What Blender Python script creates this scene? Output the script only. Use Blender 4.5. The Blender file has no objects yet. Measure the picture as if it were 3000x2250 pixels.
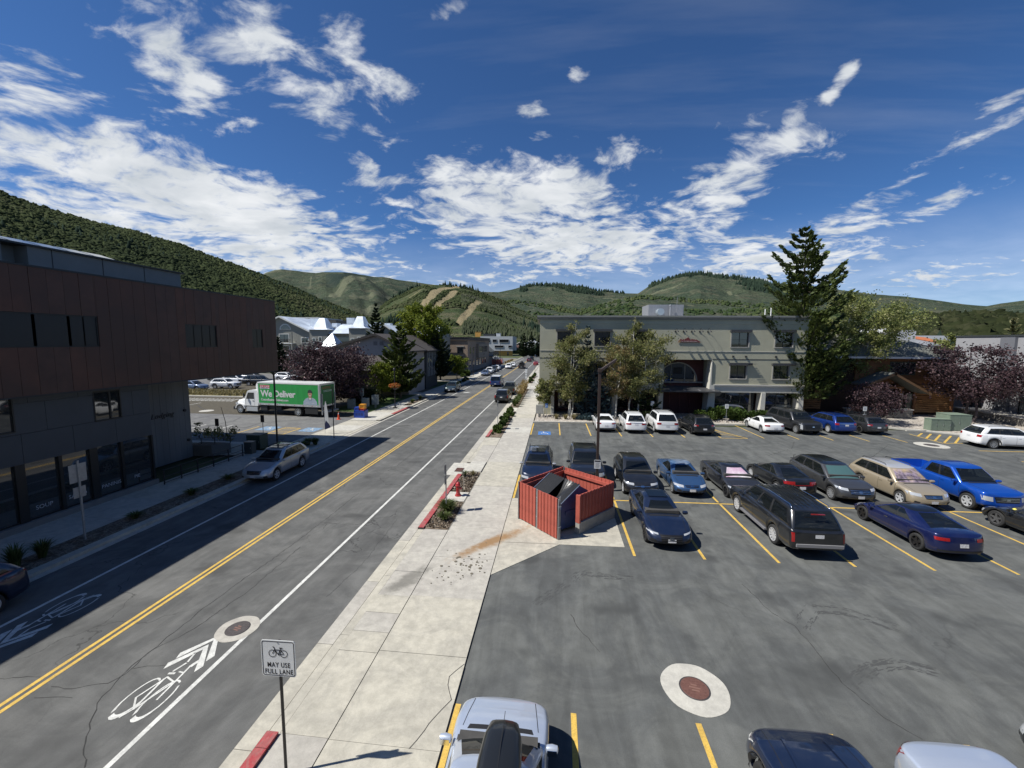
import bpy, bmesh, math, random
import numpy as np
from mathutils import Vector, Matrix
from mathutils.bvhtree import BVHTree
random.seed(7); rng = np.random.default_rng(7)
PI = math.pi
C = bpy.context.scene.collection
sc = bpy.context.scene

# ------------------------------------------------------------------ camera
cd = bpy.data.cameras.new('camera'); cam = bpy.data.objects.new('camera', cd); C.objects.link(cam)
cd.sensor_width = 36.0; cd.lens = 14.46; cd.clip_start = 0.1; cd.clip_end = 20000
Rw = Matrix(((0.99444, 0.01656, -0.10396), (0.10510, -0.10017, 0.98940), (0.00597, -0.99483, -0.10136)))
right, down, fwd = Rw.col[0], Rw.col[1], Rw.col[2]
M = Matrix((right, -down, -fwd)).transposed().to_4x4(); M.translation = Vector((0, 0, 8.35))
cam.matrix_world = M
sc.camera = cam

# ------------------------------------------------------------------ light
SUN_EL, SUN_AZ = math.radians(53), math.radians(19)      # the sun stands left of the view, slightly behind
sdir = Vector((-math.cos(SUN_AZ)*math.cos(SUN_EL), -math.sin(SUN_AZ)*math.cos(SUN_EL), math.sin(SUN_EL)))
ld = bpy.data.lights.new('sun', 'SUN'); ld.energy = 5.0; ld.angle = math.radians(0.5); ld.color = (1.0, 0.965, 0.90)
sun = bpy.data.objects.new('sun', ld); C.objects.link(sun)
sun.rotation_euler = sdir.to_track_quat('Z', 'Y').to_euler()
sc.view_settings.view_transform = 'Standard'; sc.view_settings.look = 'None'
sc.view_settings.gamma = 1.0; sc.view_settings.exposure = 0.32; sc.view_settings.use_curve_mapping = False

world = bpy.data.worlds.new('World'); sc.world = world; world.use_nodes = True
def build_world():
    nt = world.node_tree; nt.nodes.clear(); N = nt.nodes; Lk = nt.links
    def n(t, **k):
        o = N.new(t)
        for a, b in k.items(): setattr(o, a, b)
        return o
    def math_(op, a, b=None, c=None, clamp=False):
        m = n('ShaderNodeMath', operation=op, use_clamp=clamp)
        for i, v in enumerate((a, b, c)):
            if v is None: continue
            if isinstance(v, (int, float)): m.inputs[i].default_value = v
            else: Lk.new(v, m.inputs[i])
        return m.outputs[0]
    sky = n('ShaderNodeTexSky', sky_type='NISHITA', sun_disc=False)
    sky.sun_elevation = SUN_EL
    sky.sun_rotation = math.atan2(sdir.x, sdir.y)
    sky.altitude = 2000; sky.air_density = 1.0; sky.dust_density = 0.6; sky.ozone_density = 2.0
    tc = n('ShaderNodeTexCoord'); D = tc.outputs['Generated']
    sep = n('ShaderNodeSeparateXYZ'); Lk.new(D, sep.inputs[0])
    x, y, z = sep.outputs
    zz = math_('ADD', math_('MAXIMUM', z, 0.0), 0.16)
    u = math_('DIVIDE', x, zz); v = math_('DIVIDE', y, zz)
    # cloud banks: soft ellipses on the sky (azimuth, elevation, half sizes, tilt in degrees, weight)
    blobs = [(-53.2, 20.6, 4.2, 3.17, 21.0, 0.55), (-54.7, 16.5, 2.49, 1.62, 18.0, 0.45), (-48.9, 16.3, 10.46, 3.17, -3.0, 0.72), (-40.3, 14.3, 15.42, 4.39, -10.0, 0.75), (-51.6, 10.6, 14.03, 4.73, 3.0, 0.62), (-35.6, 10.2, 16.31, 3.14, -3.0, 0.62), (-27.6, 13.0, 6.8, 2.45, -5.0, 0.55), (-44.3, 19.5, 9.31, 1.96, -2.0, 0.4), (-43.4, 25.6, 5.42, 3.5, -28.0, 0.52), (-36.5, 30.3, 5.88, 3.07, -2.0, 0.58), (-31.2, 27.6, 8.19, 3.83, -18.0, 0.52), (-40.0, 23.6, 6.03, 2.02, -16.0, 0.42), (-27.2, 32.8, 2.3, 1.85, -5.0, 0.5), (-25.4, 29.8, 4.59, 2.71, -13.0, 0.48), (-22.3, 28.8, 3.13, 2.39, -10.0, 0.42), (-27.2, 24.8, 3.39, 1.4, 43.0, 0.46), (-46.0, 22.8, 2.07, 1.23, -5.0, 0.38), (-42.8, 29.7, 1.21, 1.37, -35.0, 0.38), (-40.1, 31.3, 1.57, 1.8, -12.0, 0.4), (-34.1, 25.5, 3.17, 1.96, 4.0, 0.4), (-14.1, 36.2, 3.1, 0.93, 20.0, 0.36), (2.1, 30.6, 1.57, 0.68, -4.0, 0.55), (-3.5, 27.9, 3.15, 1.22, -18.0, 0.42), (3.5, 27.5, 2.15, 0.89, 18.0, 0.3), (-2.1, 25.3, 1.62, 0.7, -1.0, 0.45), (-24.4, 20.0, 2.15, 1.69, -35.0, 0.48), (-20.0, 19.8, 2.45, 1.13, 5.0, 0.4), (-13.4, 19.7, 4.68, 3.96, 3.0, 0.62), (0.2, 18.8, 9.75, 3.59, -13.0, 0.7), (-7.1, 16.9, 12.13, 4.59, 1.0, 0.66), (8.0, 22.5, 4.48, 2.06, 6.0, 0.46), (3.1, 12.7, 17.06, 4.32, -2.0, 0.66), (16.6, 13.9, 6.54, 3.98, -5.0, 0.55), (19.8, 17.6, 2.81, 5.09, 31.0, 0.55), (21.8, 19.8, 3.53, 3.75, 17.0, 0.58), (26.0, 21.4, 4.83, 1.82, -7.0, 0.55), (29.5, 24.1, 1.03, 0.99, 48.0, 0.45), (30.5, 25.3, 2.35, 0.77, 51.0, 0.66), (26.9, 23.3, 1.48, 1.21, 34.0, 0.5), (25.5, 9.6, 11.04, 3.44, -5.0, 0.62), (32.6, 12.6, 5.41, 2.1, 19.0, 0.5), (39.1, 13.2, 2.93, 1.26, 19.0, 0.5), (41.6, 13.5, 1.63, 0.9, 16.0, 0.42), (40.6, 18.1, 4.27, 0.88, 24.0, 0.48), (42.6, 20.3, 2.45, 0.77, 32.0, 0.42), (36.3, 15.6, 2.72, 0.58, 20.0, 0.42), (38.2, 6.6, 8.86, 1.98, -0.0, 0.48), (-8.4, 8.6, 18.79, 1.25, 4.0, 0.46), (-17.5, 15.7, 3.38, 1.25, -11.0, 0.4), (-21.3, 17.4, 2.06, 0.78, 5.0, 0.36)]
    acc = None
    for az, el, sa, sb, tilt, w in blobs:
        az, el, tl = math.radians(az), math.radians(el), math.radians(tilt)
        c = Vector((math.sin(az)*math.cos(el), math.cos(az)*math.cos(el), math.sin(el)))
        e1 = Vector((math.cos(az), -math.sin(az), 0)); e2 = Vector((-math.sin(az)*math.sin(el), -math.cos(az)*math.sin(el), math.cos(el)))
        a = (e1*math.cos(tl)+e2*math.sin(tl))/math.sin(math.radians(sa)); b = (-e1*math.sin(tl)+e2*math.cos(tl))/math.sin(math.radians(sb))
        def dot(vec):
            d = n('ShaderNodeVectorMath', operation='DOT_PRODUCT'); Lk.new(D, d.inputs[0]); d.inputs[1].default_value = vec
            return d.outputs['Value']
        q = math_('ADD', math_('POWER', math_('ABSOLUTE', dot(a)), 2.0), math_('POWER', math_('ABSOLUTE', dot(b)), 2.0))
        g = math_('MULTIPLY', math_('EXPONENT', math_('MULTIPLY', q, -0.62)), w)
        g = math_('MULTIPLY', g, math_('GREATER_THAN', dot(c), 0.0))
        acc = g if acc is None else math_('MAXIMUM', math_('MULTIPLY', acc, 1.0), g)
    # behind the camera the same broken cloud cover goes on evenly
    back = math_('MULTIPLY', math_('SMOOTH_MIN', math_('MAXIMUM', math_('MULTIPLY', y, -1.5), 0.0), 1.0, .2), 0.30)
    acc = math_('MAXIMUM', acc, back)
    cv = n('ShaderNodeCombineXYZ'); Lk.new(u, cv.inputs[0]); Lk.new(v, cv.inputs[1])
    mp = n('ShaderNodeMapping'); Lk.new(cv.outputs[0], mp.inputs[0]); mp.inputs['Rotation'].default_value = (0, 0, math.radians(-38)); mp.inputs['Scale'].default_value = (1.15, 1.35, 1)
    wr = n('ShaderNodeTexNoise'); Lk.new(mp.outputs[0], wr.inputs['Vector']); wr.inputs['Scale'].default_value = 1.3; wr.inputs['Detail'].default_value = 3
    wv = n('ShaderNodeVectorMath', operation='SCALE'); Lk.new(wr.outputs['Color'], wv.inputs[0]); wv.inputs['Scale'].default_value = 0.55
    av = n('ShaderNodeVectorMath', operation='ADD'); Lk.new(mp.outputs[0], av.inputs[0]); Lk.new(wv.outputs[0], av.inputs[1])
    def noise(s, det, ro, vec=av.outputs[0]):
        t = n('ShaderNodeTexNoise'); Lk.new(vec, t.inputs['Vector']); t.inputs['Scale'].default_value = s
        t.inputs['Detail'].default_value = det; t.inputs['Roughness'].default_value = ro
        return t.outputs['Fac']
    n1 = noise(8.0, 9, 0.60); n2 = noise(2.4, 4, 0.5)
    f = math_('ADD', math_('MULTIPLY', math_('SUBTRACT', n1, 0.5), 4.4), math_('MULTIPLY', math_('SUBTRACT', n2, 0.5), 1.5))
    dens = math_('ADD', f, math_('MULTIPLY', math_('SUBTRACT', acc, 0.31), 3.7))
    mr = n('ShaderNodeMapRange', interpolation_type='SMOOTHSTEP'); Lk.new(dens, mr.inputs[0])
    mr.inputs[1].default_value = -0.05; mr.inputs[2].default_value = 1.35
    # thin high cirrus veils
    c2 = n('ShaderNodeMapping'); Lk.new(cv.outputs[0], c2.inputs[0]); c2.inputs['Rotation'].default_value = (0, 0, math.radians(30)); c2.inputs['Scale'].default_value = (0.5, 3.0, 1)
    vn = noise(0.9, 6, 0.6, c2.outputs[0])
    veil = n('ShaderNodeMapRange'); Lk.new(vn, veil.inputs[0]); veil.inputs[1].default_value = 0.53; veil.inputs[2].default_value = 0.85; veil.inputs[4].default_value = 0.13
    cl = math_('MAXIMUM', math_('MULTIPLY', mr.outputs[0], 0.97), veil.outputs[0])
    # horizon stays thinly veiled
    hz = n('ShaderNodeMapRange', interpolation_type='SMOOTHSTEP'); Lk.new(z, hz.inputs[0]); hz.inputs[1].default_value = 0.26; hz.inputs[2].default_value = 0.08; hz.inputs[3].default_value = 0; hz.inputs[4].default_value = 0.34
    cl = math_('MAXIMUM', cl, hz.outputs[0])
    shade = n('ShaderNodeMapRange'); Lk.new(noise(3.3, 6, 0.55), shade.inputs[0]); shade.inputs[1].default_value = 0.3; shade.inputs[2].default_value = 0.7
    cc = n('ShaderNodeMix', data_type='RGBA'); Lk.new(shade.outputs[0], cc.inputs['Factor'])
    cc.inputs['A'].default_value = (6.2, 6.7, 7.2, 1); cc.inputs['B'].default_value = (9.6, 9.8, 10.0, 1)
    grade = n('ShaderNodeMix', data_type='RGBA', blend_type='MULTIPLY'); grade.inputs['Factor'].default_value = 1
    Lk.new(sky.outputs[0], grade.inputs['A']); grade.inputs['B'].default_value = (0.46, 0.75, 1.08, 1)
    mx = n('ShaderNodeMix', data_type='RGBA'); Lk.new(cl, mx.inputs['Factor']); Lk.new(grade.outputs['Result'], mx.inputs['A']); Lk.new(cc.outputs['Result'], mx.inputs['B'])
    bg = n('ShaderNodeBackground'); Lk.new(mx.outputs['Result'], bg.inputs[0]); bg.inputs[1].default_value = 0.075
    out = n('ShaderNodeOutputWorld'); Lk.new(bg.outputs[0], out.inputs[0])
build_world()

# ------------------------------------------------------------------ materials
_m = {}
def mat(name, col, rough=0.6, metal=0.0, coat=0.0, var=0.0, vscale=8.0, bump=0.0, bscale=40.0, spec=0.5, emit=None, trans=0.0, var2=None, stretch=None, ior=1.5):
    """principled material; var = brightness variation by noise, var2 = second colour mixed in by a larger noise"""
    if name in _m: return _m[name]
    m = bpy.data.materials.new(name); m.use_nodes = True; nt = m.node_tree; N, Lk = nt.nodes, nt.links
    b = N['Principled BSDF']; b.inputs['Base Color'].default_value = (*col, 1); b.inputs['Roughness'].default_value = rough
    b.inputs['Metallic'].default_value = metal; b.inputs['Coat Weight'].default_value = coat; b.inputs['Coat Roughness'].default_value = 0.04
    b.inputs['Specular IOR Level'].default_value = spec; b.inputs['IOR'].default_value = ior
    m.diffuse_color = (*col, 1)
    if var or bump or var2:
        tc = N.new('ShaderNodeTexCoord'); src = tc.outputs['Object']
        if stretch:
            mp = N.new('ShaderNodeMapping'); Lk.new(src, mp.inputs[0]); mp.inputs['Scale'].default_value = stretch; src = mp.outputs[0]
    if var or var2:
        no = N.new('ShaderNodeTexNoise'); Lk.new(src, no.inputs['Vector']); no.inputs['Scale'].default_value = vscale; no.inputs['Detail'].default_value = 6; no.inputs['Roughness'].default_value = 0.62
        mr = N.new('ShaderNodeMapRange'); Lk.new(no.outputs['Fac'], mr.inputs[0]); mr.inputs[1].default_value = 0.3; mr.inputs[2].default_value = 0.7
        mr.inputs[3].default_value = 1-var; mr.inputs[4].default_value = 1+var
        mu = N.new('ShaderNodeMix'); mu.data_type = 'RGBA'; mu.blend_type = 'MULTIPLY'; mu.inputs['Factor'].default_value = 1
        mu.inputs['A'].default_value = (*col, 1); Lk.new(mr.outputs[0], mu.inputs['B']); last = mu.outputs['Result']
        if var2:
            n2 = N.new('ShaderNodeTexNoise'); Lk.new(src, n2.inputs['Vector']); n2.inputs['Scale'].default_value = vscale*0.23; n2.inputs['Detail'].default_value = 5
            r2 = N.new('ShaderNodeMapRange'); Lk.new(n2.outputs['Fac'], r2.inputs[0]); r2.inputs[1].default_value = 0.42; r2.inputs[2].default_value = 0.66
            m2 = N.new('ShaderNodeMix'); m2.data_type = 'RGBA'; Lk.new(r2.outputs[0], m2.inputs['Factor']); Lk.new(last, m2.inputs['A']); m2.inputs['B'].default_value = (*var2, 1); last = m2.outputs['Result']
        Lk.new(last, b.inputs['Base Color'])
    if bump:
        nb = N.new('ShaderNodeTexNoise'); Lk.new(src, nb.inputs['Vector']); nb.inputs['Scale'].default_value = bscale; nb.inputs['Detail'].default_value = 4
        bu = N.new('ShaderNodeBump'); bu.inputs['Strength'].default_value = bump; bu.inputs['Distance'].default_value = 0.02; Lk.new(nb.outputs['Fac'], bu.inputs['Height']); Lk.new(bu.outputs[0], b.inputs['Normal'])
    if emit:
        b.inputs['Emission Color'].default_value = (*emit, 1); b.inputs['Emission Strength'].default_value = 1
    _m[name] = m
    return m

def ground_mat(name, col, col2, fine=60, mid=0.9, streak=None, cracks=0.0, crack_scale=0.35, stains=0.0, bump=0.35, rough=0.9, speck=0.12):
    """worn pavement: colour patches, aggregate specks, optional tyre streaks, cracks and dark stains (world coordinates)"""
    m = bpy.data.materials.new(name); m.use_nodes = True; nt = m.node_tree; N, Lk = nt.nodes, nt.links
    b = N['Principled BSDF']; b.inputs['Roughness'].default_value = rough; b.inputs['Specular IOR Level'].default_value = 0.3
    g = N.new('ShaderNodeNewGeometry'); P = g.outputs['Position']
    def noise(s, det=5, ro=.6, vec=P, dist=0):
        t = N.new('ShaderNodeTexNoise'); Lk.new(vec, t.inputs['Vector']); t.inputs['Scale'].default_value = s; t.inputs['Detail'].default_value = det; t.inputs['Roughness'].default_value = ro
        t.inputs['Distortion'].default_value = dist
        return t.outputs['Fac']
    def rmp(v, a, bb, c=0., d=1., smooth=True):
        r = N.new('ShaderNodeMapRange'); Lk.new(v, r.inputs[0]); r.inputs[1].default_value = a; r.inputs[2].default_value = bb; r.inputs[3].default_value = c; r.inputs[4].default_value = d
        if smooth: r.interpolation_type = 'SMOOTHSTEP'
        return r.outputs[0]
    def mix(f, a, bb, mode='MIX'):
        x = N.new('ShaderNodeMix'); x.data_type = 'RGBA'; x.blend_type = mode
        if isinstance(f, float): x.inputs['Factor'].default_value = f
        else: Lk.new(f, x.inputs['Factor'])
        for k, v in (('A', a), ('B', bb)):
            if isinstance(v, tuple): x.inputs[k].default_value = (*v, 1)
            else: Lk.new(v, x.inputs[k])
        return x.outputs['Result']
    c = mix(rmp(noise(mid, 6, .65, dist=1.2), .40, .60), col, col2)
    c = mix(1.0, c, rmp(noise(fine, 3, .7), .25, .75, 1-speck, 1+speck), 'MULTIPLY')
    c = mix(1.0, c, rmp(noise(mid*5, 5, .65), .3, .7, .89, 1.10), 'MULTIPLY')
    if streak:
        mp = N.new('ShaderNodeMapping'); Lk.new(P, mp.inputs[0]); mp.inputs['Rotation'].default_value = (0, 0, streak[0]); mp.inputs['Scale'].default_value = (streak[1], streak[2], 1)
        c = mix(1.0, c, rmp(noise(1.0, 6, .6, mp.outputs[0], .8), .3, .7, 1-streak[3], 1+streak[3]), 'MULTIPLY')
        # curved tyre scrub: narrow bands of a distorted wave
        wv = N.new('ShaderNodeTexWave'); wv.wave_type = 'RINGS'; Lk.new(P, wv.inputs['Vector']); wv.inputs['Scale'].default_value = 0.11; wv.inputs['Distortion'].default_value = 7.0; wv.inputs['Detail'].default_value = 3; wv.inputs['Detail Scale'].default_value = 1.1
        f1 = rmp(wv.outputs['Fac'], .72, .98); f2 = rmp(noise(.45, 3), .5, .68)
        mm = N.new('ShaderNodeMath'); mm.operation = 'MULTIPLY'; Lk.new(f1, mm.inputs[0]); Lk.new(f2, mm.inputs[1])
        m3 = N.new('ShaderNodeMath'); m3.operation = 'MULTIPLY'; Lk.new(mm.outputs[0], m3.inputs[0]); m3.inputs[1].default_value = .75
        c = mix(m3.outputs[0], c, tuple(q*.60 for q in col))
    if cracks:
        dn = N.new('ShaderNodeTexNoise'); Lk.new(P, dn.inputs['Vector']); dn.inputs['Scale'].default_value = 0.9; dn.inputs['Detail'].default_value = 5
        sc_ = N.new('ShaderNodeVectorMath'); sc_.operation = 'SCALE'; sc_.inputs['Scale'].default_value = 2.2; Lk.new(dn.outputs['Color'], sc_.inputs[0])
        ad = N.new('ShaderNodeVectorMath'); ad.operation = 'ADD'; Lk.new(P, ad.inputs[0]); Lk.new(sc_.outputs[0], ad.inputs[1])
        vo = N.new('ShaderNodeTexVoronoi'); vo.feature = 'DISTANCE_TO_EDGE'; vo.inputs['Scale'].default_value = crack_scale; Lk.new(ad.outputs[0], vo.inputs['Vector'])
        f = rmp(vo.outputs['Distance'], .0, .0075, 1, 0); f2 = rmp(noise(.16, 2), .46, .6)
        mm = N.new('ShaderNodeMath'); mm.operation = 'MULTIPLY'; Lk.new(f, mm.inputs[0]); Lk.new(f2, mm.inputs[1])
        m3 = N.new('ShaderNodeMath'); m3.operation = 'MULTIPLY'; Lk.new(mm.outputs[0], m3.inputs[0]); m3.inputs[1].default_value = cracks
        c = mix(m3.outputs[0], c, tuple(q*.35 for q in col))
    if stains:
        f = rmp(noise(.7, 6, .7, dist=1.), .60, .74); 
        m3 = N.new('ShaderNodeMath'); m3.operation = 'MULTIPLY'; Lk.new(f, m3.inputs[0]); m3.inputs[1].default_value = stains
        c = mix(m3.outputs[0], c, tuple(q*.55 for q in col))
        f = rmp(noise(5.5, 4, .7), .70, .76)
        m3 = N.new('ShaderNodeMath'); m3.operation = 'MULTIPLY'; Lk.new(f, m3.inputs[0]); m3.inputs[1].default_value = stains
        c = mix(m3.outputs[0], c, tuple(q*.4 for q in col))
    Lk.new(c, b.inputs['Base Color'])
    bu = N.new('ShaderNodeBump'); bu.inputs['Strength'].default_value = bump; bu.inputs['Distance'].default_value = 0.01; Lk.new(noise(fine*1.5, 3), bu.inputs['Height']); Lk.new(bu.outputs[0], b.inputs['Normal'])
    _m[name] = m
    return m

def paint_mat(name, col, metal=0.0, rough=0.32):
    if name in _m: return _m[name]
    m = mat(name, col, rough, metal, 1.0)
    nt = m.node_tree; N, Lk = nt.nodes, nt.links; b = N['Principled BSDF']
    tc = N.new('ShaderNodeNewGeometry'); no = N.new('ShaderNodeTexNoise'); Lk.new(tc.outputs['Position'], no.inputs['Vector']); no.inputs['Scale'].default_value = 2.2; no.inputs['Detail'].default_value = 7; no.inputs['Roughness'].default_value = .7
    mr = N.new('ShaderNodeMapRange'); Lk.new(no.outputs['Fac'], mr.inputs[0]); mr.inputs[1].default_value = .45; mr.inputs[2].default_value = .8; mr.inputs[4].default_value = .045
    mx = N.new('ShaderNodeMix'); mx.data_type = 'RGBA'; Lk.new(mr.outputs[0], mx.inputs['Factor']); mx.inputs['A'].default_value = (*col, 1); mx.inputs['B'].default_value = (.30, .28, .25, 1)
    Lk.new(mx.outputs['Result'], b.inputs['Base Color'])
    r2 = N.new('ShaderNodeMapRange'); Lk.new(no.outputs['Fac'], r2.inputs[0]); r2.inputs[1].default_value = .4; r2.inputs[2].default_value = .8; r2.inputs[3].default_value = .015; r2.inputs[4].default_value = .10
    Lk.new(r2.outputs[0], b.inputs['Coat Roughness'])
    return m

def leaf_mat(name, cols, trans=0.3, rough=0.6):
    """foliage: colour picked by a per-leaf attribute, a little light passes through"""
    if name in _m: return _m[name]
    m = bpy.data.materials.new(name); m.use_nodes = True; nt = m.node_tree; N, Lk = nt.nodes, nt.links
    b = N['Principled BSDF']; b.inputs['Roughness'].default_value = rough if trans else .95; b.inputs['Specular IOR Level'].default_value = 0.25 if trans else 0.03
    at = N.new('ShaderNodeAttribute'); at.attribute_name = 'tone'
    cr = N.new('ShaderNodeValToRGB'); Lk.new(at.outputs['Fac'], cr.inputs[0])
    el = cr.color_ramp.elements
    el[0].position = 0; el[0].color = (*cols[0], 1); el[1].position = 1; el[1].color = (*cols[-1], 1)
    for i, c in enumerate(cols[1:-1]):
        e = el.new((i+1)/(len(cols)-1)); e.color = (*c, 1)
    Lk.new(cr.outputs[0], b.inputs['Base Color'])
    if trans:
        t = N.new('ShaderNodeBsdfTranslucent'); Lk.new(cr.outputs[0], t.inputs[0]); mx = N.new('ShaderNodeMixShader'); mx.inputs[0].default_value = trans
        Lk.new(b.outputs[0], mx.inputs[1]); Lk.new(t.outputs[0], mx.inputs[2]); Lk.new(mx.outputs[0], N['Material Output'].inputs[0])
    m.diffuse_color = (*cols[len(cols)//2], 1)
    _m[name] = m
    return m

# ------------------------------------------------------------------ mesh helpers
class MB:
    def __init__(s): s.v = []; s.f = []; s.m = []
    def add(s, v, f, mi=0):
        o = len(s.v); s.v += [tuple(p) for p in v]; s.f += [tuple(i+o for i in q) for q in f]; s.m += [mi]*len(f); return s
    def box(s, x0, x1, y0, y1, z0, z1, mi=0):
        return s.add([(x0,y0,z0),(x1,y0,z0),(x1,y1,z0),(x0,y1,z0),(x0,y0,z1),(x1,y0,z1),(x1,y1,z1),(x0,y1,z1)],
                     [(0,3,2,1),(4,5,6,7),(0,1,5,4),(1,2,6,5),(2,3,7,6),(3,0,4,7)], mi)
    def obox(s, c, size, rz=0, rx=0, ry=0, mi=0):
        hx, hy, hz = size[0]/2, size[1]/2, size[2]/2
        R = Matrix.Rotation(rz,3,'Z') @ Matrix.Rotation(ry,3,'Y') @ Matrix.Rotation(rx,3,'X'); c = Vector(c)
        v = [c+R@Vector(p) for p in ((-hx,-hy,-hz),(hx,-hy,-hz),(hx,hy,-hz),(-hx,hy,-hz),(-hx,-hy,hz),(hx,-hy,hz),(hx,hy,hz),(-hx,hy,hz))]
        return s.add(v, [(0,3,2,1),(4,5,6,7),(0,1,5,4),(1,2,6,5),(2,3,7,6),(3,0,4,7)], mi)
    def beam(s, p0, p1, w, h, mi=0, up=(0,0,1)):
        p0, p1 = Vector(p0), Vector(p1); d = (p1-p0).normalized(); sd = d.cross(Vector(up))
        if sd.length < 1e-4: sd = d.cross(Vector((1,0,0)))
        sd.normalize(); u = sd.cross(d).normalized(); sd = sd*w/2; u = u*h/2
        v = [p0-sd-u, p0+sd-u, p0+sd+u, p0-sd+u, p1-sd-u, p1+sd-u, p1+sd+u, p1-sd+u]
        return s.add(v, [(0,1,2,3),(7,6,5,4),(0,4,5,1),(1,5,6,2),(2,6,7,3),(3,7,4,0)], mi)
    def tube(s, pts, r, n=8, mi=0, cap=True):
        pts = [Vector(p) for p in pts]; rr = r if isinstance(r, (list, tuple)) else [r]*len(pts); V = []; F = []
        for i, p in enumerate(pts):
            d = (pts[min(i+1,len(pts)-1)]-pts[max(i-1,0)]).normalized()
            a = d.cross(Vector((0,0,1))) if abs(d.z) < .95 else d.cross(Vector((1,0,0)))
            a.normalize(); b = d.cross(a)
            for k in range(n):
                t = 2*PI*k/n; V.append(p+(a*math.cos(t)+b*math.sin(t))*rr[i])
        for i in range(len(pts)-1):
            for k in range(n):
                k2 = (k+1)%n; F.append((i*n+k, i*n+k2, (i+1)*n+k2, (i+1)*n+k))
        if cap: F.append(tuple(range(n))); F.append(tuple(reversed(range((len(pts)-1)*n, len(pts)*n))))
        return s.add(V, F, mi)
    def lathe(s, prof, c=(0,0,0), n=16, mi=0, axis='Z', cap=True):
        V = []; F = []
        for r, h in prof:
            for k in range(n):
                t = 2*PI*k/n; a, b = r*math.cos(t), r*math.sin(t)
                V.append({'Z':(c[0]+a,c[1]+b,c[2]+h),'Y':(c[0]+a,c[1]+h,c[2]+b),'X':(c[0]+h,c[1]+a,c[2]+b)}[axis])
        for i in range(len(prof)-1):
            for k in range(n):
                k2 = (k+1)%n; F.append((i*n+k, i*n+k2, (i+1)*n+k2, (i+1)*n+k))
        if cap and prof[0][0] > 1e-4: F.append(tuple(reversed(range(n))))
        if cap and prof[-1][0] > 1e-4: F.append(tuple(range((len(prof)-1)*n, len(prof)*n)))
        return s.add(V, F, mi)
    def prism(s, poly, a, b, axis='Z', mi=0):
        n = len(poly)
        def P(p, h): return {'Z':(p[0],p[1],h),'Y':(p[0],h,p[1]),'X':(h,p[0],p[1])}[axis]
        V = [P(p,a) for p in poly]+[P(p,b) for p in poly]
        F = [tuple(reversed(range(n))), tuple(range(n,2*n))]+[(i,(i+1)%n,n+(i+1)%n,n+i) for i in range(n)]
        return s.add(V, F, mi)
    def sheet(s, poly, z, mi=0):
        return s.add([(p[0],p[1],z) for p in poly], [tuple(range(len(poly)))], mi)
    def build(s, name, mats, parent=None, smooth=None, loc=None, fix=True):
        me = bpy.data.meshes.new(name); me.from_pydata(s.v, [], s.f)
        if not isinstance(mats, (list, tuple)): mats = [mats]
        for m in mats: me.materials.append(m)
        if len(mats) > 1: me.polygons.foreach_set('material_index', s.m)
        if fix:
            bm = bmesh.new(); bm.from_mesh(me); bmesh.ops.recalc_face_normals(bm, faces=bm.faces); bm.to_mesh(me); bm.free()
        if smooth is not None:
            me.polygons.foreach_set('use_smooth', [True]*len(me.polygons)); me.set_sharp_from_angle(angle=math.radians(smooth))
        me.update()
        o = bpy.data.objects.new(name, me); C.objects.link(o)
        if parent: o.parent = parent
        if loc: o.location = loc
        return o

def tag(o, label=None, cat=None, group=None, kind=None):
    if label: o['label'] = label
    if cat: o['category'] = cat
    if group: o['group'] = group
    if kind: o['kind'] = kind
    return o
def thing(name, label, cat, loc=(0,0,0), rz=0, group=None):
    o = bpy.data.objects.new(name, None); C.objects.link(o); o.location = loc; o.rotation_euler = (0,0,rz); o.empty_display_size = .3
    return tag(o, label, cat, group)
def share(src, name, parent, loc=(0,0,0), rot=(0,0,0), scale=(1,1,1)):
    o = bpy.data.objects.new(name, src.data); C.objects.link(o); o.parent = parent; o.location = loc; o.rotation_euler = rot; o.scale = scale
    return o
def struct(o): o['kind'] = 'structure'; return o
def copy_tree(o, parent=None, label=None):
    c = o.copy(); C.objects.link(c)
    if parent: c.parent = parent
    if label: c['label'] = label
    for ch in o.children: copy_tree(ch, c)
    return c

def text_mesh(s, size, depth=0.01, bold=0.0, shear=0.0, align='CENTER', spacing=1.0):
    cu = bpy.data.curves.new('t', 'FONT'); cu.body = s; cu.size = size; cu.extrude = depth/2; cu.offset = bold; cu.shear = shear; cu.align_x = align; cu.align_y = 'CENTER'; cu.space_character = spacing; cu.resolution_u = 3
    o = bpy.data.objects.new('t', cu); C.objects.link(o); bpy.context.view_layer.update()
    me = bpy.data.meshes.new_from_object(o.evaluated_get(bpy.context.evaluated_depsgraph_get())); C.objects.unlink(o); bpy.data.objects.remove(o); bpy.data.curves.remove(cu)
    return me
def put_text(name, s, size, m, parent, loc, rot, **k):
    me = text_mesh(s, size, **k); me.materials.clear(); me.materials.append(m); me.name = name
    o = bpy.data.objects.new(name, me); C.objects.link(o); o.parent = parent; o.location = loc; o.rotation_euler = rot
    return o

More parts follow.
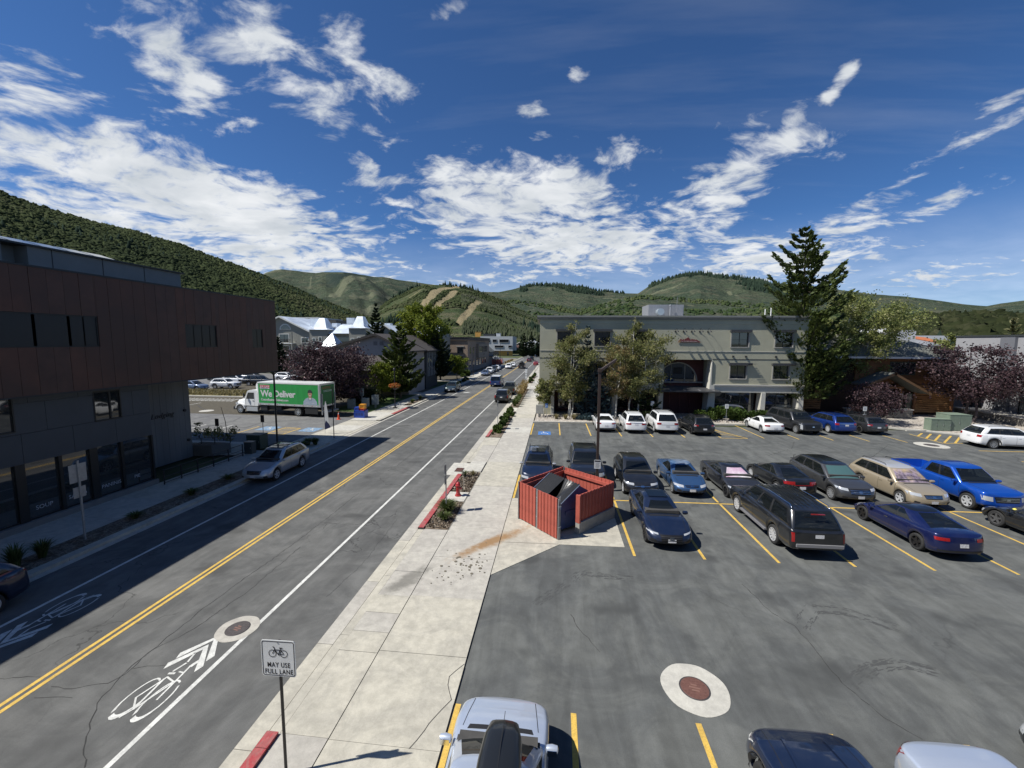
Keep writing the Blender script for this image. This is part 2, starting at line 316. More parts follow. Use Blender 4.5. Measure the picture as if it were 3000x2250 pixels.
def cards(name, cen, size, m, parent=None, aspect=1.0, axis=None, tone=None, jitter=.4, tri=False):
    """many small leaf faces as one mesh. cen (n,3); axis (n,3) long direction or None"""
    n = len(cen); cen = np.asarray(cen, float)
    a = rng.normal(size=(n,3)); a /= np.linalg.norm(a, axis=1)[:,None]
    if axis is not None: a = axis + a*jitter; a /= np.linalg.norm(a, axis=1)[:,None]
    b = rng.normal(size=(n,3)); b = np.cross(a, b); b /= np.linalg.norm(b, axis=1)[:,None]+1e-9
    s = (size*(0.65+0.7*rng.random(n)))[:,None] if np.isscalar(size) else size[:,None]
    a = a*s*aspect; b = b*s
    if tri:
        V = np.stack([cen-a*.5-b*.5, cen+a*.6, cen-a*.5+b*.5], 1).reshape(-1,3); k = 3
    else:
        V = np.stack([cen-a*.6, cen-b*.5, cen+a*.6, cen+b*.5], 1).reshape(-1,3); k = 4
    me = bpy.data.meshes.new(name); me.vertices.add(n*k); me.vertices.foreach_set('co', V.ravel().astype('f'))
    me.loops.add(n*k); me.loops.foreach_set('vertex_index', np.arange(n*k, dtype='i')); me.polygons.add(n); me.polygons.foreach_set('loop_start', np.arange(0,n*k,k,dtype='i'))
    try: me.polygons.foreach_set('loop_total', np.full(n,k,dtype='i'))
    except Exception: pass
    me.update(calc_edges=True)
    at = me.attributes.new('tone', 'FLOAT', 'FACE')
    t = rng.random(n) if tone is None else np.clip(tone+rng.normal(scale=.13, size=n), 0, 1)
    at.data.foreach_set('value', t.astype('f')); me.materials.append(m)
    o = bpy.data.objects.new(name, me); C.objects.link(o)
    if parent: o.parent = parent
    return o
# ------------------------------------------------------------------ ground, road, paving
A_ROAD = ground_mat('asphalt_road', (.092,.093,.090), (.128,.128,.122), 55, .30, (math.radians(0), 1.6, .05, .10), cracks=.75, crack_scale=.21, stains=.22)
A_LOT = ground_mat('asphalt_lot', (.084,.088,.086), (.112,.116,.110), 50, .40, (math.radians(38), 1.5, .22, .16), cracks=.5, crack_scale=.12, stains=.30)
A_OLD = ground_mat('asphalt_old', (.13,.13,.13), (.16,.16,.155), 45, .5, None, cracks=.95, crack_scale=.13, stains=.2)
def add_stain(m, cx, cy, ang, L, W, col, amt):
    """one stain with its own outline, fixed to the slab it lies on"""
    nt = m.node_tree; N, Lk = nt.nodes, nt.links; b = N['Principled BSDF']; old = b.inputs['Base Color'].links[0].from_socket
    g = N.new('ShaderNodeNewGeometry'); mp = N.new('ShaderNodeMapping'); mp.vector_type = 'TEXTURE'; Lk.new(g.outputs['Position'], mp.inputs[0])
    mp.inputs['Location'].default_value = (cx,cy,0); mp.inputs['Rotation'].default_value = (0,0,ang); mp.inputs['Scale'].default_value = (L,W,100)
    ln = N.new('ShaderNodeVectorMath'); ln.operation = 'LENGTH'; Lk.new(mp.outputs[0], ln.inputs[0])
    no = N.new('ShaderNodeTexNoise'); Lk.new(g.outputs['Position'], no.inputs['Vector']); no.inputs['Scale'].default_value = 2.4; no.inputs['Detail'].default_value = 7; no.inputs['Roughness'].default_value = .7
    ad = N.new('ShaderNodeMath'); ad.operation = 'MULTIPLY_ADD'; Lk.new(no.outputs['Fac'], ad.inputs[0]); ad.inputs[1].default_value = 1.5; Lk.new(ln.outputs['Value'], ad.inputs[2])
    r = N.new('ShaderNodeMapRange'); r.interpolation_type = 'SMOOTHSTEP'; Lk.new(ad.outputs[0], r.inputs[0]); r.inputs[1].default_value = 1.75; r.inputs[2].default_value = 1.0; r.inputs[4].default_value = amt
    mx = N.new('ShaderNodeMix'); mx.data_type = 'RGBA'; Lk.new(r.outputs[0], mx.inputs['Factor']); Lk.new(old, mx.inputs['A']); mx.inputs['B'].default_value = (*col,1); Lk.new(mx.outputs['Result'], b.inputs['Base Color'])
K = [ground_mat('concrete_a', (.44,.415,.345), (.37,.35,.295), 30, .8, None, stains=.42, rough=.85, speck=.06, bump=.15),
     ground_mat('concrete_b', (.37,.35,.31), (.42,.40,.35), 30, .8, None, stains=.55, rough=.85, speck=.06, bump=.15),
     ground_mat('concrete_c', (.48,.465,.41), (.43,.415,.37), 30, .8, None, stains=.25, rough=.85, speck=.06, bump=.15)]
for m in K[:2]:
    add_stain(m, -2.5, 16.3, math.radians(50), 2.7, .42, (.25,.135,.045), .85)
    add_stain(m, -5.0, 13.2, math.radians(60), 1.5, .45, (.12,.115,.10), .7)
KERB = K[0]
YEL = ground_mat('yellow_paint', (.60,.40,.085), (.50,.33,.08), 40, 2.5, None, stains=.45, rough=.7, speck=.15, bump=.2)
WHT = ground_mat('white_paint', (.62,.62,.58), (.50,.50,.47), 40, 2.5, None, stains=.5, rough=.7, speck=.15, bump=.2)
REDP = ground_mat('red_paint', (.36,.055,.06), (.30,.12,.11), 40, 2.5, None, stains=.35, rough=.6, speck=.12, bump=.2)
BLUP = mat('blue_paint', (.05,.16,.42), .7, var=.2, vscale=6)
MULCH = ground_mat('mulch', (.10,.075,.052), (.20,.16,.12), 18, 3.0, None, stains=.5, rough=.95, speck=.6, bump=1.0)
ROCK = ground_mat('rock_bed', (.30,.27,.23), (.45,.41,.36), 9, 2.0, None, stains=.5, rough=.95, speck=.5, bump=1.0)
LAWN = ground_mat('lawn', (.045,.085,.018), (.065,.10,.025), 30, 1.2, None, rough=.95, speck=.4, bump=.8)
DRY = ground_mat('dry_ground', (.26,.22,.12), (.15,.15,.06), 14, .8, None, rough=.95, speck=.4, bump=1.0)
VALLEY = ground_mat('valley_ground', (.060,.075,.030), (.12,.115,.06), .12, .012, None, rough=.98, speck=.5, bump=.2)

g = MB(); n = 72
g.add([(0,0,-.12)]+[(9000*math.sin(2*PI*i/n), 9000*math.cos(2*PI*i/n), -.12) for i in range(n)], [(0,1+(i+1)%n,1+i) for i in range(n)])
struct(g.build('ground', VALLEY))
road = MB().box(-18.2,-6.40,-40,330,-.1,0).build('road', A_ROAD); struct(road)
lot = MB().box(-2.2,75,-20,42.2,-.1,0).add([], []).build('parking_lot', A_LOT); struct(lot)
MB().sheet([(-2.2,42.2),(75,42.2),(75,44.5),(-2.2,42.2)][:3],-.001).build('lot_edge', A_LOT, lot)
old = MB().box(-75,-21.7,30,56,-.1,-.004).box(-95,-26,60.5,98,-.1,-.004).build('side_parking_lot', A_OLD); struct(old)
far_lot = MB().box(-60,-19.5,150,215,-.1,-.004).build('far_parking_lot', A_OLD); struct(far_lot)
cross = MB().box(-90,70,262,276,-.1,-.008).build('cross_street', A_ROAD); struct(cross)

def line(x0,y0,x1,y1,w,m,parent,name='painted_line',z=.004):
    d = Vector((x1-x0,y1-y0)); d.normalize(); p = Vector((-d.y,d.x))*w/2
    return MB().sheet([(x0+p.x,y0+p.y),(x0-p.x,y0-p.y),(x1-p.x,y1-p.y),(x1+p.x,y1+p.y)],z).build(name,m,parent)
for x in (-12.51,-12.29):
    line(x,-30,x,262,.11,YEL,road,'centre_line')
line(-8.62,-30,-8.62,58,.12,WHT,road,'edge_line'); line(-8.7,70,-8.8,180,.12,WHT,road,'edge_line')
line(-15.97,-30,-15.97,210,.12,WHT,road,'edge_line')
line(-12.2,255,-6.6,255,.5,WHT,road,'stop_line')

def stroke(mb, pts, w, z=.005, closed=False):
    pts = [Vector(p) for p in pts]
    if closed: pts = pts+[pts[0], pts[1]]
    for i in range(len(pts)-1):
        a, b = pts[i], pts[i+1]; d = (b-a).normalized(); p = Vector((-d.y,d.x))*w/2; e = d*w*.25
        mb.add([(*(a-e+p),z),(*(a-e-p),z),(*(b+e-p),z),(*(b+e+p),z)],[(0,1,2,3)])
def sharrow(ox, oy, s, parent):
    T = lambda x,y: (ox+s*x, oy+s*y)
    for cx in (-.27,.27):
        m = MB(); k = 22
        for i in range(k):
            if i in (3, 14): continue
            a0, a1 = 2*PI*i/k, 2*PI*(i+1)/k
            q = []
            for a, e in ((a0,0),(a1,0),(a1,1),(a0,1)):
                wd = .035 if e else 0
                q.append((*T(cx+(.235-wd)*math.cos(a), (.58-(.13 if math.sin(a)<-.5 else .05)*e)*math.sin(a)), .005))
            m.add(q,[(0,1,2,3)])
        m.build('bicycle_wheel_mark', WHT, parent)
    m = MB()
    for i,(pts,w) in enumerate(([[(-.27,0),(-.10,.62)],.04],[[(-.27,0),(-.02,-.28)],.04],[[(-.02,-.28),(.22,.55)],.045],[[(-.10,.62),(.2,.5)],.04],[[(.27,0),(.20,.72)],.045],[[(-.12,.55),(-.02,-.28)],.05],[[(-.16,.72),(-.02,.74)],.06],[[(.20,.72),(.17,.98)],.05],[[(.05,.8),(.2,.78)],.04],[[(-.02,-.28),(-.12,-.5)],.04])):
        stroke(m,[T(*p) for p in pts],w,.0055+i*.0003)
    m.build('bicycle_frame_mark', WHT, parent)
    m = MB()
    stroke(m,[T(-.12,.8),T(-.02,1.1),T(-.10,1.42)],.05,.005); stroke(m,[T(.18,1.0),T(.26,1.28)],.09,.0052)
    m.build('rider_mark', WHT, parent)
    for yy in (2.1,1.75):
        MB().sheet([T(0,yy),T(-.50,yy-.72),T(-.43,yy-.92),T(0,yy-.19)],.005).sheet([T(0,yy),T(0,yy-.19),T(.43,yy-.92),T(.50,yy-.72)],.005).build('chevron_mark', WHT, parent)
sharrow(-9.38,7.88,1.0,road); sharrow(-15.05,10.72,-1.0,road)
line(-14.9,66,-14.2,67,.5,WHT,road,'arrow_mark'); line(-14.6,92,-14.0,93,.5,WHT,road,'arrow_mark')

def manhole(name, x, y, rc, r, cov, label, cat='manhole', z=.006):
    t = thing(name, label, cat, (x,y,0))
    k = 40; V = [((rc*(1+.012*math.sin(5*a)))*math.cos(a),(rc*(1+.012*math.sin(7*a)))*math.sin(a),z) for a in [2*PI*i/k for i in range(k)]]
    MB().add(V+[(r*1.04*math.cos(2*PI*i/k), r*1.04*math.sin(2*PI*i/k), z) for i in range(k)], [(i,(i+1)%k,k+(i+1)%k,k+i) for i in range(k)]).build('concrete_collar', K[2] if rc>.7 else K[1], t)
    MB().lathe([(r*1.04,z-.003),(r*1.0,z+.003),(0,z+.003)],n=32).build('frame', mat('dark_iron',(.05,.045,.045),.6), t)
    c = MB().lathe([(r*.95,z),(r*.93,z+.008),(0,z+.008)],n=32).build('cover', cov, t)
    b = MB()
    for i in range(3): b.obox((0,(i-1)*r*.24,z+.011),(r*(.5,.75,.4)[i],r*.12,.006),rz=-.2)
    b.build('cover_rib', mat('cover_rib',(.20,.11,.085),.6), t)
    for kk in range(9):
        a = -PI/2+PI*(kk+.5)/9; w = math.cos(a)*r*.85
        if abs(math.sin(a)) > .3: MB().obox((0,math.sin(a)*r*.88,z+.009),(2*w,.012,.004),rz=0).build('cover_rib', cov, t)
    return t
RUST = mat('rusty_iron', (.13,.062,.048), .6, var=.25, vscale=20, bump=.3)
IRON = mat('grey_iron', (.075,.065,.062), .55, var=.25, vscale=20, bump=.3)
manhole('manhole',3.5,9.62,.78,.345,RUST,'rusty round manhole cover in a broad pale concrete collar in the parking lot')
manhole('manhole',-9.07,10.3,.56,.31,IRON,'grey manhole cover with concrete collar under the white lane line')
t = thing('manhole','manhole with white ring by the yellow hatched kerb corner','manhole',(31.3,37.1,0))
k = 32; MB().add([((1.1 if j==0 else .5)*math.cos(2*PI*i/k),(1.1 if j==0 else .5)*math.sin(2*PI*i/k),.006) for j in (0,1) for i in range(k)],[(i,(i+1)%k,k+(i+1)%k,k+i) for i in range(k)]).build('concrete_collar',K[2],t)
MB().lathe([(.49,.002),(.48,.01),(0,.01)],n=24).build('cover',IRON,t)
t = thing('manhole','flat pale manhole on the side lot before the delivery truck','manhole',(-41.2,44.3,0))
MB().lathe([(.75,.002),(.74,.008),(0,.008)],n=24).build('cover',K[2],t)

# lot markings
for x in (.5,3.27,6.0,8.76,11.55): line(x-.02,42.35+.077*x*.6,x+.03,36.75+.05*x,.11,YEL,lot,'stall_line')
line(-2.12,41.9,-2.12,36.7,.11,YEL,lot,'stall_line')
for x in (18.5,21.4,24.2,27.1,30.1): line(x-.1,43.6,x,37.9,.10,YEL,lot,'stall_line')
line(14.6,42.9,14.75,37.5,.10,YEL,lot,'stall_line'); line(14.75,37.5,17.0,37.65,.10,YEL,lot,'stall_line'); line(17.0,37.65,14.9,42.3,.1,YEL,lot,'stall_line',z=.0048)
for i in range(4): line(14.8,39.4+i*.9,16.7-i*.35,38.3+i*.9,.10,YEL,lot,'hatch_line',z=.0052)
for x in (3.25,5.95,8.68,11.42,14.17,17.0,19.8,22.6): line(x,27.0,x-.02,21.72+.03*x,.11,YEL,lot,'stall_line')
for x in (3.25,5.92,8.67,11.4,14.17,17.0,19.8,22.6): line(x-.01,21.52+.03*x,x-.02,15.78+.02*x,.11,YEL,lot,'stall_line')
line(3.2,21.62,34,22.6,.11,YEL,lot,'row_line'); line(-2.12,25.2,-2.12,21.3,.12,YEL,lot,'stall_line'); line(.55,27.0,.55,24.2,.11,YEL,lot,'stall_line')
for x in (-2.1,.54,3.27,6.0,8.7): line(x,8.6+.02*x,x-.02,2.5,.125,YEL,lot,'stall_line')
line(33.1,41.6,32.9,37.95,.1,YEL,lot,'hatch_line'); line(32.9,37.95,40,38.9,.1,YEL,lot,'hatch_line')
for (a,b,c,d) in ((33.13,40.7,34.6,42.1),(33.1,39.8,35.2,41.9),(33.1,38.95,35.75,41.6),(33.2,38.2,36.3,41.2),(34.05,38.2,36.6,40.7)): line(a,b,c,d,.15,YEL,lot,'hatch_line',z=.0052)
for y in (35.6,32.6,29.6): line(33.5,y,39,y+.15,.11,YEL,lot,'stall_line')
MB().sheet([(-1.45,36.72),(-.3,36.8),(-.34,38.2),(-1.48,38.1)],.0045).build('accessible_stall_mark',BLUP,lot)
def wheelchair(ox, oy, s, parent, m):
    b = MB(); T = lambda x,y: (ox+s*x, oy+s*y)
    stroke(b,[T(-.08,.32),T(-.05,.0),T(.18,-.02),T(.30,-.34)],.07*s,.0085); stroke(b,[T(-.05,.15),T(.16,.13)],.05*s,.0088)
    stroke(b,[T(.20*math.cos(a)-.06,.24*math.sin(a)-.14) for a in np.linspace(1.9,5.9,12)],.055*s,.0092)
    b.add([(*T(-.09+.07*math.cos(a),.42+.07*math.sin(a)),.0085) for a in np.linspace(0,2*PI,10)[:-1]],[tuple(range(9))])
    return b.build('wheelchair_mark', m, parent)
wheelchair(-.9,37.5,1.15,lot,WHT)
# side lot markings
for (a,b,c,d) in ((-31.4,32.0,-31.7,37.1),(-28.5,31.8,-28.7,36.8),(-25.8,32.7,-25.83,36.7),(-24.2,33.0,-24.2,36.5),(-25.83,36.7,-24.2,36.5),(-34.3,32,-34.5,37),(-44.1,51.9,-50.3,51.65),(-50.3,51.65,-60,51.4),(-50,44,-50.2,51),(-47,43.5,-47.2,50),(-53,44,-53.2,51)):
    line(a,b,c,d,.11,WHT if a<-30 or c<-40 else YEL,old,'stall_line',z=.002)
for i in range(5): line(-25.75,33.2+i*.75,-24.3,33.9+i*.6,.10,YEL,old,'hatch_line',z=.003)
for i in range(16): line(-44.6-i*.62,51.95-i*.02,-45.1-i*.62,54.0,.14,WHT,old,'hatch_line',z=.003)
for cx in (-27.2,-22.9):
    MB().sheet([(cx-.8,35.2),(cx+.8,35.2),(cx+.8,36.9),(cx-.8,36.9)],.0025).build('accessible_stall_mark',mat('faded_blue',(.16,.25,.36),.8,var=.4,vscale=5),old); wheelchair(cx,36.1,1.3,old,WHT)

# sidewalks: every slab a piece of its own, joints open between them
def slabs(name, x0, x1, ys, top, mats=None, parent=None, gap=.012, kinds=(0,1,2)):
    par = parent or struct(MB().box(x0-.003,x1+.003,ys[0],ys[-1],-.1,top-.012).build(name, mat('joint_dark',(.06,.055,.05),.95)))
    for i in range(len(ys)-1):
        k = random.choice(kinds); z = top+random.uniform(-.004,.004)
        MB().box(x0+gap/2,x1-gap/2,ys[i]+gap/2,ys[i+1]-gap/2,top-.03,z).build('slab', K[k], par)
    return par
yw = [1.0,3.2,5.2,7.38,9.9,12.36,14.85,17.54,20.24,22.86,25.3,27.7,30.1,32.4,34.8,37.2,39.6,42.0,44.5,47,49.5,52]+[52+2.6*i for i in range(1,46)]
walk = slabs('sidewalk',-4.6,-2.2,yw,.045,kinds=(0,1,2,1))
slabs('sidewalk',-5.7,-4.612,[1.0,3.2,5.4,7.4,9.8,10.57,11.4,12.27,13.7,15.1,17.1],.045,kinds=(0,1))
slabs('sidewalk',-5.7,-4.612,[25.1,27.4,29.8,32.2,34.9],.045,kinds=(0,1)); slabs('sidewalk',-5.7,-4.612,[48.8,51.6],.045); slabs('sidewalk',-5.7,-4.612,[73.2,78,83],.045); slabs('sidewalk',-5.7,-4.612,[103+3*i for i in range(20)],.045)
slabs('gutter',-6.44,-5.98,[1+3.0*i for i in range(55)],.012,kinds=(0,1))
def kerb(x0,x1,ya,yb,top,m=None,step=3.0,name='kerb'):
    par = struct(MB().box(x0+.004,x1-.004,ya,yb,-.1,top-.02).build(name, mat('joint_dark',(.06,.055,.05),.95))); y = ya
    while y < yb-.01:
        e = min(y+step,yb)
        mb = MB(); w = x1-x0
        mb.prism([(x0,-.08),(x1,-.08),(x1,top),(x0+.03,top),(x0,top-.03)],y+.006,e-.006,axis='Y'); mb.build('kerb_stone', m or K[0], par); y = e
    return par
kerb(-5.98,-5.704,1,7.37,.11,REDP); kerb(-5.98,-5.704,7.37,17.05,.035); kerb(-5.98,-5.704,17.05,24.6,.13,REDP); kerb(-5.98,-5.704,27.4,34.9,.035)
kerb(-5.98,-5.704,34.9,37.8,.13,REDP); kerb(-5.98,-5.704,37.8,165,.13); kerb(-4.614,-4.6,17.1,25.05,.06)
# storm drain inlet with its grate
t = thing('storm_drain','square iron storm drain grate in the concrete inlet north of the hydrant','drain',(-6.1,25.7,0))
MB().box(-.75,.4,-1.1,1.5,-.1,.022).build('concrete_apron',K[2],t)
for i in range(9): MB().obox((-.02,-.35+i*.085,.034),(.46,.045,.02)).build('bar',RUST,t)
MB().box(-.28,.24,-.42,.40,.023,.028).build('frame',mat('dark_iron',(.05,.045,.045),.6),t)
MB().box(.45,1.48,-.5,1.7,.02,.12).build('inlet_box',K[2],t)
# beds
def bed(x0,x1,y0,y1,m=MULCH,z=.055,name='planting_bed'):
    nx, ny = max(2,int((x1-x0)/.25)), max(2,int((y1-y0)/.25)); mb = MB(); V = []
    for j in range(ny+1):
        for i in range(nx+1):
            e = 0 if i in (0,nx) or j in (0,ny) else random.uniform(0,.05)
            V.append((x0+(x1-x0)*i/nx, y0+(y1-y0)*j/ny, z+e))
    mb.add(V,[(j*(nx+1)+i,j*(nx+1)+i+1,(j+1)*(nx+1)+i+1,(j+1)*(nx+1)+i) for j in range(ny) for i in range(nx)])
    return struct(mb.build(name,m,fix=False))
bed(-5.70,-4.62,17.1,20.3); bed(-5.70,-4.62,21.6,25.05); struct(MB().box(-5.70,-4.62,20.3,21.6,-.05,.09).build('hydrant_pad',K[2]))
bed(-5.70,-4.62,34.95,48.75); bed(-5.70,-4.62,51.65,73.1); bed(-5.70,-4.62,83.1,102.9)
# dumpster pad
pad = MB(); pad.prism([(-2.19,21.25),(-2.19,13.87),(.3,16.42),(2.95,16.5),(2.95,21.3)],-.05,.018)
struct(pad.build('dumpster_pad',K[0]))
line(-2.19,16.33,.25,16.43,.02,mat('joint_dark',(.06,.055,.05),.95),lot,'pad_joint',z=.0225)
# crack that wanders over the pale slabs
cr = MB(); stroke(cr,[(-2.22,9.68),(-2.38,9.45),(-2.5,9.25),(-2.47,9.0),(-2.38,8.8),(-2.28,8.6),(-2.42,8.35),(-2.5,8.2),(-2.62,7.95),(-2.66,7.8),(-2.76,7.55),(-2.85,7.37)],.014,.0505)
cr.build('crack',mat('joint_dark',(.06,.055,.05),.95),walk)
MB().sheet([(-2.2,9.6),(-2.2,8.5),(-2.21,8.5),(-2.21,9.6)],.0505).build('crack',K[0],walk)

# left side of the street
kerb(-18.62,-18.2,1,31.2,.13); kerb(-18.62,-18.2,31.2,40.9,.03); kerb(-18.62,-18.2,40.9,44.6,.13); kerb(-18.62,-18.2,44.6,49.9,.13,REDP); kerb(-18.62,-18.2,49.9,230,.13)
struct(MB().box(-18.201,-17.9,1,230,-.08,.004).build('gutter',K[1])); 
slabs('sidewalk',-22.9,-20.0,[2+2.4*i for i in range(12)],.05,kinds=(0,1)); struct(MB().box(-20.0,-18.63,28.2,31.2,-.05,.05).build('kerb_ramp',K[0]))
bed(-20.0,-18.63,2,28.2)
slabs('sidewalk',-21.6,-18.63,[31.25,33.6,36,38.4,40.9],.03,kinds=(2,0)); slabs('sidewalk',-21.6,-18.63,[40.95,43.4,46,48.6,51.3],.05,kinds=(2,0))
slabs('sidewalk',-21.5,-19.75,[51.3+2.5*i for i in range(40)],.05,kinds=(2,0)); bed(-19.72,-18.63,52.3,60); bed(-19.72,-18.63,75,90); struct(MB().box(-19.74,-18.63,60,75,-.05,.048).build('verge',K[2])); struct(MB().box(-19.74,-18.63,90,150,-.05,.048).build('verge',K[2]))
bed(-19.72,-18.63,152,200,DRY)
slabs('sidewalk',-26.6,-23.1,[27.0,28.6,30.0],.04,kinds=(0,))
struct(MB().box(-30.5,-23.2,29.9,30.6,-.05,.06).build('lot_kerb',K[2]))
struct(MB().box(-75,-34,55.6,56.0,-.05,.12).build('lot_kerb',K[2])); bed(-75,-34,56.05,60.4,DRY,.12,'verge')
struct(MB().box(-60,-21.6,42.5,150,-.08,.0).build('yard',mat('dark_soil',(.07,.06,.04),.95,var=.3,vscale=3)))  # yard ground of dark brown soil, tone varied by noise
struct(MB().box(-27,-21.55,46,62,-.03,.02).build('lawn',LAWN)); struct(MB().box(-30,-21.55,72,84,-.03,.02).build('lawn',LAWN))
struct(MB().box(-25.5,-21.55,62.5,65,.0,.05).build('path',K[2])); struct(MB().box(-26.5,-21.55,85,88,.0,.05).build('path',K[2]))
# front bed of the grey building
kb = MB(); kb.prism([(-2.2,42.35),(19.2,43.75),(33,44.3),(36,42.7),(37.4,41.5),(60,41.8),(60,42.0),(37.5,41.7),(36.1,42.9),(33,44.5),(19.2,43.95),(-2.2,42.55)],-.05,.12); struct(kb.build('kerb',K[2]))
fb = MB(); fb.prism([(-2.1,42.56),(19.2,43.96),(33,44.51),(36.1,42.91),(37.5,41.71),(75,42.1),(75,70),(-1.9,70)],-.05,.06); struct(fb.build('rock_bed',ROCK))

# wandering cracks and seams, each its own polyline on the pavement
CRK = mat('crack_dark',(.030,.030,.029),.95)
def crack(pts, w, parent, z=.0035):
    m = MB(); P_ = [Vector(p) for p in pts]; out = [P_[0]]
    for a,b in zip(P_,P_[1:]):
        n_ = max(2,int((b-a).length/.16)); d = (b-a).normalized(); pn = Vector((-d.y,d.x))
        out += [a+(b-a)*i/n_+pn*random.uniform(-.035,.035) for i in range(1,n_)]+[b]
    for i,(a,b) in enumerate(zip(out,out[1:])):
        ww = w*random.uniform(.45,1.2); d = (b-a).normalized(); p = Vector((-d.y,d.x))*ww/2; e = d*ww*.3
        m.add([(*(a-e+p),z+(i%2)*.0004),(*(a-e-p),z+(i%2)*.0004),(*(b+e-p),z+(i%2)*.0004),(*(b+e+p),z+(i%2)*.0004)],[(0,1,2,3)])
    m.build('crack',CRK,parent,fix=False)
crack([(-10.69,21),(-10.62,17),(-10.69,13.6),(-10.81,12.33),(-10.82,11.19),(-10.76,9.94),(-10.72,8.9),(-10.58,8.21),(-10.38,7.64),(-10.1,7.32),(-9.73,6.91),(-9.35,6.56),(-9.05,6.35)],.022,road)
crack([(-13.53,8.0),(-13.25,8.06),(-12.93,8.13),(-12.6,8.15)],.016,road); crack([(-11.98,7.93),(-11.41,7.93),(-11.13,8.06),(-10.73,8.17),(-10.61,8.46),(-10.74,9.14),(-10.54,9.63),(-10.32,10.16),(-10.1,12.0),(-10.2,15)],.018,road); crack([(-10.58,8.64),(-10.32,8.76),(-9.85,8.84)],.014,road); crack([(-11.99,7.61),(-11.59,7.68),(-11.12,7.71)],.014,road); crack([(-7.3,18),(-7.1,14),(-7.35,12)],.012,road)
crack([(-7.0,31),(-7.2,33.5),(-8.0,34.2)],.016,road); crack([(-14.9,40),(-14.8,55),(-14.9,75)],.02,road); crack([(-10.5,26),(-10.6,40),(-10.5,60)],.018,road)
crack([(.6,12.03),(.75,11.54),(1.07,11.06),(1.33,10.56)],.02,lot); crack([(6.6,14.34),(6.85,12.81),(7.21,12.28),(7.23,11.38),(7.19,10.21),(7.47,9.28),(7.89,8.81)],.020,lot); crack([(2.0,31.5),(5.5,31.0),(9,31.8),(14,31.2)],.025,lot); crack([(16,32),(19,34.5),(20.5,37)],.03,lot); crack([(22,31),(25,34),(27.5,36.5)],.03,lot)
SCF = mat('scuff_dark',(.060,.062,.061),.9)
for pts,w in (([(7.34,12.23),(8.27,13.17),(9.02,13.19),(9.68,12.87),(10.18,12.5)],.13),([(7.27,10.13),(8.28,10.77),(9.16,11.01),(9.75,10.84)],.16),([(-.53,12.37),(-.1,12.93),(.47,13.63),(1.09,14.39),(1.87,14.31),(2.85,14.24)],.12)):
    m = MB(); P_ = [Vector(p) for p in pts]
    for k in range(3):
        o_ = random.uniform(-.25,.25)
        for i in range(60):
            u = random.random()*(len(P_)-1.001); i0 = int(u); a = P_[i0]+(P_[i0+1]-P_[i0])*(u-i0); d = (P_[i0+1]-P_[i0]).normalized(); pn = Vector((-d.y,d.x)); L_ = random.uniform(.05,.22); a = a+pn*(o_+random.uniform(-w,w)*.5); ww = random.uniform(.006,.022); z = .0022+.00001*i+.0005*k
            m.add([(*(a+pn*ww),z),(*(a-pn*ww),z),(*(a+d*L_-pn*ww*.4),z),(*(a+d*L_+pn*ww*.4),z)],[(0,1,2,3)])
    m.build('tyre_scuff',SCF,lot,fix=False)
TAR = mat('tar_seam',(.022,.022,.023),.6)
for pts in ([(-48,47.9),(-45.74,47.94),(-43.5,46.05),(-41.4,44.55)],[(-41.05,45.35),(-38,47.5),(-30,50)],[(-40,36),(-38.7,38.5),(-37.5,42.5),(-35,43)],[(-35.42,36.23),(-33.68,35.49),(-33.51,36.49),(-33.3,38.99),(-33.99,40.85)],[(-34,36.5),(-31.32,36.46),(-29.56,36.05),(-29.8,38.5),(-26,41)],[(-52,45),(-46,45.5),(-42,43)],[(-33,33),(-30,34.2),(-27,34)]):
    m = MB(); stroke(m,pts,.10,.001); m.build('tar_seam',TAR,old)
# dark spots on the slabs by the dumpster pad
sp_m = mat('spot_dark',(.13,.115,.085),.9); m = MB()
for i in range(70):
    a = random.gauss(-3.3,.55); b = 14.2+random.gauss(0,.55)+(-3.3-a)*.5*-1; r_ = abs(random.gauss(.02,.018))+.008
    if not (-4.5 < a < -2.3): continue
    m.add([(a+r_*(1+.3*random.random())*math.cos(t_),b+r_*1.2*math.sin(t_),.0525+.00003*i) for t_ in np.linspace(0,2*PI,8)[:-1]],[tuple(range(7))])
tag(m.build('spots',sp_m,walk,fix=False),kind='stuff')
# ------------------------------------------------------------------ vehicles
def glass_mat(name, col, tint, f):
    m = mat(name, col, .03, ior=1.75); nt = m.node_tree; N, Lk = nt.nodes, nt.links; t = N.new('ShaderNodeBsdfTransparent'); t.inputs[0].default_value = (*tint,1); x = N.new('ShaderNodeMixShader'); x.inputs[0].default_value = f
    Lk.new(N['Principled BSDF'].outputs[0],x.inputs[1]); Lk.new(t.outputs[0],x.inputs[2]); Lk.new(x.outputs[0],N['Material Output'].inputs[0]); return m
GLASS = glass_mat('car_glass', (.012,.015,.017), (.55,.60,.60), .42)
GLASS_T = mat('car_glass_green', (.06,.12,.12), .05, ior=1.7); SEAT = mat('car_interior', (.055,.053,.05), .8, var=.2, vscale=4); SEATL = mat('car_seat', (.16,.145,.125), .75)
TYRE = mat('tyre', (.022,.022,.022), .85, var=.25, vscale=12)
RIM = mat('rim_silver', (.55,.56,.57), .35, .3); RIMD = mat('rim_dark', (.05,.05,.055), .35, .8); RIMG = mat('rim_grey',(.28,.29,.30),.35,.3)
BLK = mat('black_trim', (.018,.018,.019), .55); CHR = mat('chrome', (.75,.76,.77), .12, 1.0); GRILLE = mat('grille_black', (.010,.010,.011), .4)
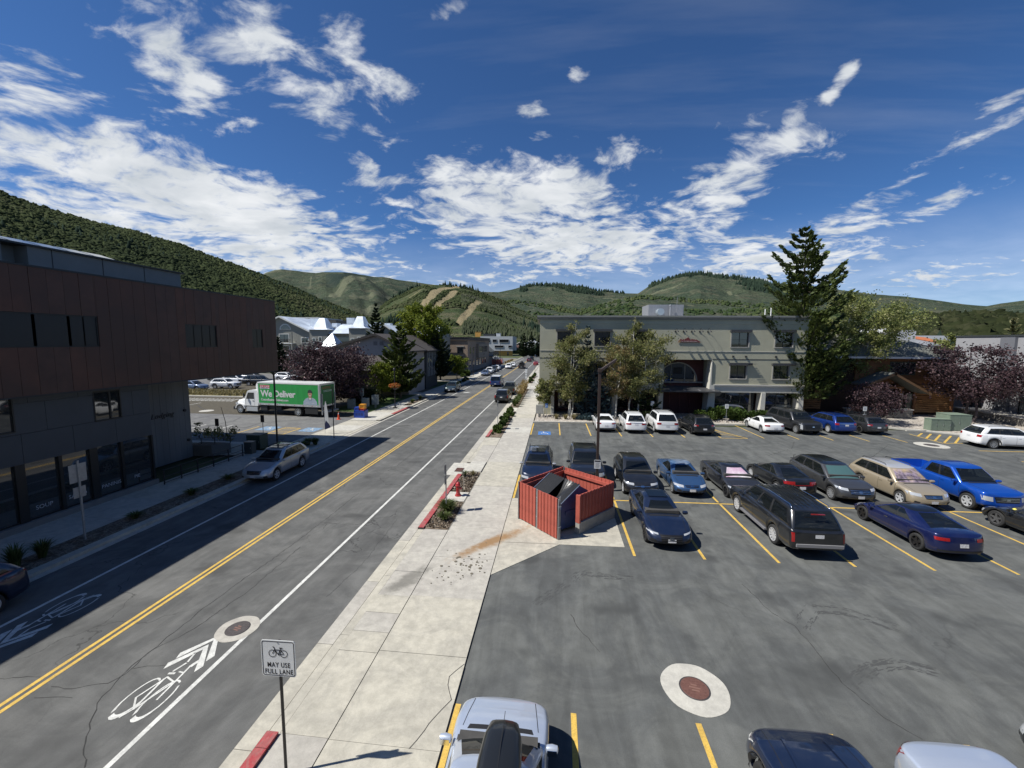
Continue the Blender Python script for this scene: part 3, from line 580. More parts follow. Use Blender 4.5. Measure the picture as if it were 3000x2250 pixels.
LAMP = mat('headlamp', (.55,.57,.58), .08, .3, 1.0); LAMPD = mat('headlamp_dark', (.10,.11,.12), .08, .3, 1.0); TAIL = mat('tail_lamp', (.28,.012,.012), .12, 0, 1.0); AMB = mat('amber_lamp', (.65,.17,.03), .15, 0, 1.0)
PLATE = mat('number_plate', (.55,.55,.56), .5, var=.35, vscale=30); GAP = mat('panel_gap', (.012,.012,.013), .8); UNDER = mat('underbody', (.012,.012,.012), .95)
P = {k: paint_mat('paint_'+k, c, me, ro) for k, c, me, ro in (
    ('white',(.74,.75,.75),0,.35),('black',(.010,.011,.013),0,.3),('darkblue',(.010,.018,.045),.25,.3),('navy',(.008,.014,.075),.35,.3),('steel_blue',(.035,.085,.19),.4,.35),
    ('bright_blue',(.006,.075,.42),.35,.3),('blue',(.006,.035,.20),.35,.3),('gold',(.44,.37,.26),.45,.35),('grey',(.075,.077,.080),.5,.35),('dark_grey',(.040,.042,.048),.45,.33),
    ('silver',(.46,.48,.50),.55,.35),('pale_silver',(.50,.56,.66),.45,.35),('red',(.30,.012,.012),.2,.3),('maroon',(.10,.010,.014),.2,.3),('green_grey',(.040,.065,.068),.45,.33),('van_blue',(.012,.035,.14),.1,.35),('olive_grey',(.06,.065,.055),.3,.4),('bluegrey',(.13,.17,.25),.5,.35))}

def wheel_mesh(r, w, rim, spokes=5, steel=False):
    key = ('wheel',r,w,rim.name,spokes)
    if key in _m: return _m[key]
    t = MB(); ri = r*.68
    t.lathe([(ri,-w*.42),(r*.86,-w*.5),(r*.96,-w*.44),(r,-w*.3),(r,w*.3),(r*.96,w*.44),(r*.86,w*.5),(ri,w*.42)],n=28,axis='Y',cap=False)
    me = t.build('tyre_mesh',TYRE,smooth=50); 
    m = MB(); o = w*.44
    m.lathe([(ri*1.01,-w*.4),(ri*1.01,o),(ri*.93,o),(ri*.90,o*.35),(0,o*.30)],n=28,axis='Y',mi=0,cap=False)
    m.lathe([(ri*.90,o*.36),(0,o*.36)],n=20,axis='Y',mi=1,cap=False)
    for i in range(spokes):
        a = 2*PI*i/spokes+.3; ca, sa = math.cos(a), math.sin(a); px, pz = -sa, ca
        w0, w1 = ri*(.13 if spokes>6 else .20), ri*(.09 if spokes>6 else .13)
        V = []
        for rr, ww, yy in ((ri*.14,w0,o*.78),(ri*.93,w1,o*.98)):
            for s_ in (-1,1):
                for y2 in (yy-.03,yy): V.append((ca*rr+px*ww*s_, y2, sa*rr+pz*ww*s_))
        m.add(V,[(1,3,7,5),(0,1,5,4),(2,6,7,3),(4,5,7,6)],0)
    m.lathe([(ri*.22,o*.5),(ri*.22,o*.85),(0,o*.88)],n=12,axis='Y',mi=0)
    rm = m.build('rim_mesh',[rim,UNDER],smooth=30)
    C.objects.unlink(me); C.objects.unlink(rm)
    _m[key] = (me, rm); return _m[key]

def make_car(name, label, cat, sp, paint, loc, rz, group=None, top=None, hood=None, detail=2):
    """sp: measures in metres, distances d measured from the front bumper"""
    L,W,wb,fo,r = sp['L'],sp['W'],sp['wb'],sp['fo'],sp['r']; hw = W/2
    T = sp['T']; dc,df,dr,dg = sp['cab']; zr = sp['H']; sill = sp.get('sill',.24); fr = sp.get('fr',.55); er = sp.get('er',.4); bed_ = sp.get('bed')
    root = thing(name,label,cat,loc,rz,group)
    body = paint; roofm = top or body
    Td = [p[0] for p in T]; Tz = [p[1] for p in T]
    wheels = [fo, fo+wb]; R = r+sp.get('gap',.055)
    cols = []
    ks = [0,.35,.6,.76,.87,.94,.98,1.0]
    for k in ks: cols.append((fr*(1-(1-k**2.6)**(1/2.6)), k))
    ds = set(np.round(np.linspace(fr,L-er,16),3).tolist())
    for w_ in wheels:
        a0 = math.asin(min(.98,(r-sill)/R)) 
        for a in np.linspace(-a0, PI+a0, 15): ds.add(round(w_+R*math.cos(a),4))
        for e in (-.03,.03): ds.add(round(w_+(R*math.cos(a0)+abs(e))*(1 if e>0 else -1),4))
    for d in Td+[dc,dg]: ds.add(round(d,4))
    if bed_:
        for b in bed_[:2]: ds.add(b-.015); ds.add(b+.015)
    ds = sorted(d for d in ds if fr+.02 < d < L-er-.02)
    cols += [(d,1.0) for d in ds]
    for k in reversed(ks): cols.append((L-er*(1-(1-k**3.0)**(1/3.0)), k))
    rows = [(0,.90),(.05,.955),(.16,.985),(.36,1.0),(.60,1.0),(.80,.985),(.93,.962),(.985,.935),(1,.90)]
    V = []; nrow = 2*(len(rows)+4)-1; rake = sp.get('rake',.16); rk2 = sp.get('rake2',.10)
    for d, k in cols:
        zt = float(np.interp(d,Td,Tz)); zb_ = sill
        if k >= 1:
            for w_ in wheels:
                if abs(d-w_) < R: zb_ = max(sill, r+math.sqrt(max(0,R*R-(d-w_)**2)))
        zb_ += .10*max(0,1-d/.5) + .12*max(0,1-(L-d)/.5)
        inbed = bed_ and bed_[0] < d < bed_[1] and k >= 1
        half = []
        for q, yp in rows:
            z = zb_+(zt-zb_)*q
            x = d; fa = max(0,1-d/(fr+.35)); fb_ = max(0,1-(L-d)/(er+.35))
            x += rake*fa*max(0,(z-.5)/(max(T[0][1],.6)-.5))**1.6 + .07*fa*max(0,(.40-z)/.2)
            x -= rk2*fb_*max(0,(z-.55)/.5)**1.5
            y = k*hw*yp
            if k >= 1 and .2 < q < .75 and any(abs(d-w_) < R+.25 for w_ in wheels): y += sp.get('flare',.012)
            half.append((L/2-x, y, z))
        f = min(1,d/1.0)*min(1,(L-d)/.6); x0 = half[-1][0]
        if inbed:
            for yy, z in ((.86,zt),(.855,bed_[2]),(.4,bed_[2]),(0,bed_[2])): half.append((x0, hw*yy, z))
        else:
            for yy, dz in ((.78,.022),(.60,.036),(.3,.048),(0,.052)): half.append((x0, k*hw*yy, zt+dz*f))
        V += half + [(x,-y,z) for x,y,z in reversed(half[:-1])]
    nc = len(cols); F = []
    for i in range(nc-1):
        for j in range(nrow-1): F.append((i*nrow+j,(i+1)*nrow+j,(i+1)*nrow+j+1,i*nrow+j+1))
    V2 = [Vector(v) for v in V]; bvh = BVHTree.FromPolygons(V2, F)
    mb = MB(); mb.add(V,F,0); mb.m = [0]*len(F)
    # greenhouse
    def ring(xr,xf,h,rc,bf,bb,SF):
        pts = []; seg = []
        for i in range(7):
            y = -(h-rc)+2*(h-rc)*i/6; pts.append((xf-bf*(y/h)**2,y)); seg.append('F')
        for i in (1,2): a = PI/2*i/3; pts.append((xf-bf-rc+rc*math.cos(a), h-rc+rc*math.sin(a))); seg.append('c')
        for s_ in SF: pts.append((xf-bf-rc+(xr+bb+rc-(xf-bf-rc))*s_, h)); seg.append('L')
        for i in (1,2): a = PI/2*i/3; pts.append((xr+bb+rc-rc*math.sin(a), h-rc+rc*math.cos(a))); seg.append('c')
        for i in range(7):
            y = (h-rc)-2*(h-rc)*i/6; pts.append((xr+bb*(y/h)**2,y)); seg.append('B')
        for i in (1,2): a = PI/2*i/3; pts.append((xr+bb+rc-rc*math.cos(a), -(h-rc)-rc*math.sin(a))); seg.append('c')
        for s_ in reversed(SF): pts.append((xf-bf-rc+(xr+bb+rc-(xf-bf-rc))*s_, -h)); seg.append('R')
        for i in (1,2): a = PI/2*i/3; pts.append((xf-bf-rc+rc*math.sin(a), -(h-rc)-rc*math.cos(a))); seg.append('c')
        return pts, seg
    wins = sp['win']; SF = [0.0]
    for a,b in wins: SF += [a,(a+b)/2,b]
    SF = sorted(set(SF+[1.0]))
    rcB, rcT = sp.get('rc',(.10,.16)); bow = sp.get('bow',(.14,.09)); tum = sp.get('tum',(.90,.70))
    B0, sg = ring(L/2-dg, L/2-dc, hw*tum[0], rcB, bow[0], .05, SF); B1, _ = ring(L/2-dr, L/2-df, hw*tum[1], rcT, bow[1], .05, SF)
    TT = [0,.05,.13,.35,.62,.88,.95,1.0]; np_ = len(B0); G = []
    for t in TT:
        for (xb,yb),(xt,yt) in zip(B0,B1):
            zb0 = float(np.interp(L/2-xb,Td,Tz))-.03
            zt0 = zr-.045-.05*((xt-(L/2-(df+dr)/2))/((dr-df)/2+.01))**2
            bul = .028*math.sin(PI*t); sx = 1+bul*.25; sy = 1+bul
            x, y = xb+(xt-xb)*t, yb+(yt-yb)*t
            x += bul*1.2*(1 if x>L/2-df else (-1 if x<L/2-dr else 0))
            G.append((x, y*sy, zb0+(zt0-zb0)*t))
    glassF = {}
    def seg_of(i):
        a, b = sg[i], sg[(i+1)%np_]
        return a if a == b else 'c'
    li = [i for i in range(np_) if sg[i]=='L']; ri_ = [i for i in range(np_) if sg[i]=='R']
    paintF = []; pillF = []
    for j in range(len(TT)-1):
        for i in range(np_):
            i2 = (i+1)%np_; q = (j*np_+i, j*np_+i2, (j+1)*np_+i2, (j+1)*np_+i); sgt = seg_of(i); key = None
            if sgt == 'F' and 1 <= j <= 5: key = ('windscreen',0)
            elif sgt == 'B' and 1 <= j <= 5 and not sp.get('noback'): key = ('rear_window',0)
            elif sgt in 'LR' and sgt != 'c':
                f = SF[i-li[0]] if sgt=='L' else SF[len(SF)-1-(i-ri_[0])]; f2 = SF[i2-li[0]] if sgt=='L' else SF[len(SF)-1-(i2-ri_[0])]
                c_ = (f+f2)/2
                for wi,(a,b) in enumerate(wins):
                    if a <= c_ <= b and 2 <= j <= 4: key = ('side_window', wi+(10 if sgt=='R' else 0))
                if key is None and 2 <= j <= 4 and wins[0][0] < c_ < wins[-1][1] : pillF.append(q); continue
            if sgt == 'F' and j == 0: pillF.append(q); continue
            if key: glassF.setdefault(key,[]).append(q)
            else: paintF.append(q)
    o = len(mb.v); mb.v += G; ob = len(mb.f)
    mb.f += [tuple(a+o for a in q) for q in paintF]; mb.m += [0]*len(paintF)
    mb.f += [tuple(a+o for a in q) for q in pillF]; mb.m += [1 if sp.get('bpillar',1) else 0]*len(pillF)
    # roof cap
    topr = G[-np_:]; cx = sum(p[0] for p in topr)/np_; prev = [o+(len(TT)-1)*np_+i for i in range(np_)]
    for f in (.985,.955,.8,.5,.2):
        cur = []
        for p in topr:
            e = 1-f*f; mb.v.append((cx+(p[0]-cx)*f, p[1]*f, p[2]+.045*min(1,e*3.2) + (.05*((p[0]-cx)/((dr-df)/2))**2)*(1-f))); cur.append(len(mb.v)-1)
        for i in range(np_): mb.f.append((prev[i],prev[(i+1)%np_],cur[(i+1)%np_],cur[i])); mb.m.append(2)
        prev = cur
    mb.f.append(tuple(prev)); mb.m.append(2)
    bo = mb.build('body',[body,BLK,roofm],root,smooth=42)
    for (nm,_),fs in glassF.items():
        used = sorted({a for q in fs for a in q}); mp = {a:i for i,a in enumerate(used)}
        gm = MB().add([G[a] for a in used],[tuple(mp[a] for a in q) for q in fs])
        gl = gm.build(nm, sp.get('shade',GLASS) if nm=='windscreen' and 'shade' in sp else GLASS, root, smooth=60)
        if nm == 'windscreen' and sp.get('shade_label'): gl['label'] = sp['shade_label']
    # underbody and wheel wells
    MB().box(-L/2+.35,L/2-.35,-hw+.24,hw-.24,sill-.02,.62).build('underbody',UNDER,root)
    # wheels
    ty, rm = wheel_mesh(r, sp.get('tw',.225), sp.get('rim',RIM), sp.get('spokes',5))
    for w_ in wheels:
        for s_ in (1,-1):
            wo = share(ty,'wheel',root,(L/2-w_, s_*(hw-.125), r),(0,0,0 if s_>0 else PI)); share(rm,'rim',wo)
    if detail >= 2:
        b_ = MB(); zf = float(np.interp((dc+dg)/2,Td,Tz))+.06
        b_.box(L/2-dg+.12,L/2-dc-.25,-hw*tum[0]+.06,hw*tum[0]-.06,zf-.1,zf+.01); b_.box(L/2-dc-.75,L/2-dc-.22,-hw*tum[0]+.1,hw*tum[0]-.1,zf-.05,zf+.08); b_.build('interior',SEAT,root)
        for xs_ in ([df+.55, df+1.45]+([df+2.3] if dr-df > 2 else [])):
            if xs_ > dg-.35: continue
            zz_ = zr-.48
            for y_ in (-.40,.40):
                sb_ = MB(); sb_.obox((L/2-xs_,y_*hw/.95,(zf+zz_)/2),(.14,.50,zz_-zf),ry=-.18); sb_.obox((L/2-xs_-.10,y_*hw/.95,zz_+.05),(.09,.26,.22),ry=-.1); sb_.build('seat',SEATL if L < 4.8 else SEAT,root)
    if detail < 1: return root
    # pieces laid on the body surface by casting onto it
    def patch(name, m, quad, origin, direc, n=(6,3), off=.006, mi=None, parent=root):
        """quad: four (a,b) corners in the plane seen along direc; a = left-right, b = up"""
        dv = Vector(direc).normalized(); W_ = []; ok = True
        for j in range(n[1]+1):
            for i in range(n[0]+1):
                u, v = i/n[0], j/n[1]
                a = (quad[0][0]*(1-u)+quad[1][0]*u)*(1-v)+(quad[3][0]*(1-u)+quad[2][0]*u)*v
                b = (quad[0][1]*(1-u)+quad[1][1]*u)*(1-v)+(quad[3][1]*(1-u)+quad[2][1]*u)*v
                if origin == 'F': p = Vector((L,a,b))
                elif origin == 'B': p = Vector((-L,a,b))
                elif origin == 'T': p = Vector((a,b,4))
                else: p = Vector((a,3*origin,b))
                h = bvh.ray_cast(p - (dv*0), dv)
                if h[0] is None: W_.append(None); ok = False; continue
                nn = h[1]; nn = nn if nn.dot(dv) < 0 else -nn
                W_.append(h[0]+nn*off)
        if not ok:
            good = [w for w in W_ if w is not None]
            if not good: return None
            W_ = [w if w is not None else good[0] for w in W_]
        b_ = MB(); nx = n[0]+1
        b_.add(W_,[(j*nx+i,j*nx+i+1,(j+1)*nx+i+1,(j+1)*nx+i) for j in range(n[1]) for i in range(n[0])])
        return b_.build(name,m,parent,smooth=60,fix=False)
    zn = T[0][1]; fs = sp.get('face',{})
    hl = fs.get('lamp',(.52,.97,zn-.20,zn-.03)); gl_ = fs.get('grille',(.50,zn-.26,zn-.06)); lg = fs.get('lower',(.62,.28,.42))
    for s_ in (1,-1):
        patch('headlamp',fs.get('lampmat',LAMP),[(s_*hw*hl[0],hl[2]),(s_*hw*hl[1],hl[2]+.05),(s_*hw*hl[1],hl[3]),(s_*hw*hl[0],hl[3]-.04)],'F',(-1,0,0),(8,3),.008)
        if fs.get('fog',1): patch('fog_lamp',fs.get('fogm',BLK),[(s_*hw*.62,.36),(s_*hw*.88,.38),(s_*hw*.86,.50),(s_*hw*.66,.46)],'F',(-1,0,0),(4,2),.007)
    patch('grille',GRILLE,[(-hw*gl_[0]*.86,gl_[1]),(hw*gl_[0]*.86,gl_[1]),(hw*gl_[0],gl_[2]),(-hw*gl_[0],gl_[2])],'F',(-1,0,0),(10,3),.008)
    for i in range(fs.get('bars',2)):
        z = gl_[1]+(gl_[2]-gl_[1])*(i+1)/(fs.get('bars',2)+1)
        patch('grille_bar',CHR if fs.get('chrome',1) else BLK,[(-hw*gl_[0]*.9,z-.012),(hw*gl_[0]*.9,z-.012),(hw*gl_[0]*.9,z+.012),(-hw*gl_[0]*.9,z+.012)],'F',(-1,0,0),(10,1),.018)
    zc = (gl_[1]+gl_[2])/2
    patch('emblem',CHR,[(-.09,zc-.04),(.09,zc-.04),(.075,zc+.04),(-.075,zc+.04)],'F',(-1,0,0),(2,1),.026)
    patch('lower_grille',GRILLE,[(-hw*lg[0]*.8,lg[1]),(hw*lg[0]*.8,lg[1]),(hw*lg[0],lg[2]),(-hw*lg[0],lg[2])],'F',(-1,0,0),(8,2),.007)
    if fs.get('plate',1): patch('number_plate',PLATE,[(-.16,.40),(.16,.40),(.16,.53),(-.16,.53)],'F',(-1,0,0),(2,1),.02)
    # rear
    bs = sp.get('back',{}); zt = T[-1][1]; tl = bs.get('lamp',(.60,.955,zt-.26,zt-.06))
    for s_ in (1,-1):
        patch('tail_lamp',TAIL,[(s_*hw*tl[0],tl[2]),(s_*hw*tl[1],tl[2]),(s_*hw*tl[1],tl[3]),(s_*hw*tl[0],tl[3])],'B',(1,0,0),(8,3),.01)
        if bs.get('white'): patch('reversing_lamp',LAMP,[(s_*hw*.80,tl[2]-.02),(s_*hw*.97,tl[2]-.02),(s_*hw*.97,tl[2]+.05),(s_*hw*.80,tl[2]+.05)],'B',(1,0,0),(3,1),.016)
    pz = bs.get('plate',zt-.30)
    patch('number_plate',PLATE,[(-.16,pz-.07),(.16,pz-.07),(.16,pz+.07),(-.16,pz+.07)],'B',(1,0,0),(2,1),.014)
    if bs.get('bar'): patch('trunk_bar',bs['bar'],[(-hw*.62,pz+.12),(hw*.62,pz+.12),(hw*.62,pz+.155),(-hw*.62,pz+.155)],'B',(1,0,0),(6,1),.018)
    patch('rear_bumper',bs.get('bump',BLK),[(-hw*.86,.30),(hw*.86,.30),(hw*.90,.46),(-hw*.90,.46)],'B',(1,0,0),(10,2),.012)
    # clad arches and sills
    if sp.get('clad'):
        for w_ in wheels:
            for s_ in (1,-1):
                b_ = MB(); n_ = 18; pts = []
                for i in range(n_+1):
                    a = -.25+(PI+.5)*i/n_
                    for rr in (R-.004,R+.07):
                        z = max(sill+.01, r+rr*math.sin(a)); x = L/2-w_+rr*math.cos(a); h = bvh.ray_cast(Vector((x,3*s_,z)),Vector((0,-s_,0)))
                        yy = h[0].y if h[0] is not None and abs(h[0].y) > hw*.6 else s_*hw*.985
                        pts.append((x,yy+s_*.014,z))
                b_.add(pts,[(2*i,2*i+1,2*i+3,2*i+2) for i in range(n_)]); b_.build('arch_trim',BLK,root,fix=False)
        for s_ in (1,-1): patch('sill_trim',BLK,[(L/2-wheels[1]+R,sill+.01),(L/2-wheels[0]-R,sill+.01),(L/2-wheels[0]-R,sill+.13),(L/2-wheels[1]+R,sill+.13)],s_,(0,-s_,0),(6,1),.012)
    # door gaps, handles, bonnet shut lines
    for s_ in (1,-1):
        zbt = float(np.interp(dc+.5,Td,Tz))
        xs = [L/2-dc-.12] + [L/2-(dc+.02)-(dg-dc-.1)*(wins[i][1]+wins[i+1][0])/2 for i in range(len(wins)-1)]
        xs = xs[:3]
        for x in xs: patch('door_gap',GAP,[(x-.006,sill+.14),(x+.006,sill+.14),(x+.006,zbt-.03),(x-.006,zbt-.03)],s_,(0,-s_,0),(1,8),.004)
        if len(xs) > 1:
            for x in xs[1:]: 
                patch('door_handle',sp.get('handle',body),[(x+.08,zbt-.16),(x+.27,zbt-.16),(x+.27,zbt-.13),(x+.08,zbt-.13)],s_,(0,-s_,0),(2,1),.03)
        # mirror
        mz = zbt+.06; mx_ = L/2-dc-.32
        m_ = MB(); m_.lathe([(.02,-.10),(.085,-.085),(.105,0),(.085,.085),(.02,.10)],n=10,axis='Y'); 
        m_.v = [(p[0]*.75,p[1]*1.15,p[2]*.78) for p in m_.v]; mo = m_.build('mirror',sp.get('mirror',body),root,smooth=60); mo.location = (mx_,s_*(hw+.075),mz)
        MB().box(-.02,.03,-.10 if s_>0 else -.02,.02 if s_>0 else .10,-.05,-.02).build('mirror_arm',BLK,mo)
        MB().box(-.088,-.08,-.085,.085,-.055,.055).build('mirror_glass',CHR,mo)
    for s_ in (1,-1):
        patch('bonnet_gap',GAP,[(L/2-dc+.02,s_*hw*.80),(L/2-.32,s_*hw*.70),(L/2-.32,s_*hw*.70+.012),(L/2-dc+.02,s_*hw*.80+.012)],'T',(0,0,-1),(10,1),.004)
    if dc < 1.6: pass
    patch('cowl',BLK,[(L/2-dc-.05,-hw*.70),(L/2-dc+.05,-hw*.66),(L/2-dc+.05,hw*.66),(L/2-dc-.05,hw*.70)],'T',(0,0,-1),(1,8),.006)
    if sp.get('creases'):
        for s_ in (1,-1): patch('bonnet_crease',body,[(L/2-dc+.15,s_*hw*.5),(L/2-.5,s_*hw*.40),(L/2-.5,s_*hw*.40+.05),(L/2-dc+.15,s_*hw*.5+.06)],'T',(0,0,-1),(8,1),.02)
    # roof fittings
    ty_ = hw*tum[1]
    if sp.get('rails'):
        for s_ in (1,-1):
            x0, x1 = L/2-df-.35, L/2-dr+.15; y = s_*(ty_-.06); z = zr+.0
            MB().tube([(x0,y,z-.04),(x0-.1,y,z+.05),((x0+x1)/2,y,z+.07),(x1+.1,y,z+.05),(x1,y,z-.04)],.017,6).build('roof_rail',sp['rails'],root,smooth=60)
    if sp.get('cross'):
        for x in (L/2-df-.7, L/2-dr+.7): MB().obox((x,0,zr+.075),(.07,2*ty_-.1,.03)).build('roof_bar',BLK,root)
    if sp.get('sunroof'):
        x = L/2-df-.55; z = zr+.004
        MB().add([(x+.42,-.42,z-.004),(x+.42,.42,z-.004),(x-.42,.42,z+.014),(x-.42,-.42,z+.014),(x+.42,-.42,z+.012),(x+.42,.42,z+.012),(x-.42,.42,z+.026),(x-.42,-.42,z+.026)],[(4,5,6,7),(0,1,5,4),(1,2,6,5),(2,3,7,6),(3,0,4,7)]).build('sunroof',GLASS,root)
    if sp.get('wiper'): pass
    if sp.get('steps'):
        for s_ in (1,-1): MB().box(L/2-fo-wb+R+.05,L/2-fo-R-.05,min(s_*(hw-.10),s_*(hw+.06)),max(s_*(hw-.10),s_*(hw+.06)),sill+.0,sill+.07).build('running_board',sp['steps'],root)
    if bed_: pass
    if sp.get('fin'): MB().add([(L/2-dr+.25,-.03,zr+.02),(L/2-dr+.25,.03,zr+.02),(L/2-dr+.05,0,zr+.09),(L/2-dr,-.03,zr-.0),(L/2-dr,.03,zr-.0)],[(0,1,2),(0,2,3),(1,4,2),(3,2,4)]).build('aerial',body,root)
    root['spec_len'] = L; del root['spec_len']
    return root

SED = dict(L=4.75,W=1.82,wb=2.72,fo=.92,r=.335,H=1.44,T=[(0,.66),(.12,.74),(.5,.82),(1.25,.93),(2.4,.955),(3.7,1.0),(4.25,1.02),(4.6,.99),(4.75,.93)],cab=(1.22,2.05,3.10,4.02),win=[(.04,.42),(.46,.80)],rc=(.10,.22),back=dict(lamp=(.55,.955,.76,.90),plate=.62),rim=RIMG,sunroof=0,tum=(.89,.64))
def S(base, **k):
    d = dict(base); d.update(k); return d
TESLA = S(SED,L=4.69,W=1.85,wb=2.87,fo=.84,r=.335,H=1.43,T=[(0,.60),(.12,.68),(.5,.80),(1.2,.90),(2.4,.935),(3.7,1.02),(4.3,1.05),(4.55,1.04),(4.69,.97)],cab=(1.12,2.05,3.05,4.25),win=[(.03,.40),(.43,.72)],rim=RIMD,bpillar=1,face=dict(grille=(.25,.50,.52),bars=0,lamp=(.62,.96,.60,.70)),back=dict(lamp=(.52,.955,.80,.92),plate=.66),handle=CHR)
SUV = dict(L=4.70,W=1.88,wb=2.70,fo=.92,r=.355,H=1.70,sill=.28,T=[(0,.78),(.10,.88),(.5,.96),(1.15,1.05),(2.4,1.07),(3.8,1.12),(4.5,1.15),(4.70,1.05)],cab=(1.10,1.95,4.05,4.55),win=[(.03,.34),(.37,.64),(.68,.94)],rc=(.10,.14),fr=.45,er=.25,rake=.12,rake2=.06,tum=(.91,.72),clad=1,back=dict(lamp=(.66,.955,.88,1.08),plate=.84),rails=BLK)
BIG = S(SUV,L=5.30,W=2.03,wb=3.10,fo=.95,r=.40,H=1.90,sill=.34,T=[(0,.95),(.08,1.05),(.5,1.12),(1.25,1.17),(2.6,1.17),(4.2,1.19),(5.1,1.20),(5.30,1.10)],cab=(1.22,1.95,4.85,5.20),win=[(.03,.29),(.32,.58),(.62,.94)],fr=.32,er=.18,rake=.08,rake2=.03,clad=0,rc=(.08,.12),face=dict(lamp=(.62,.98,.76,1.0),grille=(.60,.62,.98)),back=dict(lamp=(.82,.955,.80,1.12),plate=.88),tum=(.92,.76))
PICK = dict(L=5.80,W=2.00,wb=3.65,fo=.95,r=.40,H=1.92,sill=.40,T=[(0,.98),(.08,1.10),(.5,1.16),(1.3,1.22),(2.5,1.20),(3.85,1.24),(5.8,1.26)],cab=(1.25,2.0,3.45,3.82),win=[(.04,.46),(.52,.90)],fr=.30,er=.12,rake=.06,rake2=.0,tum=(.92,.76),rc=(.08,.12),bed=(3.95,5.70,.78),face=dict(lamp=(.64,.99,.70,.96),grille=(.60,.66,.94),bars=3),back=dict(lamp=(.85,.955,.72,1.05),plate=.62),clad=0,spokes=6)

# local +x is the nose; cars in rows point along the street
UPY, DNY = PI/2, -PI/2
def park(nm,label,cat,sp,pt,x,y_front,nose,group=None,yaw=0,**k):
    """y_front = y of the bumper that faces the camera"""
    return make_car(nm,label,cat,sp,pt,(x,y_front+sp['L']/2,0),(DNY if nose=='down' else UPY)+yaw,group,**k)
ROWA = 'cars parked along the kerb of the grey building'; ROWB = 'cars parked nose out in the middle rows'
park('sedan','small white fastback sedan parked behind the tall lamp pole','car',TESLA,P['white'],4.83,38.35,'up',ROWA)
park('suv','white crossover with wide chrome tail, between the white fastback and the big white off-roader','car',S(SUV,H=1.75,L=4.85,cab=(1.10,1.95,4.1,4.62),clad=0,spokes=5,rails=CHR,back=dict(lamp=(.50,.955,.86,1.0),plate=.90,bar=CHR,bump=CHR)),P['white'],7.5,38.1,'up',ROWA)
park('suv','big white off-roader with black roof basket, rear lamps red, left of the black crossover','car',S(BIG,L=4.99,W=1.98,H=1.9,wb=2.85,cab=(1.2,1.9,4.35,4.85),cross=1,spokes=5,back=dict(lamp=(.58,.955,.92,1.10),plate=.80,bar=PLATE)),P['white'],10.3,38.2,'up',ROWA)
park('suv','black crossover beside the yellow hatched bay in front of the entrance','car',S(SUV,L=4.65,H=1.67,rim=RIMD,back=dict(lamp=(.60,.955,.92,1.04),plate=.66,white=1)),P['black'],13.35,37.9,'up',ROWA,yaw=.05)
park('sedan','compact white three-box sedan parked right of the yellow hatching','car',S(SED,L=4.46,W=1.79,wb=2.63,H=1.42,spokes=10,sunroof=1,cab=(1.18,2.0,3.0,3.85),T=[(0,.66),(.12,.74),(.5,.82),(1.2,.93),(2.4,.955),(3.6,1.0),(4.1,1.02),(4.35,.99),(4.46,.93)]),P['white'],20.1,39.4,'up',ROWA,yaw=.04)
park('suv','very long matt grey luxury off-roader facing the camera near the pine','car',S(BIG,L=5.75,W=2.06,wb=3.4,H=1.94,win=[(.03,.28),(.31,.56),(.60,.94)],cab=(1.3,2.0,5.2,5.62),T=[(0,1.0),(.08,1.10),(.5,1.16),(1.3,1.2),(2.6,1.2),(4.6,1.22),(5.5,1.22),(5.75,1.1)],rim=RIMG,spokes=10,face=dict(lamp=(.86,.99,.52,1.0),grille=(.72,.58,1.0),bars=1,chrome=0),steps=BLK),P['dark_grey'],23.25,39.6,'down',ROWA,yaw=.10)
park('suv','blue off-roader seen from behind, parked beside the long grey one','car',S(SUV,L=5.0,W=2.0,wb=3.02,H=1.76,cab=(1.15,2.0,4.35,4.85),T=[(0,.82),(.10,.92),(.5,1.0),(1.2,1.1),(2.4,1.1),(3.8,1.14),(4.8,1.17),(5.0,1.08)],clad=0,r=.38,spokes=10,back=dict(lamp=(.66,.955,.92,1.10),plate=.90,bar=CHR)),P['blue'],26.6,40.2,'up',ROWA,yaw=.06)
park('wagon','dark grey wagon parked last in the row under the purple tree','car',S(SUV,L=4.8,W=1.87,wb=2.74,H=1.62,rim=RIMD,back=dict(lamp=(.60,.955,.88,1.02),plate=.74,white=1),T=[(0,.74),(.10,.84),(.5,.90),(1.15,1.0),(2.4,1.02),(3.8,1.08),(4.6,1.12),(4.80,1.0)],cab=(1.10,1.95,4.1,4.6)),P['dark_grey'],29.5,40.4,'up',ROWA,yaw=.05)
make_car('suv','white off-roader parked side-on at the right edge beside the hatched kerb corner','car',S(SUV,L=5.0,W=2.0,wb=3.02,H=1.76,cab=(1.15,2.0,4.35,4.85),T=[(0,.82),(.10,.92),(.5,1.0),(1.2,1.1),(2.4,1.1),(3.8,1.14),(4.8,1.17),(5.0,1.08)],clad=1,r=.38,spokes=10,rim=RIMG,rails=BLK,back=dict(lamp=(.66,.955,.92,1.10),plate=.90)),P['white'],(36.75,37.25,0),math.radians(-4))
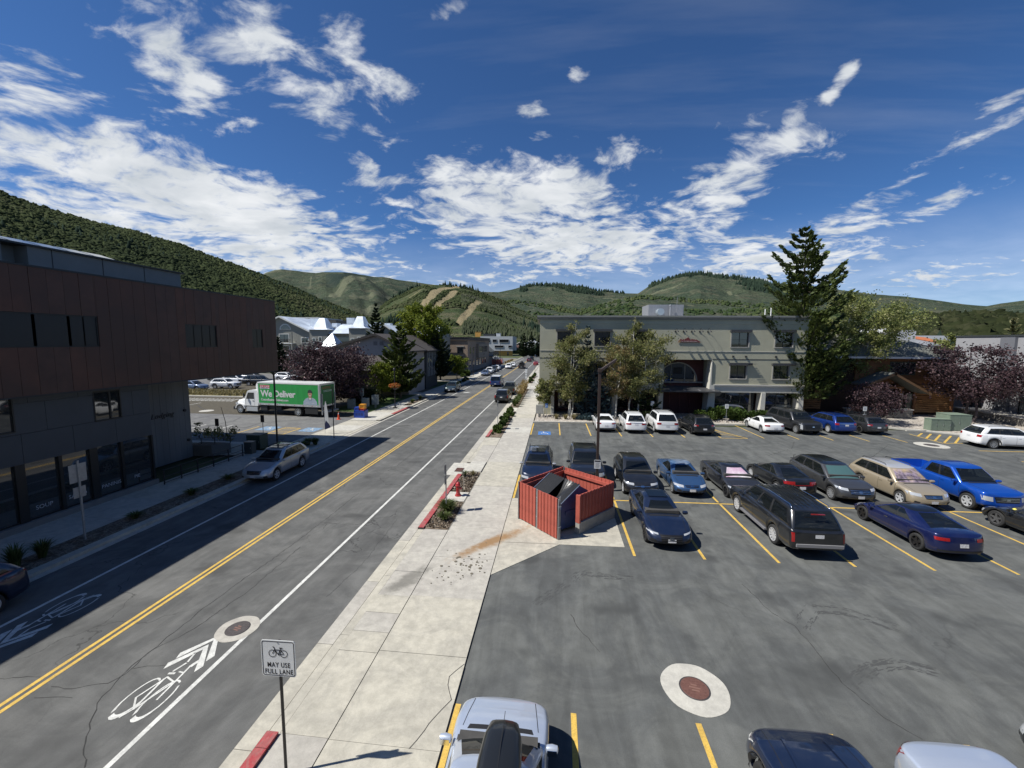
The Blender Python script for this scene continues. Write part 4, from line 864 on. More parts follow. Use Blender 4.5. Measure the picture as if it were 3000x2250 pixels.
# second row, noses to the camera
park('suv','dark blue-grey wagon with roof rails parked behind the dumpster fence by the sidewalk','car',S(SUV,L=4.64,W=1.82,H=1.66,wb=2.67,sunroof=1,rails=BLK,mirror=P['silver']),P['darkblue'],-.95,22.7,'down',ROWB)
park('suv','black boxy off-roader behind the dumpster fence beside the lamp pole','car',S(BIG,L=4.85,W=2.0,wb=2.92,H=1.80,cab=(1.2,1.95,4.3,4.75),T=[(0,.93),(.08,1.03),(.5,1.10),(1.25,1.15),(2.6,1.15),(4.0,1.18),(4.7,1.18),(4.85,1.08)]),P['black'],1.95,23.0,'down',ROWB)
park('suv','black crossover with chrome smile grille, nose out, right of the lamp pole','car',S(SUV,L=4.56,W=1.82,wb=2.62,H=1.65,r=.345,cab=(1.08,1.98,3.95,4.42),face=dict(lamp=(.48,.99,.72,.86),grille=(.5,.64,.74),bars=1),T=[(0,.76),(.10,.84),(.5,.93),(1.15,1.03),(2.4,1.05),(3.8,1.10),(4.4,1.13),(4.56,1.02)],rails=None,clad=1),P['black'],4.72,21.9,'down',ROWB,yaw=.02)
park('sedan','blue compact sedan with worn pale patches on its roof','car',S(SED,L=4.5,W=1.75,wb=2.70,H=1.43,fo=.88,r=.32,cab=(1.02,1.98,3.0,3.95),T=[(0,.66),(.12,.74),(.5,.83),(1.1,.94),(2.4,.96),(3.6,1.0),(4.1,1.03),(4.35,1.0),(4.5,.93)],face=dict(grille=(.42,.60,.68),bars=1,lamp=(.5,.98,.58,.72))),P['steel_blue'],7.42,22.3,'down',ROWB,top=mat('worn_roof_blue',(.10,.17,.28),.3,.3,.6,var=.5,vscale=3,var2=(.42,.46,.50)),yaw=.02)
park('sedan','dark grey sedan with a patterned white sunshade behind its windscreen','car',S(SED,L=4.88,W=1.84,wb=2.82,H=1.44,rim=RIMD,face=dict(grille=(.62,.34,.50),bars=2,chrome=0,lamp=(.50,.98,.62,.74),lower=(.7,.26,.30)),shade=mat('sunshade_pastel',(.62,.60,.60),.3,0,.6,var=.35,vscale=3.2,var2=(.45,.20,.36)),shade_label='windscreen with a patterned white sunshade'),P['dark_grey'],10.2,22.0,'down',ROWB,top=P['black'],yaw=.03)
park('coupe','black low coupe parked tail out with a red strip between its tail lamps','car',S(SED,L=4.54,W=1.79,wb=2.70,H=1.42,cab=(1.2,2.1,3.0,4.05),win=[(.04,.55),(.60,.82)],T=[(0,.66),(.12,.74),(.5,.82),(1.2,.93),(2.4,.955),(3.6,1.0),(4.2,1.04),(4.4,1.02),(4.54,.95)],back=dict(lamp=(.42,.955,.80,.96),plate=.64,bar=TAIL),spokes=10,rim=RIM),P['black'],13.2,22.9,'up',ROWB,yaw=.05)
sf = park('suv','grey seven-seat crossover with a bicycle rack on its tail','car',S(SUV,L=4.9,W=1.88,wb=2.80,H=1.70,cab=(1.10,2.0,4.25,4.75),clad=0,T=[(0,.78),(.10,.88),(.5,.96),(1.15,1.05),(2.4,1.07),(3.9,1.13),(4.7,1.17),(4.90,1.05)],rim=RIMG,spokes=10,face=dict(lamp=(.58,.99,.74,.90),grille=(.56,.58,.84),bars=3),shade=GLASS_T,rails=None),P['grey'],15.75,22.3,'down',ROWB,top=P['black'],yaw=.03)
b_ = MB()
for z in (.75,1.05): b_.tube([(-2.45,-.5,z),(-2.9,-.5,z),(-2.9,.5,z),(-2.45,.5,z)],.018,6)
for y in (-.3,.3): b_.tube([(-2.9,y,.75),(-2.9,y,1.25),(-2.75,y,1.3)],.018,6)
b_.build('bicycle_rack',BLK,sf,smooth=60)
park('suv','gold seven-seat crossover with a colourful sunshade','car',S(SUV,L=4.79,W=1.91,wb=2.79,H=1.73,clad=0,rails=BLK,cab=(1.10,1.95,4.15,4.65),face=dict(lamp=(.56,.99,.70,.88),grille=(.46,.62,.80),bars=3),shade=mat('sunshade_picture',(.20,.16,.20),.25,0,.6,var=.9,vscale=5,var2=(.55,.42,.18)),shade_label='windscreen with a colourful printed sunshade'),P['gold'],18.95,22.0,'down',ROWB,top=mat('faded_gold_roof',(.50,.50,.50),.3,.3,.8),yaw=.03)
park('pickup','bright blue pickup truck with an empty open bed','pickup truck',S(PICK,spokes=6),P['bright_blue'],22.0,21.8,'down',ROWB,yaw=.03)
ROWC = 'cars parked in the row nearest the camera'
park('hatchback','dark blue-black hatchback, nose toward the camera, right of the dumpster fence','car',S(SED,L=4.5,W=1.80,wb=2.70,H=1.45,sunroof=1,cab=(1.25,2.15,3.5,4.25),T=[(0,.68),(.12,.76),(.5,.86),(1.25,.96),(2.4,.98),(3.6,1.02),(4.2,1.06),(4.5,.98)],win=[(.04,.42),(.46,.78)],rim=RIMD,spokes=10,er=.3,face=dict(grille=(.50,.42,.66),bars=3,chrome=0,lamp=(.56,.99,.64,.73))),P['darkblue'],4.72,16.3,'down',ROWC,yaw=.02)
sb = park('suv','large black off-roader with ribbed roof and tall red tail lamps','car',S(BIG,L=5.7,W=2.04,wb=3.30,fo=1.02,H=1.89,cab=(1.35,2.1,5.15,5.58),T=[(0,.95),(.08,1.06),(.5,1.13),(1.35,1.18),(2.6,1.18),(4.4,1.2),(5.5,1.20),(5.70,1.10)],rails=CHR,rim=RIM,spokes=10,steps=mat('step_grey',(.16,.16,.17),.5),back=dict(lamp=(.86,.955,.72,1.08),plate=.98,bump=mat('bumper_grey',(.22,.22,.23),.45))),P['black'],10.15,16.25,'up',ROWC,yaw=.02)
for s_ in (0,): MB().obox((-2.88,0,.62),(.05,1.72,.12)).build('bumper_step',mat('bumper_grey',(.22,.22,.23),.45),sb)
for i in range(7): MB().obox((-.75,(i-3)*.19,1.905),(2.6,.05,.012)).build('roof_rib',P['black'],sb)
MB().obox((-2.62,0,1.78),(.05,.5,.03)).build('high_brake_lamp',TAIL,sb)
park('sedan','dark blue electric fastback sedan with dark wheels, tail toward the camera','car',S(TESLA,L=4.69,rails=None,spokes=5),P['navy'],15.65,16.8,'up',ROWC,yaw=.03,top=mat('glass_roof',(.010,.013,.018),.05,ior=1.7))
pc = park('sedan','black sedan with hazy headlamp, cut by the right edge of the picture','car',S(SED,L=4.85,H=1.47,rim=mat('steel_wheel',(.12,.12,.12),.6,.5),r=.36),P['black'],21.35,16.7,'up',ROWC,yaw=.04)
t = MB(); t.lathe([(.05,-.02),(.10,.04),(.10,.28),(.04,.36)],n=8,axis='X'); bt = t.build('strap_bundle',mat('yellow_fabric',(.75,.68,.12),.6),None,smooth=60,loc=(20.55,20.05,1.02)); bt.scale=(1.8,.8,.6); tag(bt,'bright yellow bundle lying on the bonnet of the black sedan at the right edge','bundle')
# nearest row, noses away from the camera
NR = 'cars at the bottom edge of the picture'
sc1 = make_car('suv','silver wagon carrying a long black roof box at the bottom edge','car',S(SUV,L=4.65,W=1.80,wb=2.65,H=1.62,cab=(1.15,2.1,4.0,4.5),T=[(0,.74),(.10,.84),(.5,.92),(1.15,1.02),(2.4,1.04),(3.8,1.08),(4.4,1.12),(4.65,1.02)],rails=BLK,clad=0,face=dict(lamp=(.55,.985,.66,.80))),P['pale_silver'],(-.92,5.86,0),UPY,NR)
rb = MB(); prof = [(0,.02),(.06,.13),(.35,.20),(.9,.235),(1.75,.235),(2.1,.20),(2.3,.10),(2.34,.0)]; k = 10; V = []
for x,wd in [(0,.05),(.03,.17),(.12,.26),(.35,.325),(.8,.345),(1.5,.345),(1.95,.32),(2.2,.25),(2.32,.12),(2.35,.04)]:
    h = float(np.interp(x,[0,.05,.3,.8,1.7,2.2,2.35],[.10,.20,.30,.345,.345,.28,.14]))
    for a in np.linspace(0,2*PI,17)[:-1]:
        cy, cz = math.cos(a), math.sin(a); e = .55
        V.append((x, wd*math.copysign(abs(cy)**e,cy), .5*h+.5*h*math.copysign(abs(cz)**e,cz)))
rb.add(V,[(i*16+j,i*16+(j+1)%16,(i+1)*16+(j+1)%16,(i+1)*16+j) for i in range(9) for j in range(16)]+[tuple(range(16)),tuple(range(144,160))])
rbt = thing('roof_box','long glossy black cargo box on the roof bars of the silver wagon','roof box',(-.76,4.15,1.66),UPY)
rb.build('shell',mat('box_black',(.012,.013,.013),.35,0,.5),rbt,smooth=50); MB().box(.15,2.3,-.004,.004,.335,.352).build('lid_ridge',BLK,rbt)
make_car('suv','black crossover pointing away at the bottom edge right of the broad manhole','car',S(SUV,L=4.68,W=1.85,wb=2.74,H=1.6,cab=(1.5,2.35,4.05,4.55),T=[(0,.78),(.10,.88),(.5,.97),(1.5,1.06),(2.4,1.08),(3.8,1.12),(4.5,1.15),(4.68,1.05)],rails=None,creases=1,face=dict(lamp=(.6,.98,.70,.86))),P['darkblue'],(4.78,5.72,0),UPY+.02,NR)
make_car('sedan','pale blue silver sedan with dark lip on its trunk lid at the bottom edge','car',S(SED,L=4.7,W=1.83,back=dict(lamp=(.62,.955,.76,.96),plate=.60)),P['pale_silver'],(7.33,5.5,0),DNY+.02,NR)
make_car('sedan','dark car of which only a sliver shows at the lower right edge','car',SED,P['black'],(10.42,6.6,0),UPY,NR)
# street
ST = 'vehicles on the street'
make_car('suv','silver wagon parked in the brown building shadow, facing the camera','car',S(SUV,L=4.56,W=1.80,wb=2.62,H=1.66,cab=(1.12,2.0,3.95,4.42),T=[(0,.74),(.10,.84),(.5,.92),(1.15,1.02),(2.4,1.04),(3.8,1.08),(4.4,1.12),(4.56,1.02)],rails=BLK,cross=1,clad=0,spokes=5,face=dict(lamp=(.58,.985,.64,.82),grille=(.5,.58,.76)),sunroof=1),P['silver'],(-17.45,23.8,0),DNY+.03,ST)
make_car('suv','dark vehicle in deep shadow at the left edge of the picture','car',S(SUV,clad=0),P['darkblue'],(-17.6,8.6,0),DNY,ST)
make_car('suv','dark green-grey crossover facing the camera at the left kerb, alone beyond the lamp with flowers','car',S(SUV,L=4.7,rails=None),P['green_grey'],(-17.25,67.8,0),DNY,ST)
VAN = dict(L=5.3,W=2.0,wb=3.4,fo=.85,r=.37,H=2.10,sill=.34,T=[(0,.95),(.1,1.06),(.5,1.14),(.9,1.22),(5.1,1.2),(5.3,1.15)],cab=(.62,1.2,5.05,5.24),win=[(.03,.24)],fr=.3,er=.12,rake=.08,rake2=.02,tum=(.93,.80),rc=(.08,.12),back=dict(lamp=(.86,.955,.75,1.1),plate=.62,bump=CHR),clad=0)
make_car('van','blue van with white roof driving away in the right lane','van',VAN,P['van_blue'],(-11.05,77.8,0),UPY,ST,top=P['white'])
make_car('suv','black off-roader parked at the right kerb, nearer of the two dark ones by the grasses','car',S(BIG,L=4.85,W=1.93,wb=2.79,H=1.82,cab=(1.25,1.95,4.3,4.75),T=[(0,.93),(.08,1.03),(.5,1.10),(1.25,1.15),(2.6,1.15),(4.0,1.18),(4.7,1.18),(4.85,1.08)]),P['black'],(-7.25,57.4,0),UPY,ST)
make_car('pickup','dark olive pickup parked at the right kerb beside the tawny grasses','pickup truck',PICK,P['olive_grey'],(-7.35,66.6,0),UPY,ST)
make_car('pickup','black pickup with a loaded bed driving away','pickup truck',PICK,P['black'],(-10.6,131,0),UPY,ST,detail=1)
ld_ = MB()
for i in range(9): ld_.obox((random.uniform(-.7,.7),random.uniform(-1.6,0),random.uniform(1.0,2.2)),(random.uniform(.3,.8),random.uniform(.3,.9),.35),rz=random.random()*3,rx=random.random(),ry=random.random())
lo = ld_.build('load',mat('tarp_dark',(.03,.03,.03),.7),None,loc=(-10.6,129.9,0)); tag(lo,'dark jumble of gear heaped in the bed of the distant black pickup','load')
make_car('suv','white crossover driving toward the camera, nearer of two white ones','car',S(SUV,spokes=5),P['white'],(-14.6,129,0),DNY,ST,detail=1)
make_car('sedan','white sedan driving toward the camera behind the white crossover','car',SED,P['white'],(-14.5,141,0),DNY,ST,detail=1)
make_car('suv','dark red crossover driving away far up the street','car',SUV,P['maroon'],(-11.2,177,0),UPY,ST,detail=1)
make_car('sedan','bright red car at the right kerb far up the street','car',SED,P['red'],(-7.1,152,0),UPY,ST,detail=1)
make_car('pickup','small dark pickup on the far street ahead of the dark red crossover','pickup truck',PICK,P['dark_grey'],(-10.9,190,0),UPY,ST,detail=0)
make_car('sedan','white car at the far crossing','car',SED,P['white'],(-12,236,0),0,ST,detail=0)
for i,(pk,y,spx,lb) in enumerate((('bluegrey',102,SED,'blue-grey sedan first in the parked line before the tan brick building'),('white',108.5,SUV,'white crossover second in the parked line before the tan brick building'),('black',115,SUV,'black crossover third in the parked line before the tan brick building'),('white',121.5,S(SED,H=1.5),'white car fourth in the parked line before the tan brick building'))):
    make_car('sedan' if spx is SED else 'suv',lb,'car',spx,P[pk],(-17.4,y,0),DNY,'cars parked on the left before the tan building',detail=1)
cl = ['white','silver','black','white','grey','silver','darkblue','red','white','black']
nm_ = ['near end of','second in','third in','fourth in','fifth in','sixth in','seventh in','eighth in','ninth in','far end of']
for i in range(10):
    make_car('sedan',f'{cl[i].replace("dark"," dark ").strip()} parked car, {nm_[i]} the rank before the white panelled building','car',SED if i%2 else S(SUV),P[cl[i]],(-22.5-.5*i,160+i*3.4,0),0+PI*(i%2),'cars before the white panelled building',detail=0)
# side lot behind the brown building
BL = 'cars parked in the side lot beyond the dry grass'
for nm,lb,spx,pk,x,y,rz in (('suv','grey crossover nearest the concrete wall in the side lot',SUV,'bluegrey',-60.2,62.5,0),('suv','white off-roader second from the concrete wall in the side lot',S(BIG,L=4.6,W=1.85,wb=2.7,H=1.78,cab=(1.3,2.0,4.0,4.5)),'white',-57.3,66.0,.1),('suv','long black off-roader in the side lot above the truck cab',BIG,'black',-55.3,71.5,.15),
    ('suv','white crossover behind the long black off-roader in the side lot',SUV,'white',-62,74,.1),('sedan','dark sedan in the side lot behind the refrigeration unit',SED,'dark_grey',-50.6,74,.1),('sedan','dark red sedan in the side lot half hidden by the purple tree',SED,'maroon',-48.5,77,0),('suv','silver crossover in the back rank of the side lot',SUV,'silver',-63,80,0),
    ('suv','white crossover in the back rank of the side lot',SUV,'white',-57,82,0),('sedan','black sedan in the back rank of the side lot',SED,'black',-68,77,0),('suv','red crossover in the back rank of the side lot beside the purple tree',SUV,'red',-46,80,0),('sedan','blue sedan in the farthest rank of the side lot',SED,'steel_blue',-51,86,0),('sedan','silver sedan in the farthest rank of the side lot',SED,'silver',-70,84,0),('suv','black crossover in the farthest rank of the side lot',SUV,'black',-75,88,0)):
    make_car(nm,lb,'car',spx,P[pk],(x,y,0),rz,BL,detail=1)
# ------------------------------------------------------------------ buildings
def facade(rects_out, holes):
    """rectangles of a wall plane left after cutting holes; (x0,x1,z0,z1)"""
    X0,X1,Z0,Z1 = rects_out; xs = sorted({X0,X1,*[h[0] for h in holes],*[h[1] for h in holes]}); out = []
    for a,b in zip(xs,xs[1:]):
        if a < X0 or b > X1: continue
        hs = sorted([(h[2],h[3]) for h in holes if h[0] < (a+b)/2 < h[1]]); z = Z0
        for h0,h1 in hs:
            if h0 > z: out.append((a,b,z,h0))
            z = max(z,h1)
        if z < Z1: out.append((a,b,z,Z1))
    return out
def wall_y(mb, y0, y1, rect, holes, mi=0):
    for a,b,z0,z1 in facade(rect,holes): mb.box(a,b,y0,y1,z0,z1,mi)
    return mb
def window_y(parent, x0, x1, z0, z1, y, fm, gm, nx=2, nz=2, fw=.07, depth=.14, proud=.05, mul=.035, name='window'):
    """window facing -y set in a hole; frame > pane, glazing bars"""
    f = MB(); yo, yi = y-proud, y+depth
    f.box(x0-fw,x0,yo,yi,z0-fw,z1+fw); f.box(x1,x1+fw,yo,yi,z0-fw,z1+fw); f.box(x0,x1,yo,yi,z1,z1+fw); f.box(x0,x1,yo-.03,yi,z0-fw,z0)
    fo = f.build(name,fm,parent)
    for i in range(nx):
        a, b = x0+(x1-x0)*i/nx, x0+(x1-x0)*(i+1)/nx
        MB().add([(a,yi-.04,z0),(b,yi-.04,z0),(b,yi-.04+random.uniform(-.004,.004),z1),(a,yi-.04,z1)],[(0,1,2,3)]).build('pane',gm,fo)
    b = MB()
    for i in range(1,nx): x = x0+(x1-x0)*i/nx; b.box(x-mul/2,x+mul/2,yi-.085,yi-.045,z0,z1)
    for i in range(nx):
        for k in range(1,nz):
            z = z0+(z1-z0)*k/nz; a, c = x0+(x1-x0)*i/nx+mul/2, x0+(x1-x0)*(i+1)/nx-mul/2; b.box(a,c,yi-.08,yi-.05,z-mul*.35,z+mul*.35)
    if nx > 1 or nz > 1: b.build('glazing_bar',mat('bar_dark',(.03,.03,.03),.5),fo)
    return fo
GL = mat('window_glass', (.020,.024,.028), .03, ior=1.95)
GLL = mat('window_glass_pale', (.10,.12,.13), .06, ior=1.9)
STUC = mat('stucco_grey', (.385,.375,.275), .92, var=.07, vscale=1.1, bump=.5, bscale=28, var2=(.35,.345,.26))
STUL = mat('stucco_light', (.50,.49,.43), .9, var=.06, vscale=2, bump=.35, bscale=30)
TRIM = mat('trim_grey', (.30,.29,.26), .8, var=.05, vscale=3); DKT = mat('trim_dark', (.035,.04,.042), .6); BEAM = mat('steel_beam', (.045,.047,.05), .55)
MAROON = mat('maroon_wall', (.075,.022,.020), .75, var=.15, vscale=2)
# --- the grey stucco office building; local x runs along its front, y into it
GB = thing('office_building','three storey grey stucco office building with arched entrance recess behind the parking lot','office building',(-1.8,47.2,0),.035)
ft = 11.05
wins3 = [(1.95,3.75),(6.13,7.93),(10.30,12.10),(21.05,22.97),(25.70,27.60)]; wins2 = [(1.95,3.75),(6.13,7.93),(21.10,22.92),(25.68,27.45)]
holes = [(a,b,7.93,9.58) for a,b in wins3]+[(a,b,4.42,5.95) for a,b in wins2]+[(14.0-.02,19.15,3.72,6.52)]
w = MB(); wall_y(w,0,.35,(0,29.1,3.72,ft),holes)
w.box(0,.35,.35,15,0,ft); w.box(28.75,29.1,.35,15,0,ft); w.box(.35,28.75,14.65,15,0,ft)
w.build('wall',STUC,GB)
MB().box(.35,28.75,.35,14.65,10.6,10.7).build('roof',mat('roof_membrane',(.45,.44,.42),.9,var=.1,vscale=2),GB)
c = MB(); c.prism([(-.05,11.05),(-.05,10.93),(-.16,10.93),(-.16,11.0),(-.30,11.18),(-.30,11.36),(-.1,11.36),(.35,11.36),(.35,11.05)],-.32,29.4,axis='X'); co = c.build('cornice',mat('cornice_grey',(.20,.205,.19),.7,var=.06,vscale=3),GB)
c = MB(); c.box(-.32,-.0,.36,15.0,11.0,11.36); c.build('cornice',mat('cornice_grey',(.20,.205,.19),.7),GB)
d = MB(); d.prism([(0,10.92),(-.03,10.45),(0,10.42)],.0,29.1,axis='X'); d.build('frieze',STUC,GB)
# string courses and the sloped skirt below the first floor
MB().box(0,29.1,-.05,.0,7.42,7.47).build('string_course',mat('course_pale',(.52,.50,.45),.7),GB)
for a,b in ((0,13.98),(19.16,29.1)): MB().box(a,b,-.025,0,6.56,6.63).build('string_course',mat('course_dark',(.06,.06,.055),.8),GB)  # lower course in one flat dark colour
for a,b in ((0,1.9),(1.9,8.3),(8.3,13.4),(19.45,29.1)):
    s_ = MB(); s_.prism([(0,3.72),(-.16,3.72),(-.16,3.64),(-.06,3.60),(-.02,2.9),(.9,2.9),(.9,3.72)],a,b,axis='X'); s_.build('skirt',STUL,GB)
    MB().box(a,b,-.17,-.0,3.722,3.78).build('ledge',mat('course_pale',(.52,.50,.45),.7),GB)
# ground floor behind the piers
MB().box(.35,29.1,2.2,2.4,0,2.95).build('ground_floor_wall',MAROON,GB); MB().box(.0,29.1,.9,2.2,2.85,2.9).build('soffit',DKT,GB); MB().box(.35,29,0,2.2,.06,.10).build('terrace',K[0],GB)
sf_ = thing('x','','x'); C.objects.unlink(sf_); bpy.data.objects.remove(sf_)
for (a,b) in ((19.6,24.5),(25.1,28.6)):
    n_ = int((b-a)/1.25)
    for i in range(n_):
        x0, x1 = a+(b-a)*i/n_, a+(b-a)*(i+1)/n_
        f = MB(); f.box(x0,x0+.07,1.1,1.2,.1,2.88); f.box(x0+.07,x1,1.1,1.2,1.42,1.50); f.box(x0+.07,x1,1.1,1.2,.1,.32); fo = f.build('storefront_frame',DKT,GB)
        MB().box(x0+.07,x1,1.15,1.17,.32,1.42).build('pane',GLL if i%2 else GL,fo); MB().box(x0+.07,x1,1.15,1.17,1.5,2.88).build('pane',GL,fo)
MB().add([(20.5+2.9*(math.cos(a)+1)/2*1.0, 1.08, .95+.45*math.sin(a)) for a in np.linspace(0,PI,12)]+[(20.5+2.9*(math.cos(a)+1)/2, 1.08, .85+.36*math.sin(a)) for a in np.linspace(0,PI,12)],[(i,i+1,13+i,12+i) for i in range(11)]).build('window_lettering_arc',mat('print_white',(.6,.6,.6),.6),GB)
for (a,b) in ((2.3,3.6),(4.2,5.8),(9.2,10.5),(11.2,12.6)): MB().box(a,b,2.16,2.19,.5,2.5).build('pane',GL,GB)
# piers: slanted sides as in the photograph
def pier(x0,x1,splay,top=3.72,name='pier',y1=.9): 
    m = MB(); m.prism([(x0-splay,0),(x1,0),(x1,2.9),(x0,2.9)],-.16,y1,axis='Y'); return m.build(name,STUL,GB)
pier(1.35,1.72,.0); pier(8.35,8.85,.15); pier(13.45,13.95,.0); pier(24.62,25.04,.12); pier(28.62,29.08,.05)
m = MB(); m.prism([(0,0),(1.35,0),(1.35,1.2),(.35,2.9),(0,2.9)],.0,.6,axis='Y'); m.build('end_wall',STUC,GB)
m = MB(); m.prism([(18.68,0),(19.6,0),(19.6,2.9),(19.45,3.72),(19.15,3.72),(19.15,6.52),(19.10,6.52),(18.95,3.2)],-.14,1.2,axis='Y'); m.build('pier',STUL,GB)
# entrance recess with arched window, canopy
MB().box(13.98,19.15,2.3,2.5,.1,6.6).build('recess_wall',MAROON,GB); MB().box(13.7,13.98,.35,2.5,.1,6.6).build('recess_side',STUC,GB); MB().box(19.155,19.4,.35,2.5,.1,6.6).build('recess_side',STUC,GB); MB().box(13.98,19.15,.36,2.3,6.53,6.6).build('recess_ceiling',DKT,GB)
ax_, az_, ar = 16.2, 3.86, 2.28
A = [(ax_+ar*math.cos(t),az_+ar*math.sin(t)) for t in np.linspace(0,PI,25)]
Ai = [(ax_+(ar-.13)*math.cos(t),az_+(ar-.13)*math.sin(t)) for t in np.linspace(0,PI,25)]
m = MB(); m.add([(x,2.2,z) for x,z in A]+[(x,2.2,z) for x,z in Ai]+[(x,2.31,z) for x,z in A]+[(x,2.31,z) for x,z in Ai],[(i,i+1,26+i,25+i) for i in range(24)]+[(50+i,51+i,i+1,i) for i in range(24)]+[(25+i,26+i,76+i,75+i) for i in range(24)])
aw = m.build('arched_window',TRIM,GB)
for i,(x0,x1) in enumerate(((13.92,15.4),(15.4,17.0),(17.0,18.48))):
    xs = np.linspace(max(x0,ax_-ar+.13),min(x1,ax_+ar-.13),9); V = [(x,2.27,az_) for x in xs]+[(x,2.27,az_+math.sqrt(max(0,(ar-.13)**2-(x-ax_)**2))) for x in xs]
    MB().add(V,[(k,k+1,10+k,9+k) for k in range(8)]).build('pane',GL,aw)
    if i: MB().box(x0-.03,x0+.03,2.2,2.26,az_,az_+2.1).build('glazing_bar',TRIM,aw)
MB().box(13.98,19.15,2.1,2.3,3.72,3.86).build('sill_beam',TRIM,GB)
for i in range(4): x0 = 14.3+i*1.15; MB().box(x0,x0+1.0,2.22,2.26,.12,2.9).build('door',GL,GB)
for x in (15.35,16.5,17.65): MB().box(x-.05,x+.05,2.12,2.2,.1,3.0).build('door_post',mat('red_brown_steel',(.11,.03,.025),.6),GB)
cn = MB(); cn.prism([(-1.35,3.02),(-1.25,2.98),(1.6,3.30),(1.6,3.42),(-1.35,3.12)],13.2,19.75,axis='X'); cno = cn.build('canopy',BEAM,GB)
for x in (14.4,16.0,17.6,19.1): MB().box(x,x+.08,-1.2,1.6,3.13,3.22).build('canopy_rib',mat('rib_grey',(.20,.20,.21),.5),cno)
# windows with head beams
for (a,b),z0,z1,kk in [(p,7.93,9.58,3) for p in wins3]+[(p,4.42,5.95,2) for p in wins2]:
    f = window_y(GB,a+.04,b-.04,z0+.04,z1-.04,.0,TRIM,GL,2,2 if kk==3 else 1,.10,.22,.07)
    MB().box(a-.16,b+.16 if kk==3 else b+.45,-.26,.0,z1+.06,z1+.24).build('head_beam',BEAM,f); MB().box(a-.16,b+.16 if kk==3 else b+.45,-.32,-.26,z1+.03,z1+.27).build('head_flange',BEAM,f)
# metal awning slats whose shadow ribs the wall at right
for xa in (22.95,27.5):
    lv = MB()
    for i in range(9): lv.obox((xa+.30,-.30,6.12-i*.0),(.9,.02,.02)) if i == 0 else lv.box(xa-.1,xa+.75,-.07-.055*i,-.045-.055*i,6.10,6.115)
    lv.build('awning_slat',BEAM,GB)
# gooseneck lamps
gn = []
for i in range(5):
    x = 15.02+i*.874
    m = MB(); m.lathe([(.09,.0),(.09,.05),(.0,.06)],c=(0,-.06,9.62),n=10,axis='Y'); m.tube([(0,-.05,9.62),(0,-.2,9.95),(.02,-.45,9.98),(.04,-.62,9.7)],.018,6)
    o = m.build('gooseneck_lamp',BLK,GB,smooth=50,loc=(x,0,0)); s_ = MB(); s_.lathe([(.03,.12),(.06,.08),(.16,-.06),(.15,-.06),(.05,.05)],n=12,cap=False); s_.build('lamp_shade',BLK,o,smooth=50,loc=(.05,-.64,9.62))
for x in (2.1,7.75,21.35,22.72,25.9,27.25):
    m = MB(); m.box(-.08,.08,-.13,0,6.84,7.0); m.box(-.05,.05,-.3,-.13,6.9,6.95); m.build('spot_lamp',BLK,GB,loc=(x,0,0))
# mountain shaped sign
sg = [(0,0),(.13,.17),(.30,.40),(.45,.27),(.53,.30),(.60,.38),(.66,.27),(.83,.42),(.90,.42),(1.10,.57),(1.40,.25),(1.52,.40),(1.62,.30),(1.74,.36),(1.84,.27),(1.97,.33),(2.52,0)]
so = MB().prism([(15.32+x*1.0,8.44+z) for x,z in sg],-.10,-.04,axis='Y').build('mountain_sign',mat('sign_rust_red',(.13,.025,.025),.5),GB); put_text('sign_letters','THE PREMIER BUILDING',.17,mat('sign_cream',(.5,.4,.38),.6),so,(16.5,-.108,8.54),(PI/2,0,0),depth=.01)
# roof plant
hv = thing('roof_unit','grey screened ventilation unit on the flat roof of the grey building','roof unit',(12.3,57.5,10.7),.035)
for x0,x1 in ((0,2.3),(2.3,4.6)): MB().box(x0,x1,0,.1,0,2.75).build('screen_panel',mat('galvanised',(.30,.31,.33),.5,.4,var=.1,vscale=4),hv)
MB().box(0,.08,.1,3.5,0,2.75).box(4.52,4.6,.1,3.5,0,2.75).build('screen_side',mat('galvanised',(.30,.31,.33),.5,.4),hv)
MB().lathe([(.45,0),(.45,.9)],c=(1.4,-.9,1.75),n=14,axis='Y').build('duct',mat('zinc_blue',(.42,.48,.52),.35,.5),hv,smooth=40); MB().lathe([(.12,0),(.12,2.5),(.18,2.52),(.18,2.7),(0,2.75)],c=(2.75,-.4,0),n=10).build('flue',mat('galvanised',(.30,.31,.33),.5,.4),hv,smooth=40); MB().tube([(3.6,-.3,0),(3.6,-.3,3.7)],.025,5).build('aerial',mat('galvanised',(.30,.31,.33),.5,.4),hv)
for x,h,lb in ((27.1,2.3,'thin white vent pipe on the roof left of the pine'),(37.0,2.0,'thin white vent pipe on the roof seen through the pine')): tag(MB().tube([(0,0,0),(0,0,h)],.06,6).build('vent_pipe',P['white'],None,loc=(x if x<30 else 26.4,56,10.7)),lb,'vent pipe')
mem = MB(); mem.lathe([(1.5,0),(1.3,.25),(.6,.35),(0,.36)],n=14); tag(mem.build('roof_vent',P['white'],None,smooth=60,loc=(25.5,54,10.7)),'low white dome on the roof beside the pine','roof vent')

